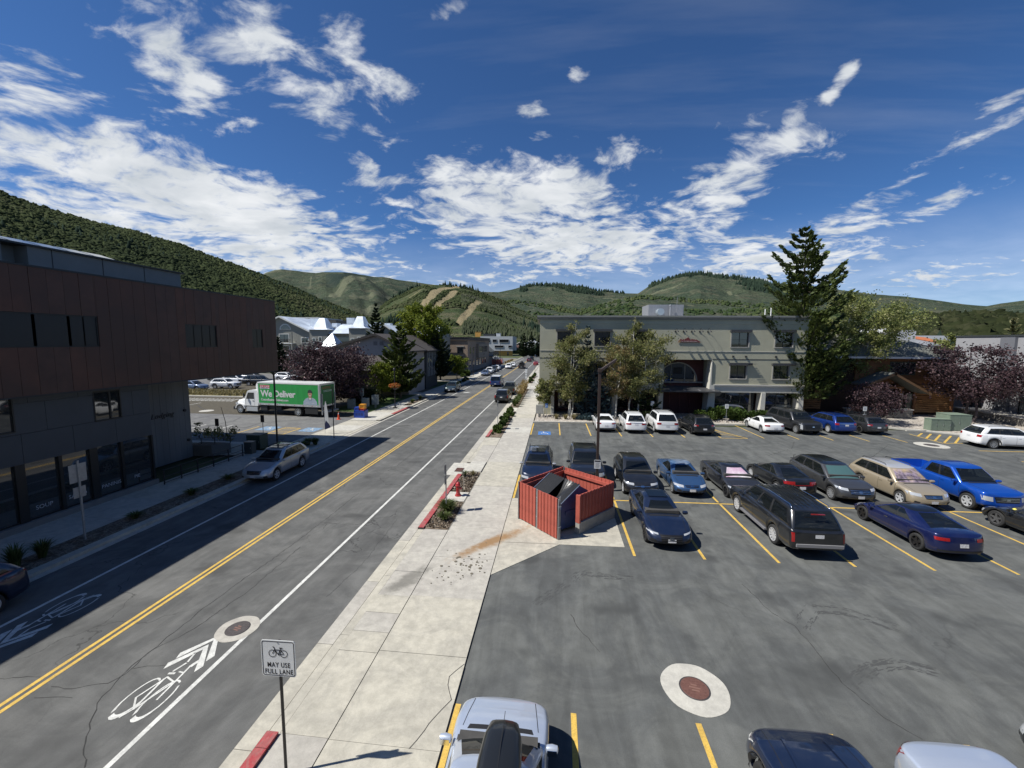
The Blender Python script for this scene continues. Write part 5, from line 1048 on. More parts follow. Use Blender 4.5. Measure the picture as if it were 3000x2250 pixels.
# --- dark brown building at left; its street side faces +x
BR = thing('mixed_use_building','dark building with rust brown panelled upper storey overhanging charcoal panels and storefront glass','building',(0,0,0))
BRN = mat('corten_brown',(.082,.032,.019),.55,var=.22,vscale=1.2,var2=(.055,.026,.018)); BRN2 = mat('corten_brown_b',(.068,.031,.021),.55,var=.22,vscale=1.3); CHAR = mat('charcoal_panel',(.050,.058,.066),.55,var=.08,vscale=2); DFR = mat('frame_black',(.012,.014,.015),.4)
BCON = mat('board_concrete',(.17,.17,.165),.85,var=.14,vscale=1.0,bump=.3,bscale=12,stretch=(1,1,.15))
xf = -22.3; wA = (13.0,18.1,8.0,9.48); wB = (22.88,25.2,7.9,9.32); wC = (28.42,29.5,7.83,9.2)
MB().box(-40,xf-.06,-8,31.0,5.97,11.3).build('core',DFR,BR)
ys = np.arange(-8,31.0,.62); ys = list(ys)+[31.04]
for i in range(len(ys)-1):
    a, b = ys[i]+.006, ys[i+1]-.006
    for (p,q,z0,z1) in facade((a,b,5.95,11.42),[(max(a,w_[0]),min(b,w_[1]),w_[2],w_[3]) for w_ in (wA,wB,wC) if w_[0]<b and w_[1]>a]):
        MB().box(xf-.055,xf+random.uniform(-.004,.006),p,q,z0,z1).build('panel',BRN if random.random()<.6 else BRN2,BR)
for i in range(16): a = -23-.0-i*1.1; MB().box(a-1.09,a-.01 if i else xf,31.005,31.06,5.95,11.42).build('panel',BRN,BR)
MB().box(-40,xf+.03,-8,31.08,11.423,11.50).build('coping',DFR,BR); MB().box(-40,xf,-8,31.0,5.88,5.945).build('soffit',mat('soffit_dark',(.04,.04,.04),.8),BR)
def window_x(parent,y0,y1,z0,z1,x,divs,fm=DFR,gm=GL):
    f = MB(); f.box(x-.12,x+.03,y0-.05,y0,z0-.05,z1+.05); f.box(x-.12,x+.03,y1,y1+.05,z0-.05,z1+.05); f.box(x-.12,x+.03,y0,y1,z1,z1+.05); f.box(x-.12,x+.04,y0,y1,z0-.05,z0)
    for d in divs: f.box(x-.1,x,d[0]-d[1]/2,d[0]+d[1]/2,z0,z1)
    fo = f.build('window',fm,parent); e = [y0]+[d[0] for d in divs]+[y1]
    for a,b in zip(e,e[1:]): MB().add([(x-.05,a,z0),(x-.05,b,z0),(x-.05+random.uniform(-.006,.006),b,z1),(x-.05,a,z1)],[(0,1,2,3)]).build('pane',gm,fo)
    return fo
window_x(BR,wA[0]+.06,wA[1]-.06,wA[2]+.06,wA[3]-.06,xf-.06,[(14.3,.06),(15.6,.12),(16.9,.12),(17.5,.06)]); window_x(BR,wB[0]+.05,wB[1]-.05,wB[2]+.05,wB[3]-.05,xf-.06,[(23.5,.05),(24.1,.05),(24.7,.05)],gm=GLL); window_x(BR,wC[0]+.05,wC[1]-.05,wC[2]+.05,wC[3]-.05,xf-.06,[(28.95,.05)],gm=GLL)
# set back attic storey with solar panels
MB().box(-38,-26.4,-6,17.5,11.5,13.0).box(-38,-26.4,18.5,27,11.5,13.0).box(-38,-27.2,17.5,18.5,11.5,13.0).build('attic_wall',mat('attic_concrete',(.19,.20,.20),.85,var=.08,vscale=1.5),BR)
MB().box(-38.2,-26.25,-6.2,27.2,13.0,13.08).build('attic_coping',DFR,BR)
for i in range(13): MB().box(-26.398,-26.37,-5+i*2.45,-4.985+i*2.45,11.5,13.0).build('attic_joint',DFR,BR) if not 17.4 < -5+i*2.45 < 18.6 else None
for i in range(5):
    sp_ = thing('solar_panel',('first','second','third','fourth','fifth')[i]+' tilted solar panel from the left on the roof of the dark building','solar panel',(-27.2,17.4+i*1.25,13.08),0,'solar panels on the dark building')
    MB().add([(.5,-.55,.06),(.5,.55,.06),(-.5,.55,.36),(-.5,-.55,.36),(.5,-.55,.10),(.5,.55,.10),(-.5,.55,.40),(-.5,-.55,.40)],[(0,3,2,1),(4,5,6,7),(0,1,5,4),(1,2,6,5),(2,3,7,6),(3,0,4,7)]).build('panel',GLL,sp_)
    MB().box(-.5,-.46,-.5,.5,0,.34).build('stand',CHR,sp_)
# lower storeys
xl = -23.0; wD = (18.1,19.42,4.2,5.74); wE = (13.6,15.05,4.35,5.90)
MB().box(-40,xl-.08,-8,20.95,2.92,5.88).build('core',DFR,BR)
zr_ = [2.92,4.24,5.58,5.88]
for r_ in range(3):
    off = (0,.95,.35)[r_]; y = -8+off-1.9; 
    while y < 20.95:
        a, b = max(-8,y)+.008, min(20.95,y+1.93)-.008; y += 1.93
        if b-a < .05: continue
        hs = [(max(a,w_[0]),min(b,w_[1]),max(zr_[r_],w_[2]),min(zr_[r_+1],w_[3])) for w_ in (wD,wE) if w_[0]<b and w_[1]>a and w_[2]<zr_[r_+1] and w_[3]>zr_[r_]]
        for (p,q,z0,z1) in facade((a,b,zr_[r_]+.008,zr_[r_+1]-.008),hs): MB().box(xl-.075,xl,p,q,z0,z1).build('panel',CHAR,BR)
window_x(BR,wD[0]+.06,wD[1]-.06,wD[2]+.06,wD[3]-.06,xl-.02,[(18.9,.07)]); window_x(BR,wE[0]+.06,wE[1]-.06,wE[2]+.06,wE[3]-.06,xl-.02,[])
MB().box(-29,-28.9,-8,21,0,2.92).build('shop_back_wall',mat('shop_wall',(.10,.09,.075),.8,var=.2,vscale=1),BR); MB().box(-28.9,-23.2,-8,21,.0,.06).build('shop_floor',mat('shop_floor',(.10,.10,.10),.5),BR)
MB().box(-23.25,-22.85,-8,21.0,.05,.32).build('plinth',mat('plinth',(.16,.16,.155),.85,var=.1,vscale=2),BR)
posts = [(-2.5,.14),(0,.34),(2.4,.14),(4.9,.34),(7.3,.14),(9.8,.34),(12.0,.14),(13.4,.14),(15.03,.34),(16.5,.14),(17.9,.36),(19.27,.14),(20.93,.10)]
for (y,wd) in posts: MB().box(-23.2,-23.0,y-wd/2,y+wd/2,.32,2.92).build('storefront_post',DFR,BR)
for (a,wa),(b,wb_) in zip(posts,posts[1:]):
    MB().box(-23.13,-23.11,a+wa/2,b-wb_/2,.32,2.92).build('pane',mat('shop_glass',(.030,.034,.036),.03,ior=2.1),BR); MB().box(-23.15,-23.06,a+wa/2,b-wb_/2,.32,.40).build('rail',DFR,BR)
MB().box(-25.9,-23.2,20.9,20.93,.1,2.92).build('pane',mat('shop_glass',(.030,.034,.036),.03,ior=2.1),BR)
LET = mat('vinyl_letters',(.42,.44,.46),.6)
for s_,y,sz in (('SOUP',15.79,.26),('SALAD',17.12,.26),('PANINIS',18.66,.26),('PIE',20.0,.26)): put_text('window_lettering',s_,sz,LET,BR,(-23.09,y,.80),(PI/2,0,PI/2),depth=.004)
# board marked concrete wall beyond, with script lettering
cw = MB().box(-40,-25.93,20.98,26.45,0,5.88).build('concrete_wall',BCON,BR)
for i in range(12): y = 21.2+i*.44; MB().box(-25.93,-25.90-random.uniform(0,.012),y,y+.43,.02,3.0).build('board_panel',BCON,cw); MB().box(-25.93,-25.90-random.uniform(0,.012),y,y+.43,3.02,5.87).build('board_panel',BCON,cw)
put_text('wall_lettering','Lodging',.46,mat('letter_black',(.02,.02,.02),.5),cw,(-25.87,24.35,3.36),(PI/2,0,PI/2),depth=.03,shear=.35,spacing=1.12)
for y,z in ((26.0,3.45),(26.15,1.3)): MB().lathe([(.10,0),(.10,.1),(0,.12)],c=(-25.9,y,z),n=10,axis='X').build('wall_lamp',BLK,cw)
MB().lathe([(.20,.04),(.20,.06),(.07,.07),(.07,5.88)],c=(-22.55,30.85,0),n=14,cap=True).build('column',DFR,BR,smooth=40)

# --- house with brown gable roof on the left of the street
SHG = mat('shingle_brown',(.055,.048,.045),.9,var=.25,vscale=6,bump=.4,bscale=10); SHB = mat('shingle_grey',(.13,.135,.12),.9,var=.25,vscale=5,bump=.4,bscale=10)
HS = thing('gabled_house','grey gabled house with brown shingle roof and dark timber front half hidden by pines','house',(0,0,0))
def gable(parent,x0,x1,y0,y1,ze,zr,over,wm,rm,fm,z0=0,xr=None,thick=.22):
    xr = xr if xr is not None else (x0+x1)/2
    w = MB(); w.prism([(x0,z0),(x1,z0),(x1,ze),(xr,zr),(x0,ze)],y0,y1,axis='Y'); w.build('wall',wm,parent)
    for sx,xe in ((-1,x0-over),(1,x1+over)):
        sl = (zr-ze)/abs((x0 if sx<0 else x1)-xr); zz = ze-over*sl
        r = MB(); r.prism([(xe,zz+.02),(xr,zr+.02),(xr,zr+thick),(xe,zz+thick)],y0-over,y1+over,axis='Y'); ro = r.build('roof',rm,parent)
        b = MB(); b.prism([(xe,zz-.12),(xr,zr-.12),(xr,zr+thick+.03),(xe,zz+thick+.03)],y0-over-.08,y0-over-.004,axis='Y'); b.build('fascia',fm,parent)
gable(HS,-36.0,-22.8,62,70,6.95,9.35,.6,mat('house_grey',(.30,.28,.27),.85,var=.05,vscale=2),SHG,mat('fascia_dark',(.03,.025,.022),.7),xr=-27.9)
gable(HS,-29.5,-22.6,70.05,77,6.9,9.3,.6,mat('house_dark',(.030,.033,.035),.8),SHG,mat('fascia_dark',(.03,.025,.022),.7),xr=-27.0)
for x in (-28.3,-27.3): window_y(HS,x,x+.55,7.75,8.3,61.99,mat('house_trim',(.24,.22,.22),.8),mat('louvre',(.16,.15,.15),.8),1,1,.06,.02,.03,name='gable_vent')
wing = MB(); wing.box(-32.5,-25.6,58.0,61.98,0,4.0); wing.build('wing_wall',mat('house_ochre',(.10,.085,.04),.85,var=.1,vscale=2),HS)
r = MB(); r.add([(-33.2,57.2,4.05),(-25.0,57.2,4.05),(-25.9,61.98,6.0),(-32.5,61.98,6.0),(-33.2,57.2,4.18),(-25.0,57.2,4.18),(-25.9,61.98,6.13),(-32.5,61.98,6.13)],[(0,3,2,1),(4,5,6,7),(0,1,5,4),(1,2,6,5),(2,3,7,6),(3,0,4,7)]); r.build('wing_roof',SHG,HS)
window_y(HS,-28.9,-28.2,1.4,3.2,57.99,DKT,GL,1,1); window_y(HS,-27.5,-26.8,2.6,3.2,57.99,DKT,GL,1,1)
for i in range(7):
    y = 71+i*.95; MB().box(-22.58,-22.50,y,y+.28,2.2,6.5).build('pale_batten',mat('batten_grey',(.22,.24,.25),.7),HS); MB().box(-22.59,-22.54,y+.34,y+.85,3.2,5.8).build('pane',GL,HS)
MB().box(-22.6,-22.45,64,70,2.6,2.9).build('belt_beam',mat('fascia_dark',(.03,.025,.022),.7),HS)
# --- tan brick block
TB = thing('brick_building','tan brick two storey building with dark parapet on the left of the street','building',(0,0,0)); TAN = mat('tan_brick',(.27,.205,.155),.9,var=.10,vscale=5,bump=.3,bscale=30); TAN2 = mat('tan_stucco',(.25,.21,.165),.9,var=.06,vscale=2)
w = MB(); wall_y(w,110,110.3,(-33,-23.7,1.2,9.0),[(-26.6,-24.95,5.2,6.85),(-26.4,-25.1,3.1,4.4),(-31.2,-29.6,5.2,6.85)]); w.box(-24.0,-23.7,110.3,146,1.2,9.0); w.box(-33,-24,145.7,146,0,9); w.box(-33,-32.7,110.3,145.7,0,9); w.build('wall',TAN,TB)
MB().box(-33.05,-23.6,109.9,146.1,0,1.2).build('stone_base',mat('base_stone',(.20,.18,.16),.9,var=.3,vscale=3,bump=.6,bscale=6),TB)
MB().box(-33.3,-23.4,109.7,146.2,8.75,9.55).build('parapet',mat('parapet_brown',(.09,.075,.065),.85),TB); MB().box(-33.45,-23.25,109.55,146.35,9.55,9.65).build('coping',mat('coping_brown',(.06,.052,.048),.8),TB)
for (a,b,c_,d_) in ((-26.6,-24.95,5.2,6.85),(-26.4,-25.1,3.1,4.4),(-31.2,-29.6,5.2,6.85)): window_y(TB,a+.05,b-.05,c_+.05,d_-.05,110,DKT,GL,2,1,.06,.2,.03); MB().box(a-.25,b+.25,109.86,109.99,d_+.12,d_+.38).build('lintel',TRIM,TB)
MB().box(-23.68,-22.9,122,138,3.6,7.8).build('bay',TAN2,TB)
for i in range(6): MB().box(-22.89,-22.86,123+i*2.5,124.1+i*2.5,5.2,7.0).build('pane',GL,TB); MB().box(-23.69,-23.66,112+i*5,114.2+i*5,1.4,3.2).build('pane',GL,TB)
for y in (113,117.5): MB().box(-23.69,-23.66,y,y+1.3,5.0,6.9).build('pane',GL,TB)
put_text('sign_letters','OFFICES',.5,mat('sign_dark',(.08,.07,.06),.6),TB,(-22.86,131,4.5),(PI/2,0,PI/2),depth=.02)
SG = thing('gabled_shop','small grey gabled shop between the tan brick block and the parked rank','building',(0,0,0)); gable(SG,-31,-24.0,147,158,5.0,8.2,.5,mat('house_grey2',(.17,.17,.17),.85),SHB,mat('fascia_dark',(.03,.025,.022),.7)); MB().box(-24.0,-22.0,147.5,157,3.1,3.3).build('porch_roof',SHB,SG); [MB().box(-22.3,-22.1,y,y+.2,0,3.1).build('porch_post',DKT,SG) for y in (147.8,152,156.4)]
# --- white panelled block at the end of the street
WB_ = thing('panelled_building','white panelled building with ribbon windows above an orange ground floor up the street','building',(0,0,0)); WP = mat('white_panel',(.42,.44,.45),.6,var=.04,vscale=.8); OR = mat('orange_panel',(.52,.28,.06),.6,var=.1,vscale=1)
wins = [(-45.6,-39.8,8.1,9.95),(-38.4,-35.7,8.25,9.95),(-34.2,-28.4,8.1,9.95),(-37.1,-31.6,4.95,6.3),(-28.7,-26.5,5.0,6.3)]
w = MB(); wall_y(w,250,250.4,(-46,-26,3.0,11.8),wins); w.box(-26.4,-26,250.4,275,3,11.8); w.box(-46,-26.4,250.4,275,11.3,11.5); w.build('wall',WP,WB_)
for (a,b,c_,d_) in wins: window_y(WB_,a+.1,b-.1,c_+.1,d_-.1,250,mat('silver_frame',(.3,.3,.3),.5),GL,4 if b-a>4 else 2,1,.14,.3,.25)
w = MB(); wall_y(w,251,251.3,(-41.5,-26.2,0,3.0),[(-39.6,-34.6,.2,2.7),(-29.6,-28.4,.1,2.5)]); w.build('ground_floor_wall',OR,WB_)
for i in range(4): MB().box(-39.5+i*1.25,-38.4+i*1.25,251.2,251.25,.2,2.7).build('pane',GL,WB_)
MB().box(-29.6,-28.4,251.2,251.25,.1,2.5).build('door',GL,WB_)
for lb,x,w_,h,m in (('orange roof box above the white panelled building',-49,3.5,3.0,OR),('white roof box above the white panelled building',-36,2.6,2.2,WP),('long dark roof screen above the white panelled building',-42,7,1.8,DKT)):
    t = MB(); t.box(-w_/2,w_/2,0,3,0,h); t.box(-w_/2-.1,w_/2+.1,-.1,3.1,h,h+.12); tag(t.build('roof_box',m,None,loc=(x,258,11.5)),lb,'roof box')
# --- hotel with white metal roofs
HT = thing('hotel','grey clapboard hotel with arched gable window, balconies and white metal roofs behind the purple tree','hotel',(0,0,0)); SID = mat('clapboard_grey',(.235,.235,.205),.85,var=.05,vscale=2); SIDT = mat('white_trim',(.62,.62,.58),.7); WR = mat('white_metal_roof',(.66,.72,.78),.35,.1,var=.12,vscale=1.5,var2=(.45,.50,.56)); RAIL = mat('rail_dark',(.05,.045,.04),.6)
gable(HT,-78.8,-62.2,100,112,10.6,14.4,.7,SID,WR,SIDT,xr=-70.4)
for k,(x0,x1) in enumerate(((-70.9,-68.3),(-64.9,-62.9))):
    for fl in range(3):
        z = 7.9-fl*3.0; window_y(HT,x0+(0 if k==0 else .0),x1-.1,z,z+(2.1 if k==0 else 1.2),99.99,SIDT,GL,2 if k==0 else 3,1,.16,.02,.06)
        if k == 0:
            MB().box(-72.3,-66.6,98.6,99.98,z-.35,z-.12).build('balcony_floor',SIDT,HT); rr = MB(); rr.box(-72.3,-66.6,98.6,98.66,z+.75,z+.85)
            for i in range(24): rr.box(-72.2+i*.24,-72.15+i*.24,98.6,98.65,z-.12,z+.75)
            rr.build('balcony_rail',RAIL,HT); [MB().box(x-.14,x+.14,98.5,98.8,z-.12,z+2.65).build('balcony_post',SID,HT) for x in (-72.2,-66.7)]
A = [(-69.2+1.55*math.cos(t),11.2+1.5*math.sin(t)) for t in np.linspace(0,PI,14)]; MB().prism(A+[],99.9,99.99,axis='Y').build('arch_trim',SIDT,HT); A = [(-69.2+1.25*math.cos(t),11.3+1.15*math.sin(t)) for t in np.linspace(0,PI,14)]; MB().prism(A,99.84,99.895,axis='Y').build('arched_window',GL,HT)
for (x0,x1,zt) in ((-62.2,-57.4,11.2),(-51.7,-47.4,11.6)):
    MB().box(x0,x1,99.2,104,0,zt).build('tower_wall',SID,HT); xc = (x0+x1)/2
    r = MB(); r.add([(x0-.4,98.8,zt),(x1+.4,98.8,zt),(x1+.4,104.4,zt),(x0-.4,104.4,zt),(x0+.6,99.8,zt+.45),(x1-.6,99.8,zt+.45),(x1-.6,103.4,zt+.45),(x0+.6,103.4,zt+.45),(xc-.75,101,zt+3.0),(xc+.75,101,zt+3.0),(xc+.75,102.3,zt+3.0),(xc-.75,102.3,zt+3.0)],[(0,1,5,4),(1,2,6,5),(2,3,7,6),(3,0,4,7),(4,5,9,8),(5,6,10,9),(6,7,11,10),(7,4,8,11),(8,9,10,11)]); r.build('tower_roof',WR,HT)
    for fl in range(2): window_y(HT,xc-1.6,xc-.9,8.0-3*fl,9.0-3*fl,99.19,SIDT,GL,1,1,.12,.02,.05); window_y(HT,xc+.1,xc+.8,8.3-3*fl,9.3-3*fl,99.19,SIDT,GL,1,1,.12,.02,.05)
MB().box(-57.39,-51.71,101,110,0,10.4).build('link_wall',SID,HT); r = MB(); r.add([(-57.4,99.6,10.2),(-51.7,99.6,10.2),(-51.7,106,12.6),(-57.4,106,12.6),(-57.4,99.6,10.32),(-51.7,99.6,10.32),(-51.7,106,12.72),(-57.4,106,12.72)],[(0,3,2,1),(4,5,6,7),(0,1,5,4),(1,2,6,5),(2,3,7,6),(3,0,4,7)]); r.build('link_roof',WR,HT)
for fl in range(3): MB().box(-57.3,-51.8,99.7,101,6.7-2.9*fl,6.95-2.9*fl).build('gallery_floor',SIDT,HT); MB().box(-57.3,-51.8,99.7,99.76,7.8-2.9*fl,7.9-2.9*fl).build('gallery_rail',RAIL,HT); MB().box(-57.2,-51.9,100.9,100.98,7.1-2.9*fl,9.3-2.9*fl).build('gallery_opening',GL,HT)
for x,y,w_,h in ((-64.2,105,2.8,14.3),(-55.2,107,2.2,14.6)): MB().box(x-w_/2,x+w_/2,y,y+2,9,h).build('chimney',WR,HT)
gable(HT,-47.2,-38.5,101,112,9.3,12.3,.6,SID,WR,SIDT)
window_y(HT,-46.3,-43.3,7.3,8.8,100.99,SIDT,GL,3,1,.14,.02,.05)
r = MB(); r.box(-75,-50,112,130,0,12.2); r.build('rear_wall',SID,HT)
for i in range(9): r = MB(); x = -66+i*2.6; r.box(x,x+1.6,108+i%3*4,110+i%3*4,12.2,13.0+.4*(i%3)); r.build('roof_unit',WR,HT)
MB().box(-66,-48,108,128,12.0,12.3).build('flat_roof',WR,HT)
PV = thing('pavilion','small pavilion with pointed white pyramid roof above the purple tree','pavilion',(-47.5,84,0)); MB().add([(-3,-3,6.4),(3,-3,6.4),(3,3,6.4),(-3,3,6.4),(-1.9,-1.9,7.2),(1.9,-1.9,7.2),(1.9,1.9,7.2),(-1.9,1.9,7.2),(0,0,10.1)],[(0,1,5,4),(1,2,6,5),(2,3,7,6),(3,0,4,7),(4,5,8),(5,6,8),(6,7,8),(7,4,8),(3,2,1,0)]).build('roof',WR,PV)
for x in (-2.6,2.6):
    for y in (-2.6,2.6): MB().box(x-.15,x+.15,y-.15,y+.15,0,6.42).build('post',SID,PV)
W2 = thing('gabled_lodge','lodge with steep white metal roof right of the tall yellow-green tree','building',(0,0,0)); gable(W2,-33.8,-26.4,92,100,0,0,.0,SID,WR,SIDT) if 0 else None
w = MB(); w.box(-36,-28,98,108,0,9.8); w.build('wall',SID,W2); r = MB(); r.add([(-37,97,9.5),(-27.6,97,9.5),(-27.6,97,9.5),(-36.2,103,13.0),(-29.2,103,13.0),(-37,109,9.5),(-27.6,109,9.5)],[(0,1,4,3),(3,4,6,5)]); r.build('roof',WR,W2); MB().add([(-27.9,97.4,9.5),(-27.9,108.6,9.5),(-29.1,103,12.9)],[(0,1,2)]).build('gable_end',SID,W2); MB().box(-35.4,-33.9,104,105.6,10,14).build('chimney',WR,W2)
LG = thing('long_lodge','long low lodge with pale flat roof on the slope behind the hotel','building',(0,0,0)); MB().box(-90,-71,118,130,9,15.0).build('wall',mat('lodge_dark',(.05,.05,.045),.8),LG); MB().box(-91,-70.3,117,131,15.0,15.35).build('roof',mat('pale_roof',(.52,.53,.52),.6),LG); MB().box(-70.2,-66,119,130,9,14.7).build('end_wall',mat('lodge_dark',(.05,.05,.045),.8),LG); [MB().box(-89+i*2.4,-87.6+i*2.4,116.9,116.98,12.4,14.2).build('pane',GLL,LG) for i in range(7)]
# --- log house on the right
LH = thing('log_house','log clad house with rough slab siding, gabled porch and grey-green roof behind the purple trees','house',(0,0,0)); LOG = mat('log_orange',(.20,.085,.028),.7,var=.25,vscale=3,stretch=(.3,1,3),var2=(.13,.055,.02)); LOGD = mat('log_groove',(.03,.014,.007),.9); STN = mat('ledge_stone',(.20,.185,.16),.9,var=.3,vscale=4,bump=.5,bscale=6)
MB().box(29.6,46.3,53.1,62,0,6.7).build('wall',LOGD,LH)
for i in range(9): # upper storey laid boards
    MB().box(35.6,46.32,53.0,53.099,3.7+i*.335,4.02+i*.335).build('log',LOG,LH)
def slab_row(x0,x1,z,h,y):
    xs = np.linspace(x0,x1,9); lo = [z+random.uniform(-.03,.06) for _ in xs]; n_ = len(xs)
    MB().add([(x,y-.06,l) for x,l in zip(xs,lo)]+[(x,y-.13,z+h*.5) for x in xs]+[(x,y,z+h) for x in xs],[(i,i+1,n_+i+1,n_+i) for i in range(n_-1)]+[(n_+i,n_+i+1,2*n_+i+1,2*n_+i) for i in range(n_-1)]).build('log',mat('log_honey',(.30,.16,.065),.7,var=.22,vscale=3,stretch=(.3,1,3),var2=(.20,.09,.03)),LH,smooth=80)
for i in range(13): slab_row(42.35,46.2,.35+i*.255,.25,53.02)
for i in range(9): slab_row(29.7,32.0,.5+i*.255,.25,53.02)
for x in (42.2,46.25,29.6,40.2): MB().tube([(x,52.9,0),(x+.03,52.9,1.8),(x,52.9,3.7)],.17,10).build('log_post',LOG,LH,smooth=60)
MB().tube([(36,52.2,3.35),(40.4,52.2,3.35)],.14,8).build('log_beam',LOG,LH,smooth=60); MB().tube([(40.2,52.3,.3),(40.2,52.3,3.3)],.15,8).build('log_post',LOG,LH,smooth=60)
for (a,b) in ((40.5,41.05),(41.35,42.1)): MB().box(a,b,52.95,53.05,.35,2.6).build('door_pane',mat('door_glass',(.05,.06,.05),.1,spec=.8),LH)
window_y(LH,39.4,42.0,4.85,6.2,52.99,mat('green_frame',(.05,.06,.04),.6),GL,2,1,.1,.0,.05); window_y(LH,44.3,45.4,4.9,6.2,52.99,TRIM,GLL,1,1,.08,.0,.05)
r = MB(); E_ = [(28.6,52.1,6.75),(47.4,52.1,6.75),(47.4,63,6.75),(28.6,63,6.75),(34.5,57.5,10.1),(41.0,57.5,9.6)]
r.add(E_+[(x,y,z+.14) for x,y,z in E_],[(0,1,5,4),(1,2,5),(2,3,4,5),(3,0,4),(6,7,11,10),(7,8,11),(8,9,10,11),(9,6,10),(0,1,7,6),(1,2,8,7),(2,3,9,8),(3,0,6,9)]); r.build('roof',SHB,LH); MB().box(28.5,47.5,52.0,52.09,6.70,6.92).build('gutter',mat('gutter_white',(.55,.55,.55),.5),LH)
pr = MB(); pr.prism([(35.2,3.6),(38.2,5.0),(42.0,2.75),(42.0,2.9),(38.2,5.18),(35.2,3.78)],50.6,53,axis='Y'); pr.build('porch_roof',SHB,LH); MB().prism([(38.1,4.92),(42.1,2.62),(42.1,2.88),(38.1,5.2)],50.5,50.59,axis='Y').build('barge_board',mat('barge_brown',(.12,.065,.03),.7),LH); MB().prism([(38.3,4.92),(35.1,3.46),(35.1,3.72),(38.3,5.2)],50.5,50.59,axis='Y').build('barge_board',mat('barge_brown',(.12,.065,.03),.7),LH)
def stones(parent,x0,x1,y0,y1,z0,z1,axis='X'):
    z = z0
    while z < z1-.02:
        h = min(random.uniform(.16,.28),z1-z); p = (x0 if axis=='X' else y0); e = (x1 if axis=='X' else y1)
        while p < e-.02:
            w_ = min(random.uniform(.35,.8),e-p); pr_ = random.uniform(0,.05)
            if axis=='X': MB().box(p+.012,p+w_-.012,y0-pr_,y1,z+.01,z+h-.01).build('stone',STN,parent)
            else: MB().box(x0-pr_,x1,p+.012,p+w_-.012,z+.01,z+h-.01).build('stone',STN,parent)
            p += w_
        z += h
for (a,b) in ((33.0,36.4),(37.2,39.9)):
    pw = thing('stone_wall','low ledgestone wall '+('left' if a<34 else 'right')+' of the log house porch','wall',(0,0,0)); MB().box(a,b,50.05,50.5,0,1.0).build('core',mat('mortar',(.09,.085,.08),.95),pw); stones(pw,a,b,50.0,50.06,.02,1.0); MB().box(a-.05,b+.05,49.92,50.6,1.0,1.1).build('cap',mat('cap_stone',(.42,.40,.36),.8),pw)
# --- grey flat roofed building at the right edge and its stone plinth wall
RB = thing('flat_roofed_building','grey stucco flat roofed building at the right edge with dark coping','building',(0,0,0))
RG = mat('stucco_blue_grey',(.30,.30,.31),.9,var=.05,vscale=1)
MB().box(50.0,70,38,57.5,0,9.3).build('wall',RG,RB); MB().box(49.9,70,37.9,57.6,9.3,9.48).build('coping',DKT,RB); MB().box(49.7,49.999,50.5,52.0,0,9.2).build('pilaster',mat('pilaster_grey',(.14,.145,.16),.85),RB)
window_x(RB,47.6,49.4,1.0,2.7,49.9,[(48.5,.06)],gm=GLL); window_x(RB,53.6,55.4,.9,2.0,49.9,[(54.5,.06)],gm=GLL)
sw = thing('stone_wall','long pale stone plinth wall before the flat roofed building at the right edge','wall',(0,0,0)); MB().box(47.6,49.6,40,53.9,-.05,.85).build('core',mat('mortar',(.09,.085,.08),.95),sw); stones(sw,47.52,47.61,42,53.9,.0,.85,axis='Y'); MB().box(47.4,49.7,40,54,.85,.97).build('cap',mat('cap_stone',(.42,.40,.36),.8),sw)
BX = thing('white_box_building','plain white flat box building beyond the log house roof','building',(0,0,0)); MB().box(54.7,59.1,75,84,0,10.7).build('wall',mat('white_wall',(.62,.62,.63),.8,var=.04,vscale=1),BX); MB().box(54.4,54.68,74.9,84,0,11.0).build('parapet',P['white'],BX)
ORF = thing('orange_roofed_building','building with orange clay roof beyond the log house','building',(0,0,0)); MB().box(58.5,68,78,90,0,8.2).build('wall',RG,ORF); MB().add([(58.2,77.5,9.9),(66.5,77.5,8.3),(66.5,82,9.6),(58.2,82,10.6)],[(0,1,2,3)]).add([(58.2,77.5,9.8),(66.5,77.5,8.2),(66.5,77.5,8.3),(58.2,77.5,9.9)],[(0,1,2,3)]).build('roof',mat('orange_roof',(.45,.14,.05),.8,var=.2,vscale=3),ORF); MB().box(63,72,84,92,8.2,10.0).build('upper_wall',mat('white_wall',(.62,.62,.63),.8),ORF)

# --- the building the picture is taken from, behind the camera
CB_ = thing('office_building','pale stucco office building behind the viewpoint, along the near edge of the parking lot','office building',(0,0,0))
w = MB(); hs_ = [(a,a+2.2,z,z+1.6) for a in np.arange(-3.5,40,4.4) for z in (1.0,4.5,8.0)]
for a,b,z0,z1 in facade((-5.2,42,0,12.2),hs_): w.box(a,b,-1.1,-.75,z0,z1)
w.box(-5.2,-4.9,-22,-1.1,0,12.2).box(41.7,42,-22,-1.1,0,12.2).box(-4.9,41.7,-22,-1.1,11.6,11.9); w.build('wall',STUL,CB_)
for a,b,z0,z1 in hs_: MB().box(a,b,-1.0,-.98,z0,z1).build('pane',GL,CB_)
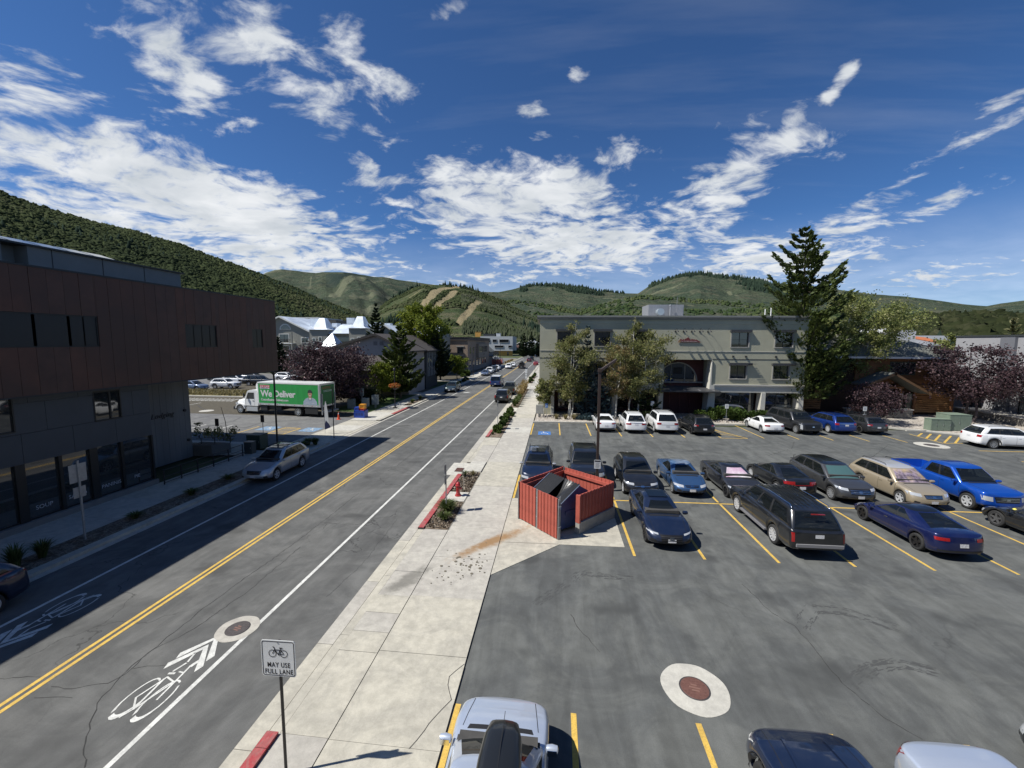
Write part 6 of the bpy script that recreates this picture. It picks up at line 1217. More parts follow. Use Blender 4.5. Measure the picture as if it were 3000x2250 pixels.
# ------------------------------------------------------------------ trees and plants
BARK = mat('bark_brown', (.085,.065,.05), .9, var=.3, vscale=6, bump=.6, bscale=20); BARKW = mat('bark_aspen', (.50,.49,.44), .8, var=.3, vscale=7, var2=(.16,.15,.13)); BARKP = mat('bark_plum', (.07,.055,.055), .85, var=.2, vscale=6)
L_ASP = leaf_mat('leaf_aspen', [(.075,.090,.030),(.14,.155,.050),(.23,.235,.09),(.31,.27,.12)], .45)
L_ASPR = leaf_mat('leaf_aspen_red', [(.09,.10,.035),(.17,.16,.06),(.26,.20,.09),(.30,.17,.10)], .45)
L_COT = leaf_mat('leaf_cottonwood', [(.09,.115,.035),(.17,.20,.06),(.27,.29,.10),(.36,.35,.16)], .45)
L_YG = leaf_mat('leaf_yellow_green', [(.07,.10,.012),(.15,.19,.02),(.25,.27,.035)], .4)
L_PUR = leaf_mat('leaf_plum', [(.022,.016,.020),(.045,.028,.034),(.080,.044,.050),(.12,.08,.082)], .22)
L_PINE = leaf_mat('needle_pine', [(.010,.020,.010),(.022,.036,.014),(.045,.062,.018)], .08)
L_PINL = leaf_mat('needle_pine_light', [(.026,.042,.012),(.060,.082,.018),(.11,.135,.030)], .18)
L_BLUE = leaf_mat('needle_blue', [(.025,.045,.05),(.05,.085,.095),(.09,.14,.15)], .08)
L_JUN = leaf_mat('leaf_juniper', [(.020,.040,.008),(.05,.085,.015),(.09,.13,.025)], .15)
L_GRS = leaf_mat('blade_green', [(.035,.06,.012),(.075,.11,.03),(.15,.16,.06)], .3)
L_TAW = leaf_mat('blade_tawny', [(.16,.12,.045),(.30,.22,.09),(.42,.31,.15)], .3)
L_FLW = leaf_mat('petal_mix', [(.45,.05,.03),(.55,.18,.04),(.10,.12,.02),(.5,.3,.08)], .3)
L_DRY = leaf_mat('blade_dry', [(.15,.13,.05),(.26,.22,.10),(.34,.30,.17)], .3)

def bend(p0, p1, n, amp):
    p0, p1 = np.array(p0,float), np.array(p1,float); out = [p0]
    for i in range(1,n): out.append(p0+(p1-p0)*i/n+rng.normal(size=3)*amp*np.array([1,1,.3]))
    return out+[p1]
def broadleaf(name, label, loc, h, R, lm, bark, nl=12000, ls=.16, z0=.2, shape=None, lean=(0,0), stems=1, nlimb=16, tr=.14, group=None, up=.6, open_=.55, twig=True, droop=0.):
    """trunk with limbs and twigs; leaves gather round the twigs so gaps stay open"""
    t = thing(name,label,'tree',loc,0,group); wood = MB(); cen = []; wts = []
    shape = shape or (lambda q: math.sin(PI*min(1,max(0,q))**.75)**.7)
    for s in range(stems):
        ox, oy = (rng.normal(size=2)*.25*(stems>1)); top = np.array([lean[0]+ox*2.5,lean[1]+oy*2.5,h*(.93 if s==0 else rng.uniform(.6,.85))])
        tk = bend((ox,oy,-.05),top,7,.05*h/10+.03); hh = top[2]
        rr = [tr*(1-.86*i/(len(tk)-1))/(stems**.4) for i in range(len(tk))]; rr[0] *= 1.35
        wood.tube(tk,rr,8,cap=False)
        def at(z):
            zz = [p[2] for p in tk]; return np.array([np.interp(z,zz,[p[k] for p in tk]) for k in range(3)])
        nn = max(5,nlimb//stems)
        for i in range(nn):
            q = (i+.5)/nn; z = h*z0+(hh-h*z0)*q**1.05*.97; b = at(z); az = i*2.399+rng.uniform(-.4,.4)+s
            qe = (z+.0)/h; r_ = R*shape((qe-z0)/(1-z0))*rng.uniform(.75,1.12)*(1 if stems==1 else .85); r_ = max(r_,R*.12)
            e = b+np.array([math.cos(az)*r_,math.sin(az)*r_,r_*up*rng.uniform(.5,1.2)-droop*r_]); e[2] = min(e[2],h*.99)
            lb = bend(b,e,3,.05*r_); wood.tube(lb,[tr*.42*(1-q*.6),tr*.28*(1-q*.6),tr*.16,tr*.07],5,cap=False)
            for j in range(6):
                f = .3+.7*j/5; p = b+(e-b)*f; k_ = 2 if twig else 1
                for _ in range(k_):
                    a2 = az+rng.uniform(-1.4,1.4); l2 = r_*.36*rng.uniform(.5,1.2)+.12
                    e2 = p+np.array([math.cos(a2)*l2,math.sin(a2)*l2,l2*rng.uniform(-.2,.7)-droop*l2]); wood.tube([p,(p+e2)/2+rng.normal(size=3)*.03,e2],[tr*.10,tr*.07,tr*.03],3,cap=False)
                    cen.append(e2); wts.append(l2*.5+.15); cen.append((p+e2)/2); wts.append(l2*.35+.12)
        cen.append(top); wts.append(.35)
    wood.build('trunk',bark,t,smooth=60,fix=False)
    cen = np.array(cen); wts = np.array(wts); pick = rng.choice(len(cen),nl,p=wts/wts.sum())
    # each twig has its own tone and density
    tone = rng.random(len(cen)); P_ = cen[pick]+rng.normal(size=(nl,3))*wts[pick][:,None]*open_*np.array([1,1,.85])
    P_ = P_[P_[:,2]>.15]; tn = .15+.7*tone[pick][:len(P_)]
    cards('crown',P_,ls,lm,t,aspect=1.15,tone=tn)
    return t
def conifer(name, label, loc, h, R, lm, bark=BARK, z0=.08, nwh=22, per=6, tr=.2, dens=60, ls=.34, p=.85, upturn=.25, droop=.15, lean=(0,0), group=None, irregular=.2, twigf=.5, cat='tree'):
    t = thing(name,label,cat,loc,0,group); wood = MB(); top = np.array([lean[0],lean[1],h]); n_ = 6
    tk = [top*i/n_*1.0 for i in range(n_+1)]; wood.tube(tk,[tr*(1-.93*i/n_) for i in range(n_+1)],8,cap=False)
    C_ = []; A_ = []; T_ = []
    for w_ in range(nwh):
        q = (w_+rng.uniform(-.25,.25))/(nwh-1); q = min(max(q,0),.985); z = h*(z0+(1-z0)*q); b = top*z/h
        Lr = R*((1-q)**p)*(1-.35*max(0,(.12-q)/.12)); ph = rng.uniform(0,6.28)
        k_ = max(3,int(per*(1-.4*q)))
        for k in range(k_):
            L_ = max(.18,Lr*rng.uniform(1-irregular*1.6,1+irregular)); a = ph+2*PI*k/k_+rng.uniform(-.25,.25); dx, dy = math.cos(a), math.sin(a)
            pts = [b+np.array([dx*L_*s, dy*L_*s, L_*(upturn*s*s*1.2 - droop*math.sin(s*PI) - (.12 if q<.3 else 0)*s)]) for s in (0,.33,.66,1)]
            wood.tube(pts,[tr*.20*(1-q*.6)+.01,tr*.13,tr*.08,.008],4,cap=False)
            m = int(dens*(L_/max(R,.1))*1.0)+5; s = rng.uniform(.12,1,m)**.75; side = rng.normal(size=m)*.30*L_*twigf*(1.15-s*.75)
            base = np.stack([np.interp(s,[0,.33,.66,1],[q_[i] for q_ in pts]) for i in range(3)],1)
            pos = base+np.stack([-dy*side,dx*side,np.abs(rng.normal(size=m))*.10*ls*2+rng.normal(size=m)*.05*L_*.6],1)
            C_.append(pos); ax_ = np.stack([dx*np.ones(m)-dy*side/L_*1.2,dy*np.ones(m)+dx*side/L_*1.2,np.full(m,.35+upturn)],1); ax_ /= np.linalg.norm(ax_,axis=1)[:,None]; A_.append(ax_); T_.append(np.full(m,rng.uniform(.2,.75)))
    wood.build('trunk',bark,t,smooth=60,fix=False); C_ = np.concatenate(C_); A_ = np.concatenate(A_); T_ = np.concatenate(T_)
    cards('crown',C_,ls*.62,lm,t,aspect=1.7,axis=A_,tone=T_,jitter=.45)
    return t

asp = lambda q: (0.55+.6*q if q < .35 else 1.0-.0*q) * (1 if q < .45 else max(.12,1-((q-.45)/.55)**1.2))
broadleaf('aspen_tree','pale trunked aspen nearest the sidewalk corner of the grey building',(1.7,45.7,0),11.3,2.5,L_ASP,BARKW,15000,.12,.13,asp,(.5,0),3,30,.13,up=.5)
broadleaf('aspen_tree','tall aspen left of the building entrance with the highest crown',(8.35,46.0,0),11.5,2.75,L_ASP,BARKW,17000,.12,.17,asp,(.25,0),2,34,.14,up=.45)
broadleaf('aspen_tree','reddish aspen on a thin leaning white stem behind the white fastback',(6.6,45.1,0),8.6,1.7,L_ASPR,BARKW,6000,.12,.25,asp,(.5,.3),1,18,.09,up=.5)
broadleaf('aspen_tree','small aspen sapling at the very corner of the grey building',(-1.2,45.9,0),4.3,1.0,L_ASP,BARKW,2600,.15,.35,None,(.2,0),1,10,.05)
conifer('spruce_tree','slender grey-green spruce between the two big aspens',(3.55,46.4,0),10.2,1.9,L_BLUE,z0=.05,nwh=24,per=6,tr=.11,dens=34,ls=.26,droop=.2)
conifer('blue_spruce','short blue spruce behind the lamp pole',(5.05,46.1,0),5.6,1.5,L_BLUE,z0=.03,nwh=16,per=6,tr=.08,dens=40,ls=.24,droop=.15)
conifer('pine_tree','small dark pine shrub at the foot of the entrance aspen',(9.9,45.6,0),2.9,1.9,L_PINE,z0=.05,nwh=8,per=7,tr=.08,dens=70,ls=.26,droop=.1,p=.5)
conifer('pine_tree','very tall pine towering over the right end of the grey building',(28.0,50.2,0),21.2,5.6,L_PINL,z0=.14,nwh=27,per=7,tr=.34,dens=230,ls=.35,p=.58,upturn=.34,droop=.18,lean=(-.6,0),irregular=.34,twigf=.60)
broadleaf('cottonwood_tree','broad pale green cottonwood right of the tall pine',(35.6,54.8,0),15.0,4.2,L_COT,BARKW,26000,.16,.20,lambda q:(.45+.9*q if q<.5 else max(.15,1-((q-.5)/.5)**1.3)),(1.6,0),2,42,.2,up=.7)
pl = lambda q: (.75+.5*q if q<.5 else max(.2,1-((q-.5)/.5)**2))
broadleaf('plum_tree','large purple leaved plum before the log house beside the green utility boxes',(44.6,48.6,0),8.5,4.0,L_PUR,BARKP,11000,.16,.24,pl,(.3,0),2,34,.17,up=.45,open_=.5)
broadleaf('plum_tree','purple leaved plum half out of the picture at the right edge',(50.8,45.6,0),7.8,3.0,L_PUR,BARKP,6500,.16,.26,pl,(0,0),2,26,.15,up=.45)
broadleaf('plum_tree','small weeping purple plum behind the dark grey wagon',(33.6,46.6,0),4.6,2.0,L_PUR,BARKP,4500,.13,.25,pl,(0,0),1,24,.09,up=.3,droop=.25)
broadleaf('plum_tree','big dark purple plum behind the delivery truck',(-28.6,49.0,0),8.0,5.0,L_PUR,BARKP,20000,.17,.10,pl,(0,0),3,54,.2,up=.35,open_=.5)
broadleaf('cottonwood_tree','tall bright yellow-green tree behind the gabled house',(-26.3,79.5,0),16.2,4.3,L_YG,BARK,34000,.24,.15,lambda q:(.6+.5*q if q<.4 else max(.12,1-((q-.4)/.6)**1.4)),(0,0),1,44,.28,up=.8)
conifer('pine_tree','dark pointed spruce left of the yellow-green tree',(-38.6,86,0),16.4,3.5,L_PINE,z0=.1,nwh=26,per=6,tr=.22,dens=90,ls=.5,droop=.15)
conifer('pine_tree','bushy green pine before the gabled house near the flower lamp',(-22.7,58.3,0),10.6,3.6,L_PINL,z0=.12,nwh=20,per=7,tr=.2,dens=110,ls=.42,p=.6,irregular=.3)
broadleaf('maple_tree','small bright green round tree left of the bushy pine',(-23.9,55.0,0),5.4,1.7,L_YG,BARK,6500,.16,.25,None,(0,0),1,16,.08)
conifer('pine_tree','dark pine beyond the gabled house on the lawn',(-22.9,77.5,0),10.2,3.1,L_PINE,z0=.2,nwh=18,per=7,tr=.2,dens=90,ls=.45,p=.55,irregular=.3)
conifer('pine_tree','second dark pine behind the first before the tan brick building',(-24.8,87,0),9.4,3.0,L_PINE,z0=.18,nwh=16,per=7,tr=.2,dens=80,ls=.45,p=.55,irregular=.3)
broadleaf('maple_tree','small yellowish tree at the corner of the tan brick building',(-22.1,91,0),5.2,1.9,L_YG,BARK,5000,.2,.2,None,(0,0),1,14,.09)
for i,(x,y,h,lb) in enumerate(((-17.7,232,13.4,'left one of the dark spruces at the far end of the street'),(-13.6,233,13.9,'middle one of the dark spruces at the far end of the street'),(-9.3,236,12.2,'dark spruce at the far end of the street, right of the middle one'),(-5.2,240,11.4,'dark spruce at the far end of the street closest to the grey building corner'),(-21.5,262,10,'dark spruce behind the far spruces beside the white panelled building'))):
    conifer('spruce_tree',lb,(x,y,0),h,3.7,L_PINE,z0=.06,nwh=16,per=6,tr=.22,dens=60,ls=.8,group='spruces at the far end of the street')
for i,(x,y,h,r,lm,lb) in enumerate(((-65,91,9,2.6,L_PINE,'dark conifer before the hotel gable'),(-43.5,98,12,2.6,L_PINE,'dark conifer at the right end of the hotel'),(-30.5,112,10.5,2.8,L_PINE,'dark conifer beyond the steep white metal roof'),(-35,90,11,3,L_PINE,'dark conifer right behind the yellow-green tree'),(-29,86,9.5,2.6,L_PINE,'dark green conifer at the right foot of the yellow-green tree'))):
    conifer('spruce_tree',lb,(x,y,0),h,r,lm,z0=.06,nwh=16,per=6,tr=.2,dens=60,ls=.6)
for i,(x,y,h,r,lb) in enumerate(((86,88,13.3,4.0,'pale conifer top behind the flat roofed building, left one'),(98,92,14.6,4.5,'pale conifer top behind the flat roofed building, right one'),(112,96,14,4,'pale conifer behind the flat roofed building at the picture edge'))):
    conifer('cedar_tree',lb,(x,y,0),h,r,leaf_mat('needle_pale',[(.06,.07,.03),(.12,.12,.05),(.2,.19,.09)],.2),z0=.1,nwh=16,per=6,tr=.2,dens=60,ls=.6)
broadleaf('maple_tree','yellow-green tree top above the big purple plum',(54.5,62,0),9.9,2.6,L_COT,BARK,6000,.2,.3,None,(0,0),1,18,.12)

def bush(name, label, loc, rx, ry, h, lm, n=1600, ls=.10, cat='shrub', group=None):
    t = thing(name,label,cat,loc,0,group); k = max(4,int(n/220)); cs = rng.normal(size=(k,3))*np.array([rx*.42,ry*.42,h*.22])+np.array([0,0,h*.5])
    pk = rng.integers(0,k,n); d = rng.normal(size=(n,3)); d /= np.linalg.norm(d,axis=1)[:,None]
    p = cs[pk]+d*(rng.random(n)**.4)[:,None]*np.array([rx*.45,ry*.45,h*.36]); p[:,2] = np.clip(p[:,2],.02,h*1.05)
    ax_ = d*.6+np.array([0,0,.7]); ax_ /= np.linalg.norm(ax_,axis=1)[:,None]
    cards('foliage',p,ls,lm,t,aspect=1.5,axis=ax_,tone=.1+.8*rng.random(k)[pk],jitter=.6)
    w = MB()
    for i in range(6): a = i*1.05; w.tube([(0,0,0),(math.cos(a)*rx*.4,math.sin(a)*ry*.4,h*.6)],[.02,.006],4)
    w.build('stem',BARK,t); return t
def tuft(name, label, loc, r, h, lm, n=260, w=.018, cat='ornamental grass', group=None, lm2=None):
    t = thing(name,label,cat,loc,0,group); V = []; F = []; T_ = []
    for i in range(n):
        a = rng.uniform(0,2*PI); b0 = r*.22*math.sqrt(rng.random()); sp = rng.uniform(.2,1)*r; hh = h*rng.uniform(.55,1.05)*(1-.25*sp/r); c, s = math.cos(a), math.sin(a); o = len(V)
        wx, wy = -s*w, c*w
        for f, ww in ((0,1),(.4,.9),(.75,.6)):
            x = c*(b0+sp*f*f); y = s*(b0+sp*f*f); z = hh*(f*(1.45-.6*f)) ; V += [(x-wx*ww,y-wy*ww,z),(x+wx*ww,y+wy*ww,z)]
        V.append((c*(b0+sp),s*(b0+sp),hh*.82)); F += [(o,o+1,o+3,o+2),(o+2,o+3,o+5,o+4),(o+4,o+5,o+6)]; T_ += [rng.random()]*3
    m = MB().add(V,F).build('blade_clump',lm,t,fix=False); at = m.data.attributes.new('tone','FLOAT','FACE'); at.data.foreach_set('value',np.array(T_,dtype='f'))
    if lm2 is not None:
        k = n//3; a = rng.uniform(0,2*PI,k); rr = r*.8*np.sqrt(rng.random(k)); cards('plumes',np.stack([np.cos(a)*rr,np.sin(a)*rr,h*rng.uniform(.7,1.15,k)],1),.10,lm2,t,aspect=2.6,axis=np.tile([0,0,1.],(k,1)),jitter=.3)
    return t
for x,y,rx,ry,h,lb in ((17.6,45.9,1.6,.9,1.5,'dark green juniper at the right pier of the entrance'),(19.6,45.9,1.3,.9,1.35,'dark green juniper between entrance pier and storefront'),(22.0,46.0,1.35,.8,1.1,'rounded juniper bush before the storefront window, nearest the white sedan'),(15.9,45.6,.9,.8,1.0,'low dark juniper behind the black crossover')):
    bush('juniper',lb,(x,y,.05),rx,ry,h,L_JUN,2600,.12)
bush('juniper','low blue-grey juniper under the first aspen',(3.4,44.4,.05),1.1,.8,.8,L_BLUE,1500,.10); bush('juniper','dark low shrubs behind the white fastback',(5.0,44.2,.05),1.0,.7,.7,L_PINE,1200,.10); bush('juniper','dark low shrubs behind the white crossover',(8.6,44.6,.05),1.6,.7,1.0,L_PINE,1600,.10)
for i,x in enumerate((.2,1.2,2.1)): tuft('lavender_clump',('left','middle','right')[i]+' dry grey-purple grass clump before the corner pier',(x,44.4,.05),.55,.8,L_DRY,200,.012)
tuft('ornamental_grass','green spiky grass clump at the foot of the street sign in the red kerbed bed',(-5.15,18.95,.08),.62,.75,L_GRS,420,.02); tuft('ornamental_grass','smaller spiky grass clump nearest the camera in the red kerbed bed',(-5.02,18.0,.08),.42,.5,L_GRS,260,.018)
tuft('ornamental_grass','small tuft at the far end of the bed past the hydrant',(-5.45,24.2,.08),.30,.55,L_GRS,130,.014); tuft('ornamental_grass','dry tuft beside the drain end of the bed past the hydrant',(-4.95,24.4,.08),.25,.5,L_DRY,90,.014)
for i in range(7):
    y = 37.0+i*1.75; bush('shrub',('nearest','second','third','fourth','fifth','sixth','farthest')[i]+' low green shrub in the bed north of the driveway',(-5.15+.08*(i%2),y,.06),.52,.85,.62,L_JUN,1300,.10,group='low green shrubs in the kerb bed')
for i in range(4): tuft('ornamental_grass',('first','second','third','fourth')[i]+' low tuft between the shrubs north of the driveway',(-5.5+.1*i,36+i*3.2,.06),.3,.4,L_GRS,90,.014,group='low tufts in the kerb bed')
for i in range(11):
    y = 52.6+i*1.9; taw = i >= 4; tuft('ornamental_grass',f'{("green" if not taw else "tawny")} tall grass clump, number {i+1} from the near end beside the dark pickups',(-5.15+.1*(i%2),y,.06),.75,1.25 if not taw else 1.55,L_GRS if not taw else L_TAW,240,.03,group='tall grasses in the kerb bed',lm2=None if not taw else L_TAW)
for i,(y,) in enumerate(((84.5,),(88,),(96.5,),(100.5,))): bush('shrub',('first','second','third','fourth')[i]+' clipped shrub in the kerb bed beyond the bus sign',(-5.15,y,.06),.6,1.1,.8,L_JUN,900,.14,group='clipped shrubs beyond the bus sign')
for i,(y,h) in enumerate(((10.5,1.0),(12.2,1.2),(13.0,.9),(6.5,1.1),(16.5,.4),(19.5,.45),(22,.4),(25,.5))): tuft('ornamental_grass',('tall','tallest','leaning','broad','short','low','sparse','small')[i]+' grass clump in the shaded bed before the storefront, '+('nearest','second','third','leftmost','fifth','sixth','seventh','last')[i]+' along it',(-19.35,y,.08),.5,h,L_GRS,160,.02,group='grasses before the storefront')
for i,(x,y) in enumerate(((-19.35,29.4),(-19.1,30.6),(-19.6,30.4))): tuft('ornamental_grass',('front','right','left')[i]+' leafy clump at the foot of the feather flag',(x,y,.06),.55,.75,L_GRS if i else L_JUN,200,.03,group='clumps at the feather flag')
for i,y in enumerate((53.5,56.8)): tuft('ornamental_grass',('near','far')[i]+' grass clump in the left kerb bed past the flower lamp',(-19.2,y,.06),.6,.75,L_GRS,170,.03,group='clumps past the flower lamp')
for i,y in enumerate((77,80,84,88)): bush('shrub',('first','second','third','fourth')[i]+' shrub in the left kerb bed beyond the green-grey crossover',(-19.2,y,.06),.5,.9,.6,L_JUN,500,.14,group='shrubs beyond the green-grey crossover')
for i in range(5): tuft('ornamental_grass',('first','second','third','fourth','fifth')[i]+' tawny clump on the far verge before the white panelled building',(-19.1,158+i*6,.1),1.0,1.3,L_TAW,90,.08,group='tawny clumps on the far verge')
bush('shrub','round shrub by the corner of the tan brick building',(-21.5,97,.0),1.6,1.6,1.4,L_JUN,1500,.2)
for i,x in enumerate((-28.9,-27.4,-26.2)): bush('rose_shrub',('left','middle','right')[i]+' thin leafy shrub behind the handrail',(x,30.2-.3*i,.4),.8,.5,1.1,L_ASP,240,.09)
bush('ground_cover','dark hedge behind the grey utility cabinets',(-25.2,52.6,0),2.2,1.2,1.8,L_PINE,3200,.14); bush('ground_cover','dark low hedge below the gabled house wing',(-28.5,56.6,0),3.0,.9,1.5,L_PINE,3200,.14)
# flat scrub of the verge and the side lot strip
n_ = 9000; p_ = np.stack([rng.uniform(-75,-34,n_),rng.uniform(56.1,60.3,n_),rng.uniform(.12,.55,n_)],1); tag(cards('dry_grass',p_,.16,L_DRY,None,aspect=2.2,axis=np.tile([0,0,1.],(n_,1)),jitter=.5),kind='stuff',label='dry yellow grass on the verge behind the side lot')
n_ = 2600; p_ = np.stack([np.where(rng.random(n_)<.5,rng.uniform(-5.65,-4.66,n_),rng.uniform(-5.65,-4.66,n_)),np.where(rng.random(n_)<.4,rng.uniform(17.2,20.2,n_),rng.uniform(21.7,25,n_)),rng.uniform(.07,.13,n_)],1); tag(cards('wood_chips',p_,.06,leaf_mat('chip',[(.06,.045,.03),(.20,.16,.12),(.36,.32,.26)],0),None,aspect=1.8),kind='stuff',label='loose wood chips in the red kerbed beds')
n_ = 3000; p_ = np.stack([rng.uniform(-1.8,33,n_),rng.uniform(44.6,46.2,n_),rng.uniform(.08,.16,n_)],1); tag(cards('gravel',p_,.12,leaf_mat('pebble',[(.22,.19,.16),(.42,.38,.34),(.6,.56,.5)],0),None),kind='stuff',label='pale pebbles in the bed before the grey building')
# ------------------------------------------------------------------ hills
def fbm(x, y, oct_=5, seed=0):
    r = np.random.default_rng(seed); out = np.zeros_like(x); amp = 1; tot = 0
    for o in range(oct_):
        f = 2.0**o
        for _ in range(3):
            a = r.uniform(0,2*PI); ph = r.uniform(0,6.28); k = f*r.uniform(.7,1.4); out += amp*np.sin(k*(x*math.cos(a)+y*math.sin(a))+ph+1.7*np.sin(k*.6*(y*math.cos(a)-x*math.sin(a))+ph*2))/3
        tot += amp; amp *= .55
    return out/tot
RIDGE = {}
def hill(name, ridge, r0, r1, m, n_az, n_r, power=1.2, rough=.05, gully=.0, seed=1, tone=None, behind=.5, foot=None, z0=-.5):
    """terrain sector: foot at range r0, crest at r1 with the height given per azimuth (degrees, rise over run from eye height)"""
    az = np.radians(np.linspace(ridge[0][0],ridge[-1][0],n_az)); el = np.interp(az,np.radians([p[0] for p in ridge]),[p[1] for p in ridge])
    tt = np.concatenate([np.linspace(0,1,n_r),1+np.linspace(.03,behind,6)])
    AZ, TT = np.meshgrid(az,tt); EL = np.interp(AZ,np.radians([p[0] for p in ridge]),[p[1] for p in ridge])
    R0 = np.interp(AZ,np.radians([p[0] for p in foot]),[p[1] for p in foot]) if foot else r0*np.ones_like(AZ)
    RR = R0+(r1-R0)*TT; Hr = 8.35+r1*EL; X = RR*np.sin(AZ); Y = RR*np.cos(AZ)
    base = np.where(TT<=1,np.abs(TT)**power,1-((TT-1)/behind)**1.3*.6)
    s = r1/9.0
    n1 = fbm(X/s*1.2,Y/s*1.2,6,seed); n2 = fbm(AZ*18+.6*n1,TT*1.1,4,seed+5)
    env = np.clip(TT,0,1)*(1-np.clip(TT,0,1))*4
    Z = z0+(Hr-z0)*(base+env*(rough*n1+gully*n2))+(.010*Hr*fbm(X/s*6,Y/s*6,3,seed+9))*np.clip(TT*2,0,1)
    lim = 8.35+RR*EL*1.0   # nothing before the crest may rise above the crest line
    Z = np.where((TT<.97),np.minimum(Z,lim-.004*RR),Z)
    nr, na = Z.shape; V = np.stack([X,Y,Z],-1).reshape(-1,3); i = np.arange(nr-1)[:,None]*na+np.arange(na-1)[None]
    Fq = np.stack([i,i+1,i+na+1,i+na],-1).reshape(-1,4)
    me = bpy.data.meshes.new(name); me.vertices.add(len(V)); me.vertices.foreach_set('co',V.ravel().astype('f')); me.loops.add(Fq.size); me.loops.foreach_set('vertex_index',Fq.ravel().astype('i')); me.polygons.add(len(Fq)); me.polygons.foreach_set('loop_start',np.arange(0,Fq.size,4,dtype='i')); me.polygons.foreach_set('use_smooth',np.ones(len(Fq),bool)); me.update(calc_edges=True)
    at = me.attributes.new('cover','FLOAT','POINT'); cv = np.zeros((nr,na)) if tone is None else tone(np.degrees(AZ),TT,n1,n2,Z,RR); at.data.foreach_set('value',cv.ravel().astype('f'))
    me.materials.append(m); o = bpy.data.objects.new(name,me); C.objects.link(o); struct(o)
    RIDGE[name] = (np.degrees(AZ),TT,X,Y,Z,cv); return o
def hill_mat(name, greens, bare, scale, dark=.35, tree=(.018,.028,.014)):
    m = bpy.data.materials.new(name); m.use_nodes = True; nt = m.node_tree; N, Lk = nt.nodes, nt.links; b = N['Principled BSDF']; b.inputs['Roughness'].default_value = .95; b.inputs['Specular IOR Level'].default_value = .1
    g = N.new('ShaderNodeNewGeometry')
    def noise(s, d=6, r=.62):
        t = N.new('ShaderNodeTexNoise'); Lk.new(g.outputs['Position'],t.inputs['Vector']); t.inputs['Scale'].default_value = s; t.inputs['Detail'].default_value = d; t.inputs['Roughness'].default_value = r; return t.outputs['Fac']
    def rmp(v,a,c,x=0.,y=1.):
        r = N.new('ShaderNodeMapRange'); r.interpolation_type='SMOOTHSTEP'; Lk.new(v,r.inputs[0]); r.inputs[1].default_value=a; r.inputs[2].default_value=c; r.inputs[3].default_value=x; r.inputs[4].default_value=y; return r.outputs[0]
    def mix(f,a,c,mode='MIX'):
        x = N.new('ShaderNodeMix'); x.data_type='RGBA'; x.blend_type=mode
        if isinstance(f,float): x.inputs['Factor'].default_value=f
        else: Lk.new(f,x.inputs['Factor'])
        for k,v in (('A',a),('B',c)):
            if isinstance(v,tuple): x.inputs[k].default_value=(*v,1)
            else: Lk.new(v,x.inputs[k])
        return x.outputs['Result']
    c = mix(rmp(noise(scale),.35,.65),greens[0],greens[1]); c = mix(rmp(noise(scale*4.3),.48,.62),c,greens[2]); c = mix(rmp(noise(scale*2.1,7,.7),.56,.66,0,dark),c,tree); 
    c = mix(1.0,c,rmp(noise(scale*30,3,.7),.3,.7,.62,1.35),'MULTIPLY')
    at = N.new('ShaderNodeAttribute'); at.attribute_name='cover'
    c = mix(rmp(at.outputs['Fac'],.35,.75),c,bare); c = mix(rmp(at.outputs['Fac'],-.3,-.8),c,tree); Lk.new(c,b.inputs['Base Color'])
    bu = N.new('ShaderNodeBump'); bu.inputs['Strength'].default_value=.9; bu.inputs['Distance'].default_value=3.0*.02/scale; Lk.new(noise(scale*14,5,.7),bu.inputs['Height']); Lk.new(bu.outputs[0],b.inputs['Normal'])
    _m[name] = m; return m
HM1 = hill_mat('hill_oak_scrub',[(.034,.044,.020),(.045,.054,.024),(.060,.062,.036)],(.17,.14,.06),.012,.3)
HM2 = hill_mat('mountain_green',[(.042,.060,.038),(.060,.076,.046),(.085,.090,.058)],(.125,.135,.085),.0026,.75,(.024,.038,.030))
HM3 = hill_mat('mountain_ski_slope',[(.040,.058,.022),(.062,.076,.030),(.095,.095,.052)],(.24,.20,.115),.006,.55,(.022,.036,.018))
def strip(az, tt, pts, w):
    """soft distance to a cleared run drawn as a polyline in (azimuth, slope position)"""
    best = np.full(az.shape,9.)
    for (a0,t0),(a1,t1) in zip(pts,pts[1:]):
        dx, dy = a1-a0, (t1-t0)*20; L2 = dx*dx+dy*dy; u = np.clip(((az-a0)*dx+(tt-t0)*20*dy)/L2,0,1); best = np.minimum(best,np.hypot(az-a0-u*dx,(tt-t0)*20-u*dy))
    return np.clip(1.5-best/w,0,1)
far = [(-45,.10),(-38.5,.115),(-37.16,.1304),(-36.38,.1392),(-35.46,.1457),(-34.8,.1475),(-33.06,.1467),(-31.12,.1454),(-30.4,.1482),(-27.78,.1514),(-24.29,.1448),(-23.2,.1458),(-20.97,.1406),(-18.04,.1354),(-15.5,.130),(-12.5,.122),(-8,.112),(-4,.10),(0,.09)]
def tone_far(az,tt,n1,n2,Z,R):
    c = np.maximum.reduce([strip(az,tt,[(-24.6,.80),(-26.2,.62),(-29.5,.42)],.55),strip(az,tt,[(-22.2,.62),(-24.2,.44),(-27,.28)],.45)*.9,strip(az,tt,[(-19.6,.5),(-22.5,.33),(-25.5,.2)],.42)*.9,strip(az,tt,[(-31.6,.9),(-31.8,.55)],.12)*.7,strip(az,tt,[(-36.9,.98),(-35,.99)],.3)*.7])
    tr = -(((az>-30)&(az<-20)&(n1>.05)&(tt>.35)).astype(float))*.9*np.clip(n2+.6,0,1); return np.where(c>.2,c,tr)
hill('mountain',far,900,3400,HM2,420,110,1.15,.10,.26,3,tone_far,.4)
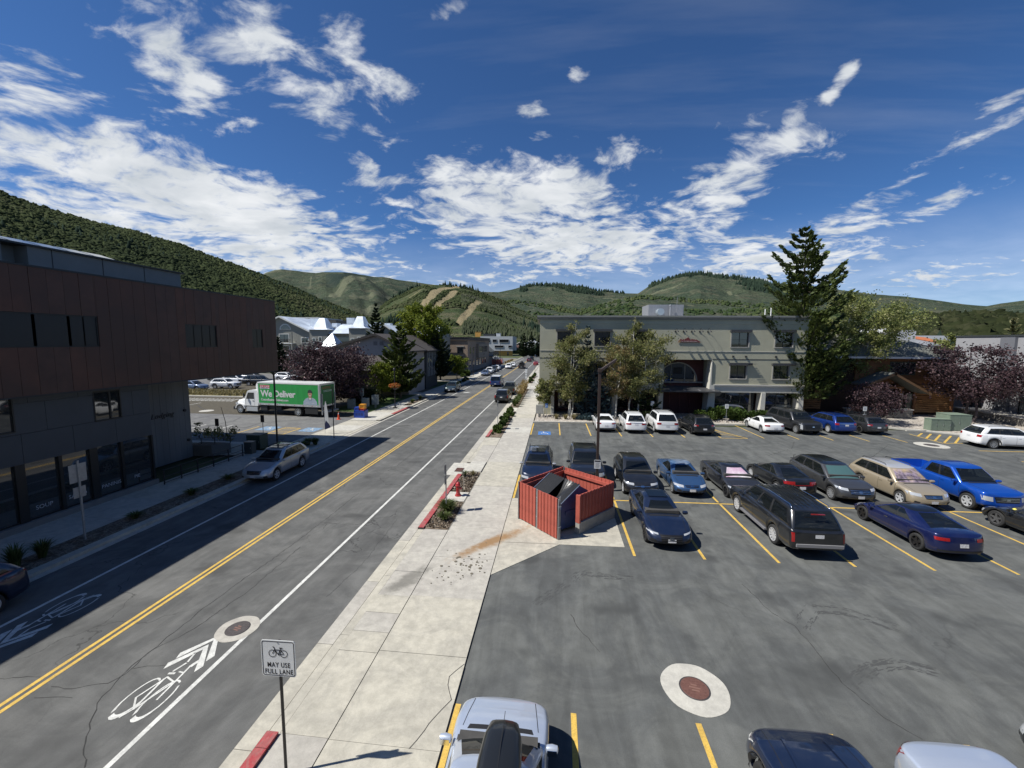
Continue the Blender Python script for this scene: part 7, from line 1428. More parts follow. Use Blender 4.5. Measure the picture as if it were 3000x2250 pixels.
right_ = [(-11.5,.110),(-9.87,.1191),(-7.97,.1184),(-6.08,.1252),(-4.18,.1335),(-2.29,.1372),(-.4,.1371),(1.47,.133),(4.26,.1269),(5.49,.1212),(7.91,.1151),(10.71,.1123),(12.25,.1311),(14.47,.1447),(16.09,.1508),(18.21,.1521),(19.53,.1458),(21.8,.1398),(24,.1301),(25.66,.1212),(31.67,.1027),(34.74,.0905),(37.21,.0834),(39.67,.0727),(41.2,.0654),(42.64,.0613),(43.44,.0647),(44.75,.0673),(50,.075),(60,.06),(75,.04)]
def tone_r(az,tt,n1,n2,Z,R): 
    tr = -(((n1+.5*n2)>.12)&(tt>.45)&(az>-5)&(az<32)).astype(float)*.85; c = strip(az,tt,[(21.3,.70),(22.3,.6)],.25)*.9; c = np.maximum(c,(np.abs(tt-.80-.02*np.sin(az*2))<.012)*((az>6)&(az<16))*.8); return np.where(c>.2,c,tr)
hill('mountain',right_,1000,3000,HM2,560,110,1.2,.12,.14,8,tone_r,.4)
mid = [(-10,.085),(-7.97,.0977),(-6.07,.1007),(-2.26,.0927),(3.41,.075),(6,.092),(8.22,.104),(11.15,.108),(15.12,.1012),(24.87,.0801),(28.72,.0682),(34.87,.0594),(38.98,.0522),(44.86,.044),(55,.04),(70,.03)]
hill('foothill',mid,700,1900,HM2,420,70,1.2,.10,.12,21,lambda az,tt,n1,n2,Z,R: np.where(n1>.32,.45,np.where(n1<-.25,-.6,0)),.4)
front = [(-26.5,.045),(-24.72,.0669),(-21.99,.0998),(-19.53,.1229),(-18.04,.1330),(-16.38,.1327),(-13.68,.1312),(-11.98,.1270),(-10.26,.1180),(-7.67,.1009),(-5.06,.0832),(-2.27,.0639),(1,.05),(5,.04),(12,.025)]
def tone_f(az,tt,n1,n2,Z,R):
    c = np.maximum.reduce([strip(az,tt,[(-13.4,.99),(-15.2,.86),(-16.6,.66),(-17.6,.42),(-18.6,.26)],.62),strip(az,tt,[(-13.9,.74),(-15.0,.55),(-16.2,.34),(-17.2,.22)],.5),strip(az,tt,[(-10.6,.62),(-11.0,.48),(-12.0,.30),(-13.2,.18)],.52),strip(az,tt,[(-13.6,.97),(-11.5,.95),(-9.2,.90),(-7.2,.80)],.16)*.9,strip(az,tt,[(-20,.72),(-18.4,.76)],.12)*.8])
    return np.where(c>.2,c,np.where((n1>.15)&(tt<.7),-.45,0))
hill('ski_slope',front,380,1750,HM3,460,130,1.12,.06,.08,31,tone_f,.35)
L1 = [(-80,.215),(-66,.225),(-58,.222),(-56.14,.2196),(-55.71,.2156),(-53.84,.2068),(-50.9,.1969),(-47.6,.1894),(-44.37,.1766),(-40.82,.1565),(-39.04,.1465),(-37.32,.1358),(-35.25,.1219),(-33,.1075),(-31.09,.0917),(-28.22,.072),(-26.43,.0618),(-25.37,.0552),(-23.5,.045),(-21,.030),(-19,.015)]
hill('oak_hill',L1,170,620,HM1,420,120,1.0,.05,.05,41,lambda az,tt,n1,n2,Z,R: np.clip(np.where((tt<.34)&(az>-40),.75,0)+np.where(n1>.4,.35,0),-1,1),.5,foot=[(-80,150),(-50,160),(-38,190),(-25,260),(-19,300)])
dark = [(24,.012),(28,.022),(32,.031),(35.07,.0349),(36.47,.0409),(38.67,.0456),(41.51,.0471),(43.38,.0447),(44.87,.0417),(55,.05),(75,.05)]
hill('scrub_hill',dark,150,340,hill_mat('hill_dark_scrub',[(.022,.028,.012),(.035,.038,.018),(.05,.045,.03)],(.1,.09,.05),.02,.6),260,50,.9,.05,.0,51,None,.5)

def scatter(name, keys, sel, n, kind, size, lm, label, seed=3, hfac=2.6):
    """one mesh of many small trees or scrub domes standing on a hill"""
    r = np.random.default_rng(seed); az,tt,X,Y,Z,cv = RIDGE[keys]; nr, na = X.shape
    ii = r.integers(0,nr-2,n*6); jj = r.integers(0,na-2,n*6); fu, fv = r.random(n*6), r.random(n*6)
    g_ = lambda A: A[ii,jj]*(1-fu)*(1-fv)+A[ii+1,jj]*fu*(1-fv)+A[ii,jj+1]*(1-fu)*fv+A[ii+1,jj+1]*fu*fv
    a, t, x, y, z, c = g_(az), g_(tt), g_(X), g_(Y), g_(Z), g_(cv); ok = sel(a,t,c,x,y,r)&(t<1.02); idx = np.nonzero(ok)[0][:n]
    x, y, z = x[idx], y[idx], z[idx]; m = len(x); s = size*r.uniform(.6,1.5,m)
    if kind == 'cone':
        k = 5; ang = np.linspace(0,2*PI,k,endpoint=False); ring = np.stack([np.cos(ang),np.sin(ang),np.zeros(k)],1); tpl = np.concatenate([ring,ring*.55+[0,0,hfac*.45],[[0,0,hfac]]])
        Fc = [(i,(i+1)%k,k+(i+1)%k,k+i) for i in range(k)]; Ft = [(k+i,k+(i+1)%k,2*k) for i in range(k)]
    else:
        tpl = []; k = 6
        for rr, zz in ((.85,0),(1.0,.45),(.62,.95)): 
            for i in range(k): a_ = 2*PI*i/k+zz; tpl.append((rr*math.cos(a_),rr*math.sin(a_),zz))
        tpl.append((0,0,1.15)); tpl = np.array(tpl); Fc = [(l*k+i,l*k+(i+1)%k,(l+1)*k+(i+1)%k,(l+1)*k+i) for l in (0,1) for i in range(k)]; Ft = [(2*k+i,2*k+(i+1)%k,3*k) for i in range(k)]
    q = len(tpl); V = tpl[None]*s[:,None,None]*(1+r.normal(size=(m,q,1))*(.30 if kind!='cone' else .12))*np.array([1,1,1.0]); V[:,:,0] += x[:,None]; V[:,:,1] += y[:,None]; V[:,:,2] += (z-.25*s)[:,None]
    off = (np.arange(m)*q)[:,None,None]; Q = (np.array(Fc)[None]+off).reshape(-1,4); T3 = (np.array(Ft)[None]+off).reshape(-1,3)
    me = bpy.data.meshes.new(name); me.vertices.add(m*q); me.vertices.foreach_set('co',V.reshape(-1).astype('f')); me.loops.add(Q.size+T3.size); me.loops.foreach_set('vertex_index',np.concatenate([Q.ravel(),T3.ravel()]).astype('i'))
    me.polygons.add(len(Q)+len(T3)); me.polygons.foreach_set('loop_start',np.concatenate([np.arange(0,Q.size,4),Q.size+np.arange(0,T3.size,3)]).astype('i')); me.update(calc_edges=True)
    at = me.attributes.new('tone','FLOAT','FACE'); tn = np.clip(.42+.22*patchy(x,y,45,2)/1.0+r.normal(size=m)*.16,0,1); at.data.foreach_set('value',np.clip(np.concatenate([np.repeat(tn,len(Fc)),np.repeat(tn,len(Ft))])+r.normal(size=len(Q)+len(T3))*.06,0,1).astype('f')); me.materials.append(lm)
    o = bpy.data.objects.new(name,me); C.objects.link(o); return tag(o,label,kind='stuff')
OAK = leaf_mat('scrub_oak',[(.026,.036,.018),(.038,.050,.022),(.050,.062,.028),(.066,.068,.038)],0)
FIR = leaf_mat('far_fir',[(.014,.024,.017),(.024,.038,.026),(.036,.052,.032)],0); ASPF = leaf_mat('far_aspen',[(.045,.055,.032),(.060,.070,.042),(.085,.088,.062)],0)
patchy = lambda x,y,s,k: np.sin(x/s+1.3*np.sin(y/s*.7))+np.sin(y/s*1.3+k+np.sin(x/s*.8))
scatter('oak_scrub','oak_hill',lambda a,t,c,x,y,r:(a<-24)&(a>-64)&(r.random(len(a))<np.where((t<.32)&(a>-40),.35,1)),40000,'dome',1.45,OAK,'oak scrub covering the near hill at left',3)
scatter('hillside_trees','oak_hill',lambda a,t,c,x,y,r:(a<-24)&(a>-62)&(patchy(x,y,30,1)>.8),700,'cone',1.5,FIR,'scattered conifers among the oak scrub',4,3.0)
scatter('scrub','scrub_hill',lambda a,t,c,x,y,r:a>27,6000,'dome',2.2,leaf_mat('dark_scrub',[(.012,.016,.008),(.026,.032,.014),(.05,.05,.028)],0),'dark scrub on the low hill at right',5)
scatter('valley_trees','scrub_hill',lambda a,t,c,x,y,r:(a>27)&(t<.25),300,'cone',2.2,FIR,'conifers along the foot of the low hill at right',6,2.6)
scatter('slope_scrub','ski_slope',lambda a,t,c,x,y,r:(c<.3)&(patchy(x,y,60,2)>-.2),12000,'dome',3.0,OAK,'scrub on the ski slope',7)
scatter('slope_aspens','ski_slope',lambda a,t,c,x,y,r:(c<.25)&(a>-13)&(t<.75)&(patchy(x,y,70,4)>-.5),9000,'cone',1.7,ASPF,'pale aspen stands on the ski slope',8,3.6)
scatter('slope_firs','ski_slope',lambda a,t,c,x,y,r:((t>.965)&(((a>-15.5)&(a<-9.5))|((a>-22)&(a<-18))))|((t<.3)&(patchy(x,y,60,5)>1)),900,'cone',4.2,FIR,'fir trees along the crest of the ski slope',9,3.6)
az_,tt_,*_r = RIDGE['mountain']
scatter('mountain_firs','mountain',lambda a,t,c,x,y,r:((t>.93)&(a>12)&(a<27)&(r.random(len(a))<.8))|((c<-.25)&(t>.55))|((t>.975)&(a<9)&(a>-4)),6500,'cone',6.5,FIR,'fir forest on the far mountains',10,2.9)
scatter('foothill_scrub','foothill',lambda a,t,c,x,y,r:(patchy(x,y,90,1)>-.3),6000,'dome',5.0,leaf_mat('far_scrub',[(.025,.042,.018),(.045,.064,.026),(.075,.085,.04)],0),'scrub on the foothill behind the grey building',11)
# valley floor: trees and small houses between the street and the slopes
def valley(name,label,n,az0,az1,r0,r1,kind,size,lm,seed,hf=2.6):
    r = np.random.default_rng(seed); m = 40; a = np.radians(np.linspace(az0,az1,m)); rr = np.linspace(r0,r1,m); A, B = np.meshgrid(a,rr); RIDGE[name] = (np.degrees(A),np.zeros_like(A),B*np.sin(A),B*np.cos(A),np.zeros_like(A)-.1,np.zeros_like(A)); return scatter(name,name,lambda a,t,c,x,y,r_:patchy(x,y,25,seed)>-.4,n,kind,size,lm,label,seed,hf)
valley('valley_conifers','dark conifers in the valley beyond the street',700,-44,-1,290,430,'cone',1.8,FIR,61,3.4); valley('valley_trees','rounded trees in the valley beyond the street',700,-44,-1,285,450,'dome',2.6,OAK,62); valley('town_trees','trees behind the hotel at the foot of the hill',380,-47,-27,135,200,'cone',1.5,FIR,63,3.0); valley('east_trees','trees in the town beyond the grey building',500,2,48,120,300,'dome',3.0,OAK,64)
for i in range(16):
    a = math.radians((-23.5+i*1.45) if i < 15 else -2); rr_ = 300+((i*53)%90); x, y = rr_*math.sin(a), rr_*math.cos(a); w_ = 9+(i*7)%6; h_ = 4.5+(i%3)*1.2
    hs = thing('town_house',f'small distant house {"with rust brown roof" if i%3==0 else "with dark roof" if i%3==1 else "with pale metal roof"} at the slope foot, {("first","second","third","fourth","fifth","sixth","seventh","eighth","ninth","tenth","eleventh","twelfth","thirteenth","fourteenth","fifteenth","last")[i]} from the left','house',(x,y,0),(i*1.3)%1.2-.5,'small houses at the foot of the slope')
    gable(hs,-w_/2,w_/2,-4,4,h_,h_+2.6,.5,mat('town_wall_%d'%(i%3),((.30,.26,.20),(.20,.15,.11),(.34,.34,.32))[i%3],.85),mat('town_roof_%d'%(i%3),((.14,.07,.05),(.05,.05,.05),(.40,.42,.44))[i%3],.7),SIDT)
    for k in range(3): MB().box(-w_/2+1+k*(w_/3),-w_/2+2.2+k*(w_/3),-4.05,-4.003,1.6,2.9).build('window',GL,hs)
# ------------------------------------------------------------------ street furniture and other objects
GALV = mat('galvanised_post',(.33,.34,.34),.5,.5,var=.15,vscale=9); SIGNW = mat('sign_white',(.66,.67,.66),.5,var=.05,vscale=6); INK = mat('sign_black',(.012,.012,.014),.6); DKP = mat('post_dark',(.022,.020,.020),.5); BRNP = mat('post_bronze',(.050,.034,.028),.5)
def rrect(w,h,r,n=5):
    out = []
    for cx,cy,a0 in ((w/2-r,h/2-r,0),(-w/2+r,h/2-r,90),(-w/2+r,-h/2+r,180),(w/2-r,-h/2+r,270)):
        for i in range(n): a = math.radians(a0+90*i/(n-1)); out.append((cx+r*math.cos(a),cy+r*math.sin(a)))
    return out
# bicycle sign
t = thing('road_sign','white MAY USE FULL LANE sign with bicycle on a thin black post by the kerb','road sign',(-5.03,6.62,0),.03)
MB().tube([(0,.02,0),(0,.02,2.80)],.028,8).build('post',DKP,t,smooth=50)
pl_ = MB().prism([(x,z+2.47) for x,z in rrect(.66,.72,.05)],-.022,-.012,axis='Y').build('plate',SIGNW,t)
o_, i_ = rrect(.625,.685,.04), rrect(.60,.66,.032); n_ = len(o_)
MB().add([(x,-.0245,z+2.47) for x,z in o_]+[(x,-.0245,z+2.47) for x,z in i_],[(i,(i+1)%n_,n_+(i+1)%n_,n_+i) for i in range(n_)]).build('border',INK,pl_)
put_text('lettering','MAY USE',.135,INK,pl_,(0,-.0245,2.34),(PI/2,0,0),depth=.002,bold=.001,spacing=1.12).scale = (.76,1,1); put_text('lettering','FULL LANE',.135,INK,pl_,(0,-.0245,2.205),(PI/2,0,0),depth=.002,bold=.001,spacing=1.12).scale = (.76,1,1)
b = MB()
def fl(pts,w,y=-.026):
    for p,q in zip(pts,pts[1:]): b.beam((p[0],y,p[1]),(q[0],y,q[1]),.003,w,up=(0,0,1)) if abs(p[0]-q[0])>1e-3 else b.box(p[0]-w/2,p[0]+w/2,y-.001,y+.001,min(p[1],q[1]),max(p[1],q[1]))
for cx in (-.11,.11):
    k = 22; R0,R1 = .075,.063; b.add([(cx+R_*math.cos(2*PI*i/k),-.0255,2.57+R_*math.sin(2*PI*i/k)) for R_ in (R0,R1) for i in range(k)],[(i,(i+1)%k,k+(i+1)%k,k+i) for i in range(k)])
fl([(-.11,2.57),(-.06,2.66),(-.075,2.70),(-.10,2.70)],.012); fl([(-.068,2.645),(.05,2.645),(.0,2.555),(-.06,2.65)],.012); fl([(.05,2.645),(.11,2.57),(.0,2.555)],.010); fl([(.0,2.555),(.06,2.68)],.011); fl([(.03,2.685),(.09,2.685)],.014); fl([(-.01,2.575),(.02,2.53)],.010)
b.build('bicycle_symbol',INK,pl_,fix=False)
for z in (2.79,2.15): MB().lathe([(.012,-.03),(.012,-.02)],c=(0,0,z),n=8,axis='Y').build('bolt',GALV,pl_)
# signs seen edge on
def edge_sign(label,x,y,h,plates,post=GALV,back=None,name='parking_sign',rz=0):
    t = thing(name,label,'road sign',(x,y,0),rz); MB().box(-.025,.025,-.03,.03,0,h).build('post',post,t)
    for (z0,z1,w) in plates: MB().box(-.04,-.028,-w/2,w/2,z0,z1).build('plate',back or GALV,t)
    return t
edge_sign('parking sign seen edge-on on a grey post in the bed with the spiky grass',-5.2,19.0,2.45,[(1.95,2.43,.32),(1.45,1.9,.30)])
edge_sign('grey signpost seen edge-on at the start of the low green shrubs',-5.35,38.2,2.85,[(2.35,2.83,.32)],)
edge_sign('pale signpost with grey square plate before the storefront lettering',-19.3,14.4,3.45,[(2.55,3.3,.62),(1.9,2.35,.45)],name='street_sign')
edge_sign('tall dark post behind the feather flag beside the driveway',-18.86,33.0,4.45,[(2.3,2.75,.3)],post=DKP,back=DKP,name='street_sign')
edge_sign('white stacked bus stop signs on one post beyond the tawny grasses',-5.75,81.5,3.1,[],name='bus_stop_sign').scale=(1,1,1)
t = [o for o in C.objects if o.name.startswith('bus_stop_sign')][0]
for z0,z1,w in ((2.2,3.05,.45),(1.75,2.1,.35),(1.15,1.6,.35)): MB().box(-w/2,w/2,-.05,-.03,z0,z1).build('plate',SIGNW,t)
def face_sign(label,x,y,h,w,hh,m,lines=None,name='parking_sign',post=GALV,ink=INK):
    t = thing(name,label,'sign',(x,y,0)); MB().box(-.02,.02,-.0,.04,0,h).build('post',post,t); p = MB().prism([(a,b+h-hh/2) for a,b in rrect(w,hh,.03)],-.014,-.004,axis='Y').build('plate',m,t)
    for i,(s_,sz,dz) in enumerate(lines or []): put_text('lettering',s_,sz,ink,p,(0,-.017,h-hh/2+dz),(PI/2,0,0),depth=.002)
    return t
acs = face_sign('blue accessible parking sign before the corner of the grey building',-.88,45.0,1.66,.30,.48,BLUP,None)
b = MB()
for seg in (((-.03,1.50),(-.02,1.40),(.05,1.39),(.09,1.30)),((-.02,1.45),(.05,1.44))):
    for p,q in zip(seg,seg[1:]): b.beam((p[0],-.018,p[1]),(q[0],-.018,q[1]),.003,.022)
rr_ = [(.075*math.cos(a)-.02,1.345+.075*math.sin(a)) for a in np.linspace(2.0,5.8,9)]
for p,q in zip(rr_,rr_[1:]): b.beam((p[0],-.018,p[1]),(q[0],-.018,q[1]),.003,.018)
b.lathe([(.026,-.02),(.026,-.017)],c=(-.03,0,1.545),n=8,axis='Y'); b.build('wheelchair_symbol',SIGNW,acs)
for x,y,lb in ((10.3,44.5,'small white parking sign behind the big white off-roader'),(18.0,44.9,'small white parking sign among the junipers'),(31.6,45.2,'small white parking sign at the foot of the leaning white trunk')):
    s_ = face_sign(lb,x,y,2.2 if x<15 else 2.0,.36,.46,SIGNW); b = MB()
    for i in range(4): b.box(-.11,.11,-.019,-.016,(2.2 if x<15 else 2.0)-.12-.07*i,(2.2 if x<15 else 2.0)-.10-.07*i)
    b.build('print',mat('print_grey',(.25,.25,.26),.6),s_)
for x,y,h,lb in ((-27.6,30.6,1.95,'brown backed parking sign at the side lot, left one'),(-25.1,32.6,1.95,'brown backed parking sign at the side lot, right one')):
    face_sign(lb,x,y,h,.34,.62,mat('sign_back_brown',(.07,.05,.045),.7))
tag(MB().tube([(0,0,0),(-.12,0,1.4),(-.42,0,2.6)],[.03,.025,.015],6).build('stake',BARK,None,loc=(-26.9,30.8,.3)),'thin dark leaning stake beside the left brown parking sign','stake')
# parking lot lamp
t = thing('lot_lamp','tall bronze lot lamp with one flat head tilted up and a notice on its pole','lamp post',(2.42,22.75,0))
MB().box(-.07,.07,-.07,.07,0,6.8).build('pole',BRNP,t); MB().box(-.10,.10,-.10,.10,6.75,6.95).build('pole_cap',BRNP,t); MB().obox((.45,-.05,7.16),(1.0,.34,.09),ry=-.62).build('lamp_head',BRNP,t); MB().obox((.46,-.05,7.10),(.8,.26,.02),ry=-.62).build('lens',mat('lens',(.4,.4,.4),.3),t)
nb = MB().prism([(a,b+1.62) for a,b in rrect(.36,.50,.03)],-.092,-.080,axis='Y').build('notice_plate',SIGNW,t); MB().box(-.155,.155,-.096,-.0925,1.77,1.84).build('notice_band',INK,nb)
for i in range(6): MB().box(-.12+.02*(i%2),.12-.02*(i%3),-.0955,-.0925,1.70-.05*i,1.715-.05*i).build('notice_print',mat('print_grey',(.25,.25,.26),.6),nb)
t2 = MB().lathe([(.28,0),(.28,.55),(.25,.6),(0,.6)],n=16).build('concrete_base',K[0],t,smooth=40)
# hydrant
HYD = mat('hydrant_red',(.36,.022,.025),.4,0,.4,var=.15,vscale=8)
t = thing('fire_hydrant','red fire hydrant on its concrete pad beside the red kerb','fire hydrant',(-5.1,21.05,.09))
MB().lathe([(.17,0),(.17,.05),(.125,.06),(.115,.16),(.10,.17),(.10,.50),(.13,.51),(.13,.55),(.115,.56)],n=18,cap=True).build('barrel',HYD,t,smooth=40); MB().lathe([(.115,.555),(.15,.56),(.15,.585),(.125,.60),(.115,.68),(.07,.74),(.03,.76),(.03,.80),(0,.80)],n=18).build('bonnet',HYD,t,smooth=40)
for a in (0,PI/2,PI):
    m = MB().lathe([(.055,.08),(.055,.15),(.07,.152),(.07,.185),(.03,.187),(.03,.205),(0,.207)],n=10,axis='X').build('outlet_cap',HYD,t,smooth=40,loc=(0,0,.42)); m.rotation_euler = (0,0,a+PI/2+PI)
for i in range(8): MB().lathe([(.014,0),(.014,.02),(0,.02)],c=(.148*math.cos(i*PI/4),.148*math.sin(i*PI/4),.05),n=6).build('bolt',HYD,t)
tag(MB().tube([(0,0,0),(.01,.0,1.0),(0,.02,1.75)],[.008,.006,.004],5).build('hydrant_marker',mat('marker_white',(.6,.6,.58),.6),None,loc=(-4.98,21.9,.06)),'thin white marker whip standing behind the red hydrant','marker')
# dumpster enclosure
REDB = mat('enclosure_red',(.38,.088,.062),.6,var=.18,vscale=2.5,bump=.15,bscale=14); REDD = mat('enclosure_edge',(.15,.035,.025),.7)
EN = thing('dumpster_enclosure','red ribbed board fence round a dumpster with half open gates and low concrete wall','enclosure',(0,0,0))
def fence(a, b, z0, z1, wd=.225, gap=.018, th=.035, side=1, parent=EN, capm=True, rail=None):
    a, b = Vector(a), Vector(b); L_ = (b-a).length; d = (b-a)/L_; rz = math.atan2(d.y,d.x); n_ = max(1,round(L_/wd)); w_ = L_/n_
    pr = MB(); pr.box(-w_/2+gap/2,w_/2-gap/2,-th/2,th/2,0,z1-z0); pr.box(-w_/2+gap/2,-w_/2+gap/2+.035,-th/2-.022,-th/2,0,z1-z0); pr.box(w_/2-gap/2-.035,w_/2-gap/2,-th/2-.022,-th/2,0,z1-z0)
    first = pr.build('board',REDB,parent)
    for i in range(n_):
        c = a+d*(i+.5)*w_; o = first if i == 0 else share(first,'board',parent); o.location = (c.x,c.y,z0+random.uniform(-.006,.006)); o.rotation_euler = (random.uniform(-.004,.004),0,rz+(PI if side<0 else 0))
    if rail:
        m = (a+b)/2; nn = Vector((-d.y,d.x))*(rail)
        for z in (z1-.22,z0+.35): MB().obox((m.x+nn.x,m.y+nn.y,z),(L_-.05,.07,.13),rz=rz).build('rail',REDB,parent)
A_, Bc, Cc, Dd, Ee, Sp = (-1.60,18.75),(0.52,21.45),(2.85,19.42),(1.12,17.5),(.20,16.83),(-.71,17.80)
fence(A_,Bc,.30,1.80,rail=-.07,side=-1); fence(Bc,Cc,.30,1.78,rail=-.07,side=-1); fence(Dd,Cc,.52,1.76,rail=.07,side=1)
fence(A_,(-.76,17.86),.06,1.82); fence((-.66,17.74),Ee,.06,1.82)
cwm = mat('enclosure_concrete',(.30,.29,.265),.9,var=.2,vscale=3,bump=.2,bscale=20)
for a,b in ((A_,Bc),(Bc,Cc)):
    m = (Vector(a)+Vector(b))/2; d = Vector(b)-Vector(a); MB().obox((m.x,m.y,.16),(d.length,.18,.30),rz=math.atan2(d.y,d.x)).build('footing',cwm,EN)
m = (Vector(Dd)+Vector(Cc))/2; d = Vector(Cc)-Vector(Dd); dn = d.normalized()
MB().obox((m.x-dn.x*.02,m.y-dn.y*.02,.28),(d.length+.10,.22,.52),rz=math.atan2(d.y,d.x)).build('concrete_wall',cwm,EN)
MB().obox((Dd[0]-.02,Dd[1]-.03,1.14),(.22,.09,1.24),rz=math.atan2(d.y,d.x)+PI/2).build('end_post',REDB,EN)
for p,h in (((-1.62,18.68),1.85),((-.73,17.83),1.83),((-.69,17.77),1.83),((.24,16.80),1.80),((.30,16.87),1.88),((.56,21.35),1.80)): MB().tube([(p[0],p[1],.0),(p[0],p[1],h)],.028,8).build('gate_post',GALV,EN,smooth=50)
for z in (.55,1.45): MB().tube([(.22,16.78,z),(.34,16.83,z+.05)],.03,6).build('latch',GALV,EN); MB().tube([(-.75,17.8,z),(-.67,17.78,z)],.02,6).build('chain',GALV,EN)
MB().tube([(.3,17.0,.03),(.9,17.35,.03),(1.2,17.3,.03)],.008,5).build('drop_rod',GALV,EN)
# the dumpster: sloped lid, steel side pockets
DBL = mat('dumpster_blue',(.030,.060,.17),.5,var=.2,vscale=3,bump=.1,bscale=8); LID = mat('lid_black',(.016,.017,.019),.38,var=.2,vscale=5)
DU = thing('dumpster','dark blue steel dumpster with ribbed black lids, one flap sagging open','dumpster',(.28,18.75,.02),math.radians(40.5))
m = MB(); prof = [(-.80,.15),(.80,.15),(.80,1.62),(.30,1.92),(-.80,1.28)]
# local x across the slope (front is -x), y along the length
for y0,y1 in ((-1.05,-1.0),(1.0,1.05)): m.prism(prof,y0,y1,axis='Y')
m.box(-.80,.80,-1.0,1.0,.15,.2); m.add([(-.80,-1,.2),(-.80,1,.2),(-.80,1,1.28),(-.80,-1,1.28),(-.76,-1,.2),(-.76,1,.2),(-.76,1,1.28),(-.76,-1,1.28)],[(0,1,2,3),(7,6,5,4),(3,2,6,7)]); m.add([(.80,-1,.2),(.80,1,.2),(.80,1,1.62),(.80,-1,1.62),(.76,-1,.2),(.76,1,.2),(.76,1,1.62),(.76,-1,1.62)],[(3,2,1,0),(4,5,6,7),(7,6,2,3)]); m.add([(.80,-1,1.62),(.80,1,1.62),(.30,1,1.92),(.30,-1,1.92)],[(0,1,2,3)])
m.build('bin',DBL,DU)
for sy in (-1.08,1.08): MB().box(-.55,.55,min(sy,sy*.97),max(sy,sy*.97),.75,.93).build('fork_pocket',DBL,DU); MB().beam((-.82,sy*.975,1.30),(.30,sy*.975,1.95),.03,.05).build('rim_bar',mat('rim_blue',(.10,.13,.20),.5),DU)
def lid(y0,y1,sag):
    nx, ny = 10, 12; V = []; 
    for j in range(ny+1):
        for i in range(nx+1):
            u = i/nx; y = y0+(y1-y0)*j/ny; x = .32-1.16*u; z = 1.95-.665*u+ (.055 if j%2 else 0)
            w_ = max(0,(j/ny-.35))*sag; z -= w_*math.sin(PI*u)*.55; V.append((x,y,z))
    f = [(j*(nx+1)+i,j*(nx+1)+i+1,(j+1)*(nx+1)+i+1,(j+1)*(nx+1)+i) for j in range(ny) for i in range(nx)]; V2 = [(x,y,z-.025) for x,y,z in V]; k = len(V)
    return MB().add(V,f).add(V2,[tuple(reversed(q)) for q in f]).build('lid',LID,DU)
lid(.02,1.04,0); lo3 = lid(-1.04,-.0,1.5)
# street lamp with flowers
t = thing('street_lamp','black street lamp carrying a round basket of orange flowers above the left sidewalk','street lamp',(-19.85,49.1,.05))
MB().lathe([(.28,0),(.28,.1),(.10,.14),(.06,.3),(.05,4.6),(.03,4.75)],n=12).build('pole',DKP,t,smooth=50); MB().lathe([(.05,2.25),(.45,2.5),(.55,2.62),(.52,2.62),(.05,2.4)],n=16,cap=False).build('basket',DKP,t,smooth=60)
MB().lathe([(.05,4.6),(.14,4.65),(.16,4.9),(.10,5.0),(.0,5.05)],n=12).build('lantern',DKP,t,smooth=50); n_ = 1500; d = rng.normal(size=(n_,3)); d /= np.linalg.norm(d,axis=1)[:,None]; d *= (rng.random(n_)**.3)[:,None]
cards('flowers',d*np.array([.72,.72,.34])+np.array([0,0,2.82]),.10,L_FLW,t)
t = thing('feather_flag','white and navy feather flag at the side lot entrance','flag',(-20.55,34.5,0)); MB().tube([(0,0,0),(0,0,2.4),(.08,0,2.9),(.22,0,3.0)],.012,5).build('pole',GALV,t)
MB().prism([(.015,.95),(.40,.95),(.33,2.0),(.22,2.75),(.14,2.98),(.02,2.5)],-.004,.004,axis='Y').build('banner',SIGNW,t); MB().prism([(.015,.40),(.55,.62),(.40,.945),(.12,1.25),(.015,.945)],-.006,.006,axis='Y').build('banner_foot',mat('navy_cloth',(.012,.018,.07),.8),t)
t = thing('traffic_cone','orange traffic cone with a white collar behind the delivery truck','traffic cone',(-23.0,41.3,.0)); CO = mat('cone_orange',(.75,.10,.03),.5)
MB().box(-.19,.19,-.19,.19,0,.035).build('base',CO,t); MB().lathe([(.14,.03),(.10,.28),(.058,.56)],n=14,cap=False).build('body',CO,t,smooth=60); MB().lathe([(.058,.56),(.038,.70)],n=14,cap=False).build('collar',SIGNW,t,smooth=60); MB().lathe([(.038,.70),(.025,.80),(0,.80)],n=14).build('tip',CO,t,smooth=60)
def crate(label,x,y,z,w,d,h,m,group=None,wheels=False,rz=0):
    t = thing('crate',label,'crate',(x,y,z),rz,group); b = MB(); b.box(-w/2,w/2,-d/2,d/2,.06 if wheels else 0,h*.96); b.box(-w/2-.02,w/2+.02,-d/2-.02,d/2+.02,h*.90,h); b.box(-w/2-.02,-w/2+.06,-d/2-.02,-d/2+.06,.0,h); b.box(w/2-.06,w/2+.02,-d/2-.02,-d/2+.06,.0,h); b.build('body',m,t)
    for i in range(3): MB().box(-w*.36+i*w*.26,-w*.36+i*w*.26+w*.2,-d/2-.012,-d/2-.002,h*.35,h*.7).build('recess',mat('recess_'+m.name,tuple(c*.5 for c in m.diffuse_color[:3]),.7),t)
    return t
CB = mat('crate_blue',(.015,.055,.33),.45,var=.12,vscale=4); CY = mat('crate_orange',(.62,.27,.02),.5,var=.15,vscale=5); CR = mat('crate_red',(.42,.04,.03),.5)
crate('large blue plastic crate at the bottom of the stack on the sidewalk',-21.08,42.55,.05,1.15,.9,.80,CB,'stacked crates by the truck'); crate('small blue crate on the left top of the large blue one',-21.42,42.45,.852,.46,.6,.34,CB,'stacked crates by the truck'); crate('low red crate on the right top of the large blue one',-20.88,42.5,.852,.56,.6,.2,CR,'stacked crates by the truck'); crate('orange yellow crate topmost on the stack by the truck',-20.86,42.55,1.055,.56,.55,.45,CY,'stacked crates by the truck')
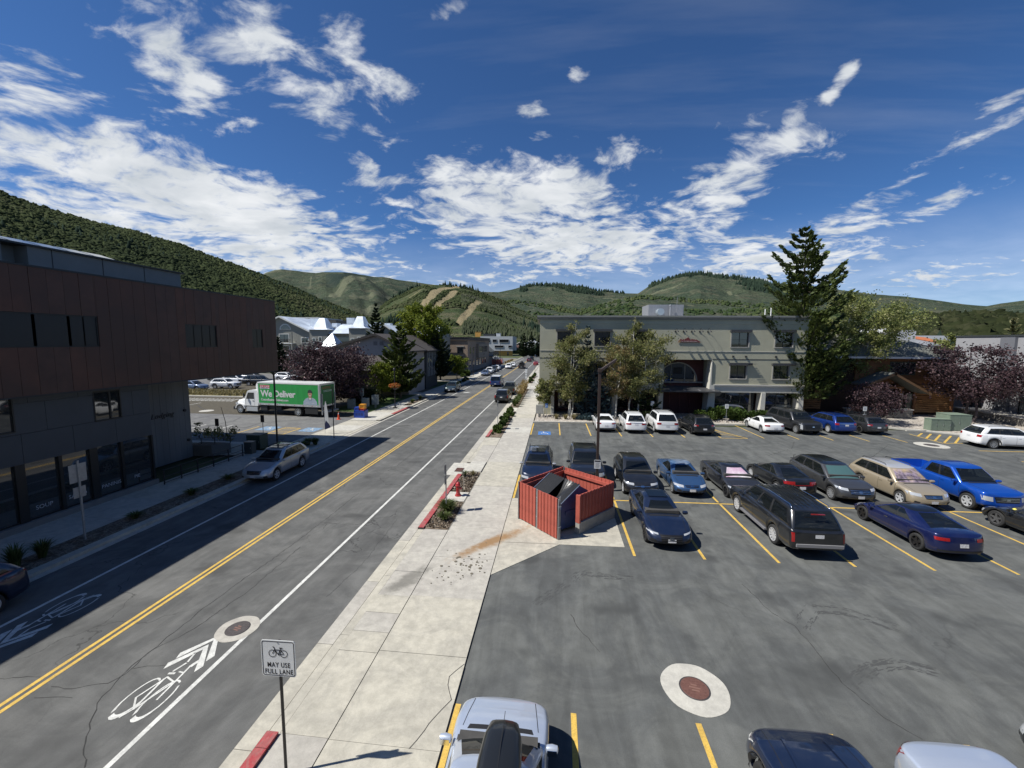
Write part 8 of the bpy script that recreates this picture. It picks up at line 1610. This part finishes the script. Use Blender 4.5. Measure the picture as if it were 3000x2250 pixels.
def cabinet(label,x,y,z,w,d,h,m,feet=0,name='utility_cabinet',rz=0,doors=1):
    t = thing(name,label,'utility cabinet',(x,y,z),rz); b = MB(); b.box(-w/2,w/2,-d/2,d/2,feet,feet+h); b.build('housing',m,t); MB().box(-w/2-.02,w/2+.02,-d/2-.03,d/2+.02,feet+h,feet+h+.04).build('lid',m,t)
    for i in range(doors): a = -w/2+w*i/doors; MB().box(a+.03,a+w/doors-.03,-d/2-.014,-d/2-.001,feet+.06,feet+h-.06).build('door',m,t); MB().box(a+w/doors-.1,a+w/doors-.07,-d/2-.03,-d/2-.014,feet+h*.45,feet+h*.6).build('handle',GALV,t)
    if feet: MB().box(-w*.12,w*.12,-.08,.08,0,feet).build('pedestal',GALV,t)
    return t
GC = mat('cabinet_grey',(.24,.27,.26),.6,var=.1,vscale=4); GG = mat('cabinet_green',(.16,.205,.155),.65,var=.10,vscale=3); DG = mat('cabinet_dark_green',(.035,.06,.045),.6,var=.1,vscale=3)
cabinet('grey-green utility cabinet left of the stacked crates',-25.2,48.4,0,.78,.6,1.15,GC); cabinet('grey utility box on a pedestal behind the stacked crates',-23.2,48.1,0,.72,.5,.98,GC,.35); cabinet('taller grey utility box on a pedestal, rightmost of the group',-22.5,49.3,0,.72,.5,1.15,GC,.42); cabinet('small grey meter box on a post between the utility cabinets',-24.7,50.2,0,.42,.3,.9,GC,1.35)
cabinet('wide pale green utility box, left one at the right hatched corner',37.1,43.6,.05,1.75,.8,1.12,GG,doors=3); cabinet('taller pale green utility box, right one at the right hatched corner',38.9,44.1,.05,1.9,1.5,1.55,GG,doors=2); cabinet('dark green transformer box at the brown building corner behind the silver wagon',-23.0,29.2,.04,1.1,.9,1.05,DG,doors=2)
cabinet('grey trash bin by the handrail end',-22.35,27.6,.05,.6,.45,.85,mat('bin_dark',(.05,.06,.06),.5),name='litter_bin')
tag(MB().box(-.9,.9,-.08,.08,0,.12).build('wheel_stop',K[2],None,loc=(34.8,43.0,.0)),'pale concrete wheel stop left of the green utility boxes','wheel stop')
t = thing('mailbox_cluster','pale grey cluster mailbox on a pedestal at the corner of the grey building','mailbox',(-1.66,45.35,.05)); mb_ = mat('mailbox_grey',(.36,.36,.33),.5,.2)
MB().box(-.40,.40,-.2,.25,.42,1.38).build('cabinet',mb_,t); MB().box(-.14,.14,-.1,.15,0,.42).build('pedestal',mb_,t)
for r_ in range(6):
    for c_ in range(3): MB().box(-.37+c_*.25,-.14+c_*.25,-.215,-.202,.45+r_*.15,.585+r_*.15).build('door',mb_,t)
# handrail and planter by the brown building
t = thing('handrail','black steel handrail beside the sidewalk under the overhang','railing',(0,0,0))
for y in (20.8,21.9,23.05,24.25,25.5,26.8): MB().box(-22.33,-22.28,y-.025,y+.025,.05,.93).build('post',DKP,t)
for z in (.90,.50,.16): MB().tube([(-22.3,20.8,z),(-22.3,26.85,z)],.02,6).build('rail',DKP,t)
t = thing('handrail','second black handrail on the planter wall behind the first','railing',(0,0,0))
for x,y in ((-25.6,26.9),(-24.8,27.2),(-23.9,27.6)): MB().box(x-.02,x+.02,y-.02,y+.02,.8,1.25).build('post',DKP,t)
MB().tube([(-25.9,26.8,1.25),(-23.6,27.7,1.25)],.02,6).build('rail',DKP,t)
t = thing('planter','low concrete planter wall at the foot of the board marked wall','planter',(0,0,0)); MB().prism([(-26.2,26.5),(-24.6,26.65),(-23.9,27.6),(-26.2,27.6)],0,.8).build('wall',mat('planter_concrete',(.14,.14,.13),.9,var=.1,vscale=2),t); MB().prism([(-26.1,26.6),(-24.7,26.74),(-24.1,27.5),(-26.1,27.5)],.802,.82).build('soil',MULCH,t)
# bicycle rack by the entrance
t = thing('bicycle_rack','low black hoop bicycle rack near the building entrance','bicycle rack',(12.1,45.2,.06),.03)
for i in range(5): a = [(i*.45+.18*math.cos(q),0,.55+.22*math.sin(q)) for q in np.linspace(0,PI,8)]; MB().tube([(i*.45+.18,0,0)]+a+[(i*.45-.18,0,0)],.02,6).build('hoop',DKP,t,smooth=60)
t = thing('fire_hydrant','dark fire hydrant on the left sidewalk beyond the green-grey crossover','fire hydrant',(-19.35,86.5,.05)); MB().lathe([(.2,0),(.2,.06),(.14,.1),(.14,.8),(.2,.82),(.16,.98),(0,1.05)],n=12).build('barrel',DKP,t,smooth=40); MB().tube([(-.25,0,.6),(.25,0,.6)],.06,8).build('outlet_cap',DKP,t)
t = thing('sign','red sign on a thin post at the right kerb up the street','road sign',(-5.5,112,0)); MB().tube([(0,0,0),(0,0,2.6)],.04,6).build('post',DKP,t); MB().prism(rrect(.7,.7,.1),-.02,.0,axis='Y').build('plate',REDP,t,loc=(0,0,2.4))
for x,y,h,lb in ((-20.2,100,7,'thin dark lamp post by the parked line before the tan brick building'),(-20.4,152,8,'thin dark lamp post before the white panelled building')):
    t = thing('street_lamp',lb,'street lamp',(x,y,0)); MB().tube([(0,0,0),(0,0,h)],[.09,.05],8).build('pole',DKP,t); MB().obox((.5,0,h),(1.1,.2,.08)).build('lamp_head',DKP,t)
t = thing('enclosure','red board enclosure at the end of the rank before the white panelled building','enclosure',(-21.8,154,0)); [MB().box(-2+i*.4,-1.63+i*.4,0,.06,0,1.9).build('board',REDB,t) for i in range(10)]
# statue-like white bench on the porch lawn omitted; low path steps
t = thing('steps','pale stone steps leading from the sidewalk to the gabled house','steps',(-22.2,66.0,0)); [MB().box(-1.2-.35*i,-.85-.35*i,-.9,.9,.0,.18*(i+1)).build('step',K[2],t) for i in range(4)]

# ------------------------------------------------------------------ delivery truck
TRK = thing('delivery_truck','white box truck with green side reading We Deliver, cab to the left','truck',(-25.35,41.85,0),math.radians(173.0))
GRN = mat('truck_green',(.018,.27,.055),.45,0,.4,var=.12,vscale=1.1,stretch=(2.5,1,.4)); TW = mat('truck_white',(.72,.73,.72),.4,0,.3,var=.04,vscale=2)
zb_, zt_, BL_, BW = 1.20, 3.72, 8.1, 2.5
MB().box(0,BL_,-BW,-.012,zb_,zt_).build('box',TW,TRK)
def tp(*q): return MB().box(*q)
MB().box(.22,BL_-.12,-.012,-.002,zb_+.16,zt_-.14).build('side_panel',GRN,TRK); MB().box(0,BL_,-.012,.012,zt_-.14,zt_+.01).build('top_rail',TW,TRK); MB().box(0,BL_,-.012,.014,zb_-.06,zb_+.15).build('bottom_rail',mat('rail_alu',(.55,.56,.56),.4,.6),TRK)
for i in range(14): MB().box(.4+i*.56,.55+i*.56,.0145,.02,zb_+.01,zb_+.06).build('marker',TAIL if i%2 else SIGNW,TRK)
MB().box(0,.21,-.012,.016,zb_+.15,zt_-.14).build('corner_post',mat('rail_alu',(.55,.56,.56),.4,.6),TRK); MB().box(-.035,.0,-BW,-.0,zb_-.06,zt_).build('rear_frame',mat('rail_alu',(.55,.56,.56),.4,.6),TRK)
rd = MB().box(-.05,-.036,-BW+.16,-.16,zb_+.12,zt_-.2).build('rear_door',mat('truck_green_dark',(.012,.14,.035),.5,var=.1,vscale=2),TRK)
put_text('door_print','COSTCO',.34,mat('print_red',(.48,.02,.03),.5),rd,(-.053,-1.0,3.2),(PI/2,0,-PI/2),depth=.004); [MB().box(-.056,-.051,-2.0,-.5,2.9-.12*i,2.93-.12*i).build('door_print',SIGNW,rd) for i in range(2)]
WT = mat('print_white',(.72,.72,.70),.5); ry_ = (PI/2,0,PI)
put_text('side_lettering','We Deliver',1.02,WT,TRK,(BL_-.42,.004,2.42),ry_,depth=.006,bold=.026,align='LEFT',spacing=.93); put_text('side_lettering','CostcoBusinessDelivery.com',.345,WT,TRK,(BL_-.42,.004,1.75),ry_,depth=.006,bold=.006,align='LEFT',spacing=.90)
MB().box(BL_-1.62,BL_-.36,-.0,.003,2.98,3.42).build('logo_plate',WT,TRK); put_text('logo_lettering','COSTCO',.37,mat('print_red',(.48,.02,.03),.5),TRK,(BL_-.99,.006,3.24),ry_,depth=.006,bold=.014,spacing=.82,shear=.12); put_text('logo_lettering','BUSINESS DELIVERY',.105,mat('print_blue',(.02,.06,.30),.5),TRK,(BL_-.99,.006,3.05),ry_,depth=.006)
# printed portrait of a delivery worker on the side
px_ = 1.25
def flat(pts,y,m,name='portrait_print'): return MB().prism([(px_+x,z) for x,z in pts],y,y+.003,axis='Y').build(name,m,TRK)
ell = lambda cx,cz,a,b,n_=20: [(cx+a*math.cos(2*PI*i/n_),cz+b*math.sin(2*PI*i/n_)) for i in range(n_)]
SHT = mat('print_shirt',(.30,.36,.43),.6,var=.12,vscale=4); SK = mat('print_skin',(.42,.23,.16),.6,var=.12,vscale=9); CP = mat('print_cap',(.03,.035,.04),.6)
flat([(-.88,1.37),(.90,1.37),(.86,1.72),(.62,2.02),(.26,2.18),(.18,2.10),(-.18,2.10),(-.26,2.18),(-.62,2.02),(-.84,1.72)],.0,SHT)
flat([(-.16,2.0),(.16,2.0),(.17,2.35),(-.17,2.35)],.004,SK); flat([(-.14,2.05),(.0,1.92),(.14,2.05),(.10,2.12),(-.10,2.12)],.0075,WT); flat(ell(0,2.56,.245,.34),.008,SK); flat([(-.27,2.66),(-.30,2.78),(-.20,2.98),(0,3.05),(.20,2.98),(.28,2.78),(.27,2.66),(.0,2.72)],.0115,CP); flat([(-.30,2.70),(.30,2.70),(.24,2.76),(-.24,2.76)],.015,CP)
flat(ell(-.09,2.58,.04,.018,10),.0115,CP); flat(ell(.09,2.58,.04,.018,10),.0115,CP); flat(ell(0,2.40,.11,.035,12),.0115,WT); flat([(-.03,2.46),(.03,2.46),(.0,2.58)],.0115,mat('print_skin_dark',(.30,.15,.10),.6)); flat([(-.5,1.55),(-.2,1.55),(-.2,1.59),(-.5,1.59)],.004,WT); flat([(.22,1.55),(.52,1.55),(.52,1.59),(.22,1.59)],.004,WT); flat([(-.18,2.1),(-.02,1.85),(-.06,1.80),(-.26,2.02)],.0085,mat('print_collar',(.22,.27,.34),.6)); flat([(.18,2.1),(.02,1.85),(.06,1.80),(.26,2.02)],.0085,mat('print_collar',(.22,.27,.34),.6))
# refrigeration unit
b = MB(); b.lathe([(.0,-.85),(.36,-.82),(.42,-.6),(.42,.6),(.36,.82),(0,.85)],n=16,axis='Y'); ru = b.build('refrigeration_unit',TW,TRK,smooth=60,loc=(BL_+.28,-1.25,3.15)); ru.scale = (.95,1,1.25)
# chassis, cab, bonnet
MB().box(.3,11.0,-1.75,-.75,.72,1.12).build('chassis',UNDER,TRK); MB().box(-.6,-.05,-2.3,-.2,.55,.7).build('tail_lift',mat('lift_grey',(.30,.31,.31),.5,.3),TRK); MB().box(-.15,-.04,-.25,-.12,.3,2.6).build('lift_rail',mat('lift_grey',(.30,.31,.31),.5,.3),TRK); MB().box(-.15,-.04,-2.4,-2.27,.3,2.6).build('lift_rail',mat('lift_grey',(.30,.31,.31),.5,.3),TRK)
cab = MB(); cy0, cy1 = -2.32, -.10; cp = [(BL_+.12,.95),(BL_+1.92,.95),(BL_+1.92,1.78),(BL_+1.50,2.62),(BL_+1.35,2.72),(BL_+.25,2.76),(BL_+.12,2.6)]
cab.prism(cp,cy0,cy1,axis='Y'); co = cab.build('cab',TW,TRK)
MB().prism([(BL_+.62,1.74),(BL_+1.72,1.74),(BL_+1.42,2.46),(BL_+.62,2.48)],cy1,cy1+.008,axis='Y').build('side_window',mat('cab_glass',(.03,.035,.035),.05,spec=.8),co); MB().prism([(BL_+.62,1.74),(BL_+1.72,1.74),(BL_+1.42,2.46),(BL_+.62,2.48)],cy0-.008,cy0,axis='Y').build('side_window',mat('cab_glass',(.03,.035,.035),.05,spec=.8),co)
MB().add([(BL_+1.935,cy0+.12,1.80),(BL_+1.935,cy1-.12,1.80),(BL_+1.525,cy1-.16,2.60),(BL_+1.525,cy0+.16,2.60)],[(0,1,2,3)]).build('windscreen',GL,co)
MB().box(BL_+.56,BL_+.575,cy1,cy1+.006,1.0,2.5).build('door_gap',GAP,co); MB().box(BL_+1.78,BL_+1.795,cy1,cy1+.006,1.0,1.7).build('door_gap',GAP,co); MB().box(BL_+.66,BL_+.84,cy1,cy1+.03,1.5,1.55).build('door_handle',BLK,co)
bn = MB(); xs = [(BL_+1.93,1.78,1.05),(BL_+2.5,1.70,1.0),(BL_+3.0,1.56,.93),(BL_+3.25,1.38,.86),(BL_+3.32,1.1,.80)]; V = []; k = 9
for x,zt2,hw2 in xs:
    for j in range(k):
        a = PI*j/(k-1); V.append((x,-1.21+hw2*math.copysign(abs(math.cos(a))**.4,math.cos(a)),.95+(zt2-.95)*(math.sin(a)**.35 if math.sin(a)>0 else 0)))
bn.add(V,[(i*k+j,i*k+j+1,(i+1)*k+j+1,(i+1)*k+j) for i in range(4) for j in range(k-1)]+[tuple(range(4*k,5*k))]); bn.build('bonnet',TW,TRK,smooth=50)
MB().box(BL_+3.33,BL_+3.37,-1.75,-.67,.95,1.5).build('grille',CHR,TRK); MB().box(BL_+3.1,BL_+3.5,-2.35,-.07,.45,.78).build('bumper',BLK,TRK); [MB().box(BL_+3.2,BL_+3.36,y,y+.3,1.0,1.25).build('headlamp',LAMP,TRK) for y in (-.55,-2.17)]
for y0,y1 in ((-.32,-.02),(-2.4,-2.1)):
    A2 = [(BL_+2.55+.66*math.cos(a),.52+.66*math.sin(a)) for a in np.linspace(.12,PI-.12,14)]+[(BL_+2.55+.56*math.cos(a),.52+.56*math.sin(a)) for a in np.linspace(PI-.12,.12,14)]; V = [(x,y,z) for y in (y0,y1) for x,z in A2]; n2 = 28
    MB().add(V,[(i,i+1,26-i,27-i) for i in range(13)]+[(28+i,29+i,54-i,55-i) for i in range(13)]+[(i,i+1,i+29,i+28) for i in range(13)]+[(i,i+1,i+29,i+28) for i in range(14,27)]).build('wheel_arch',TW,TRK,smooth=40)
MB().box(BL_+.2,BL_+1.7,-.35,-.08,.35,.85).build('step_tank',mat('rail_alu',(.55,.56,.56),.4,.6),TRK); MB().box(BL_-1.1,BL_-.2,-.5,-.1,.5,1.05).build('battery_box',BLK,TRK)
b = MB(); b.box(-.05,.05,-.02,.14,0,.42); mo = b.build('mirror',BLK,TRK,loc=(BL_+1.75,.08,1.95))
ty, rm = wheel_mesh(.50,.29,mat('truck_rim',(.62,.63,.63),.35,.9),8)
for x,yy in ((BL_+2.55,(-.17,-2.25)),(2.95,(-.20,-.52,-1.95,-2.27))):
    for y in yy:
        wo = share(ty,'wheel',TRK,(x,y,.5),(0,0,0 if y>-1.2 else PI)); share(rm,'rim',wo)
MB().box(5.3,7.2,-2.2,-.3,.55,.98).build('fuel_tank',BLK,TRK); MB().box(.4,2.0,-.12,-.06,.35,1.1).build('mud_guard',BLK,TRK)
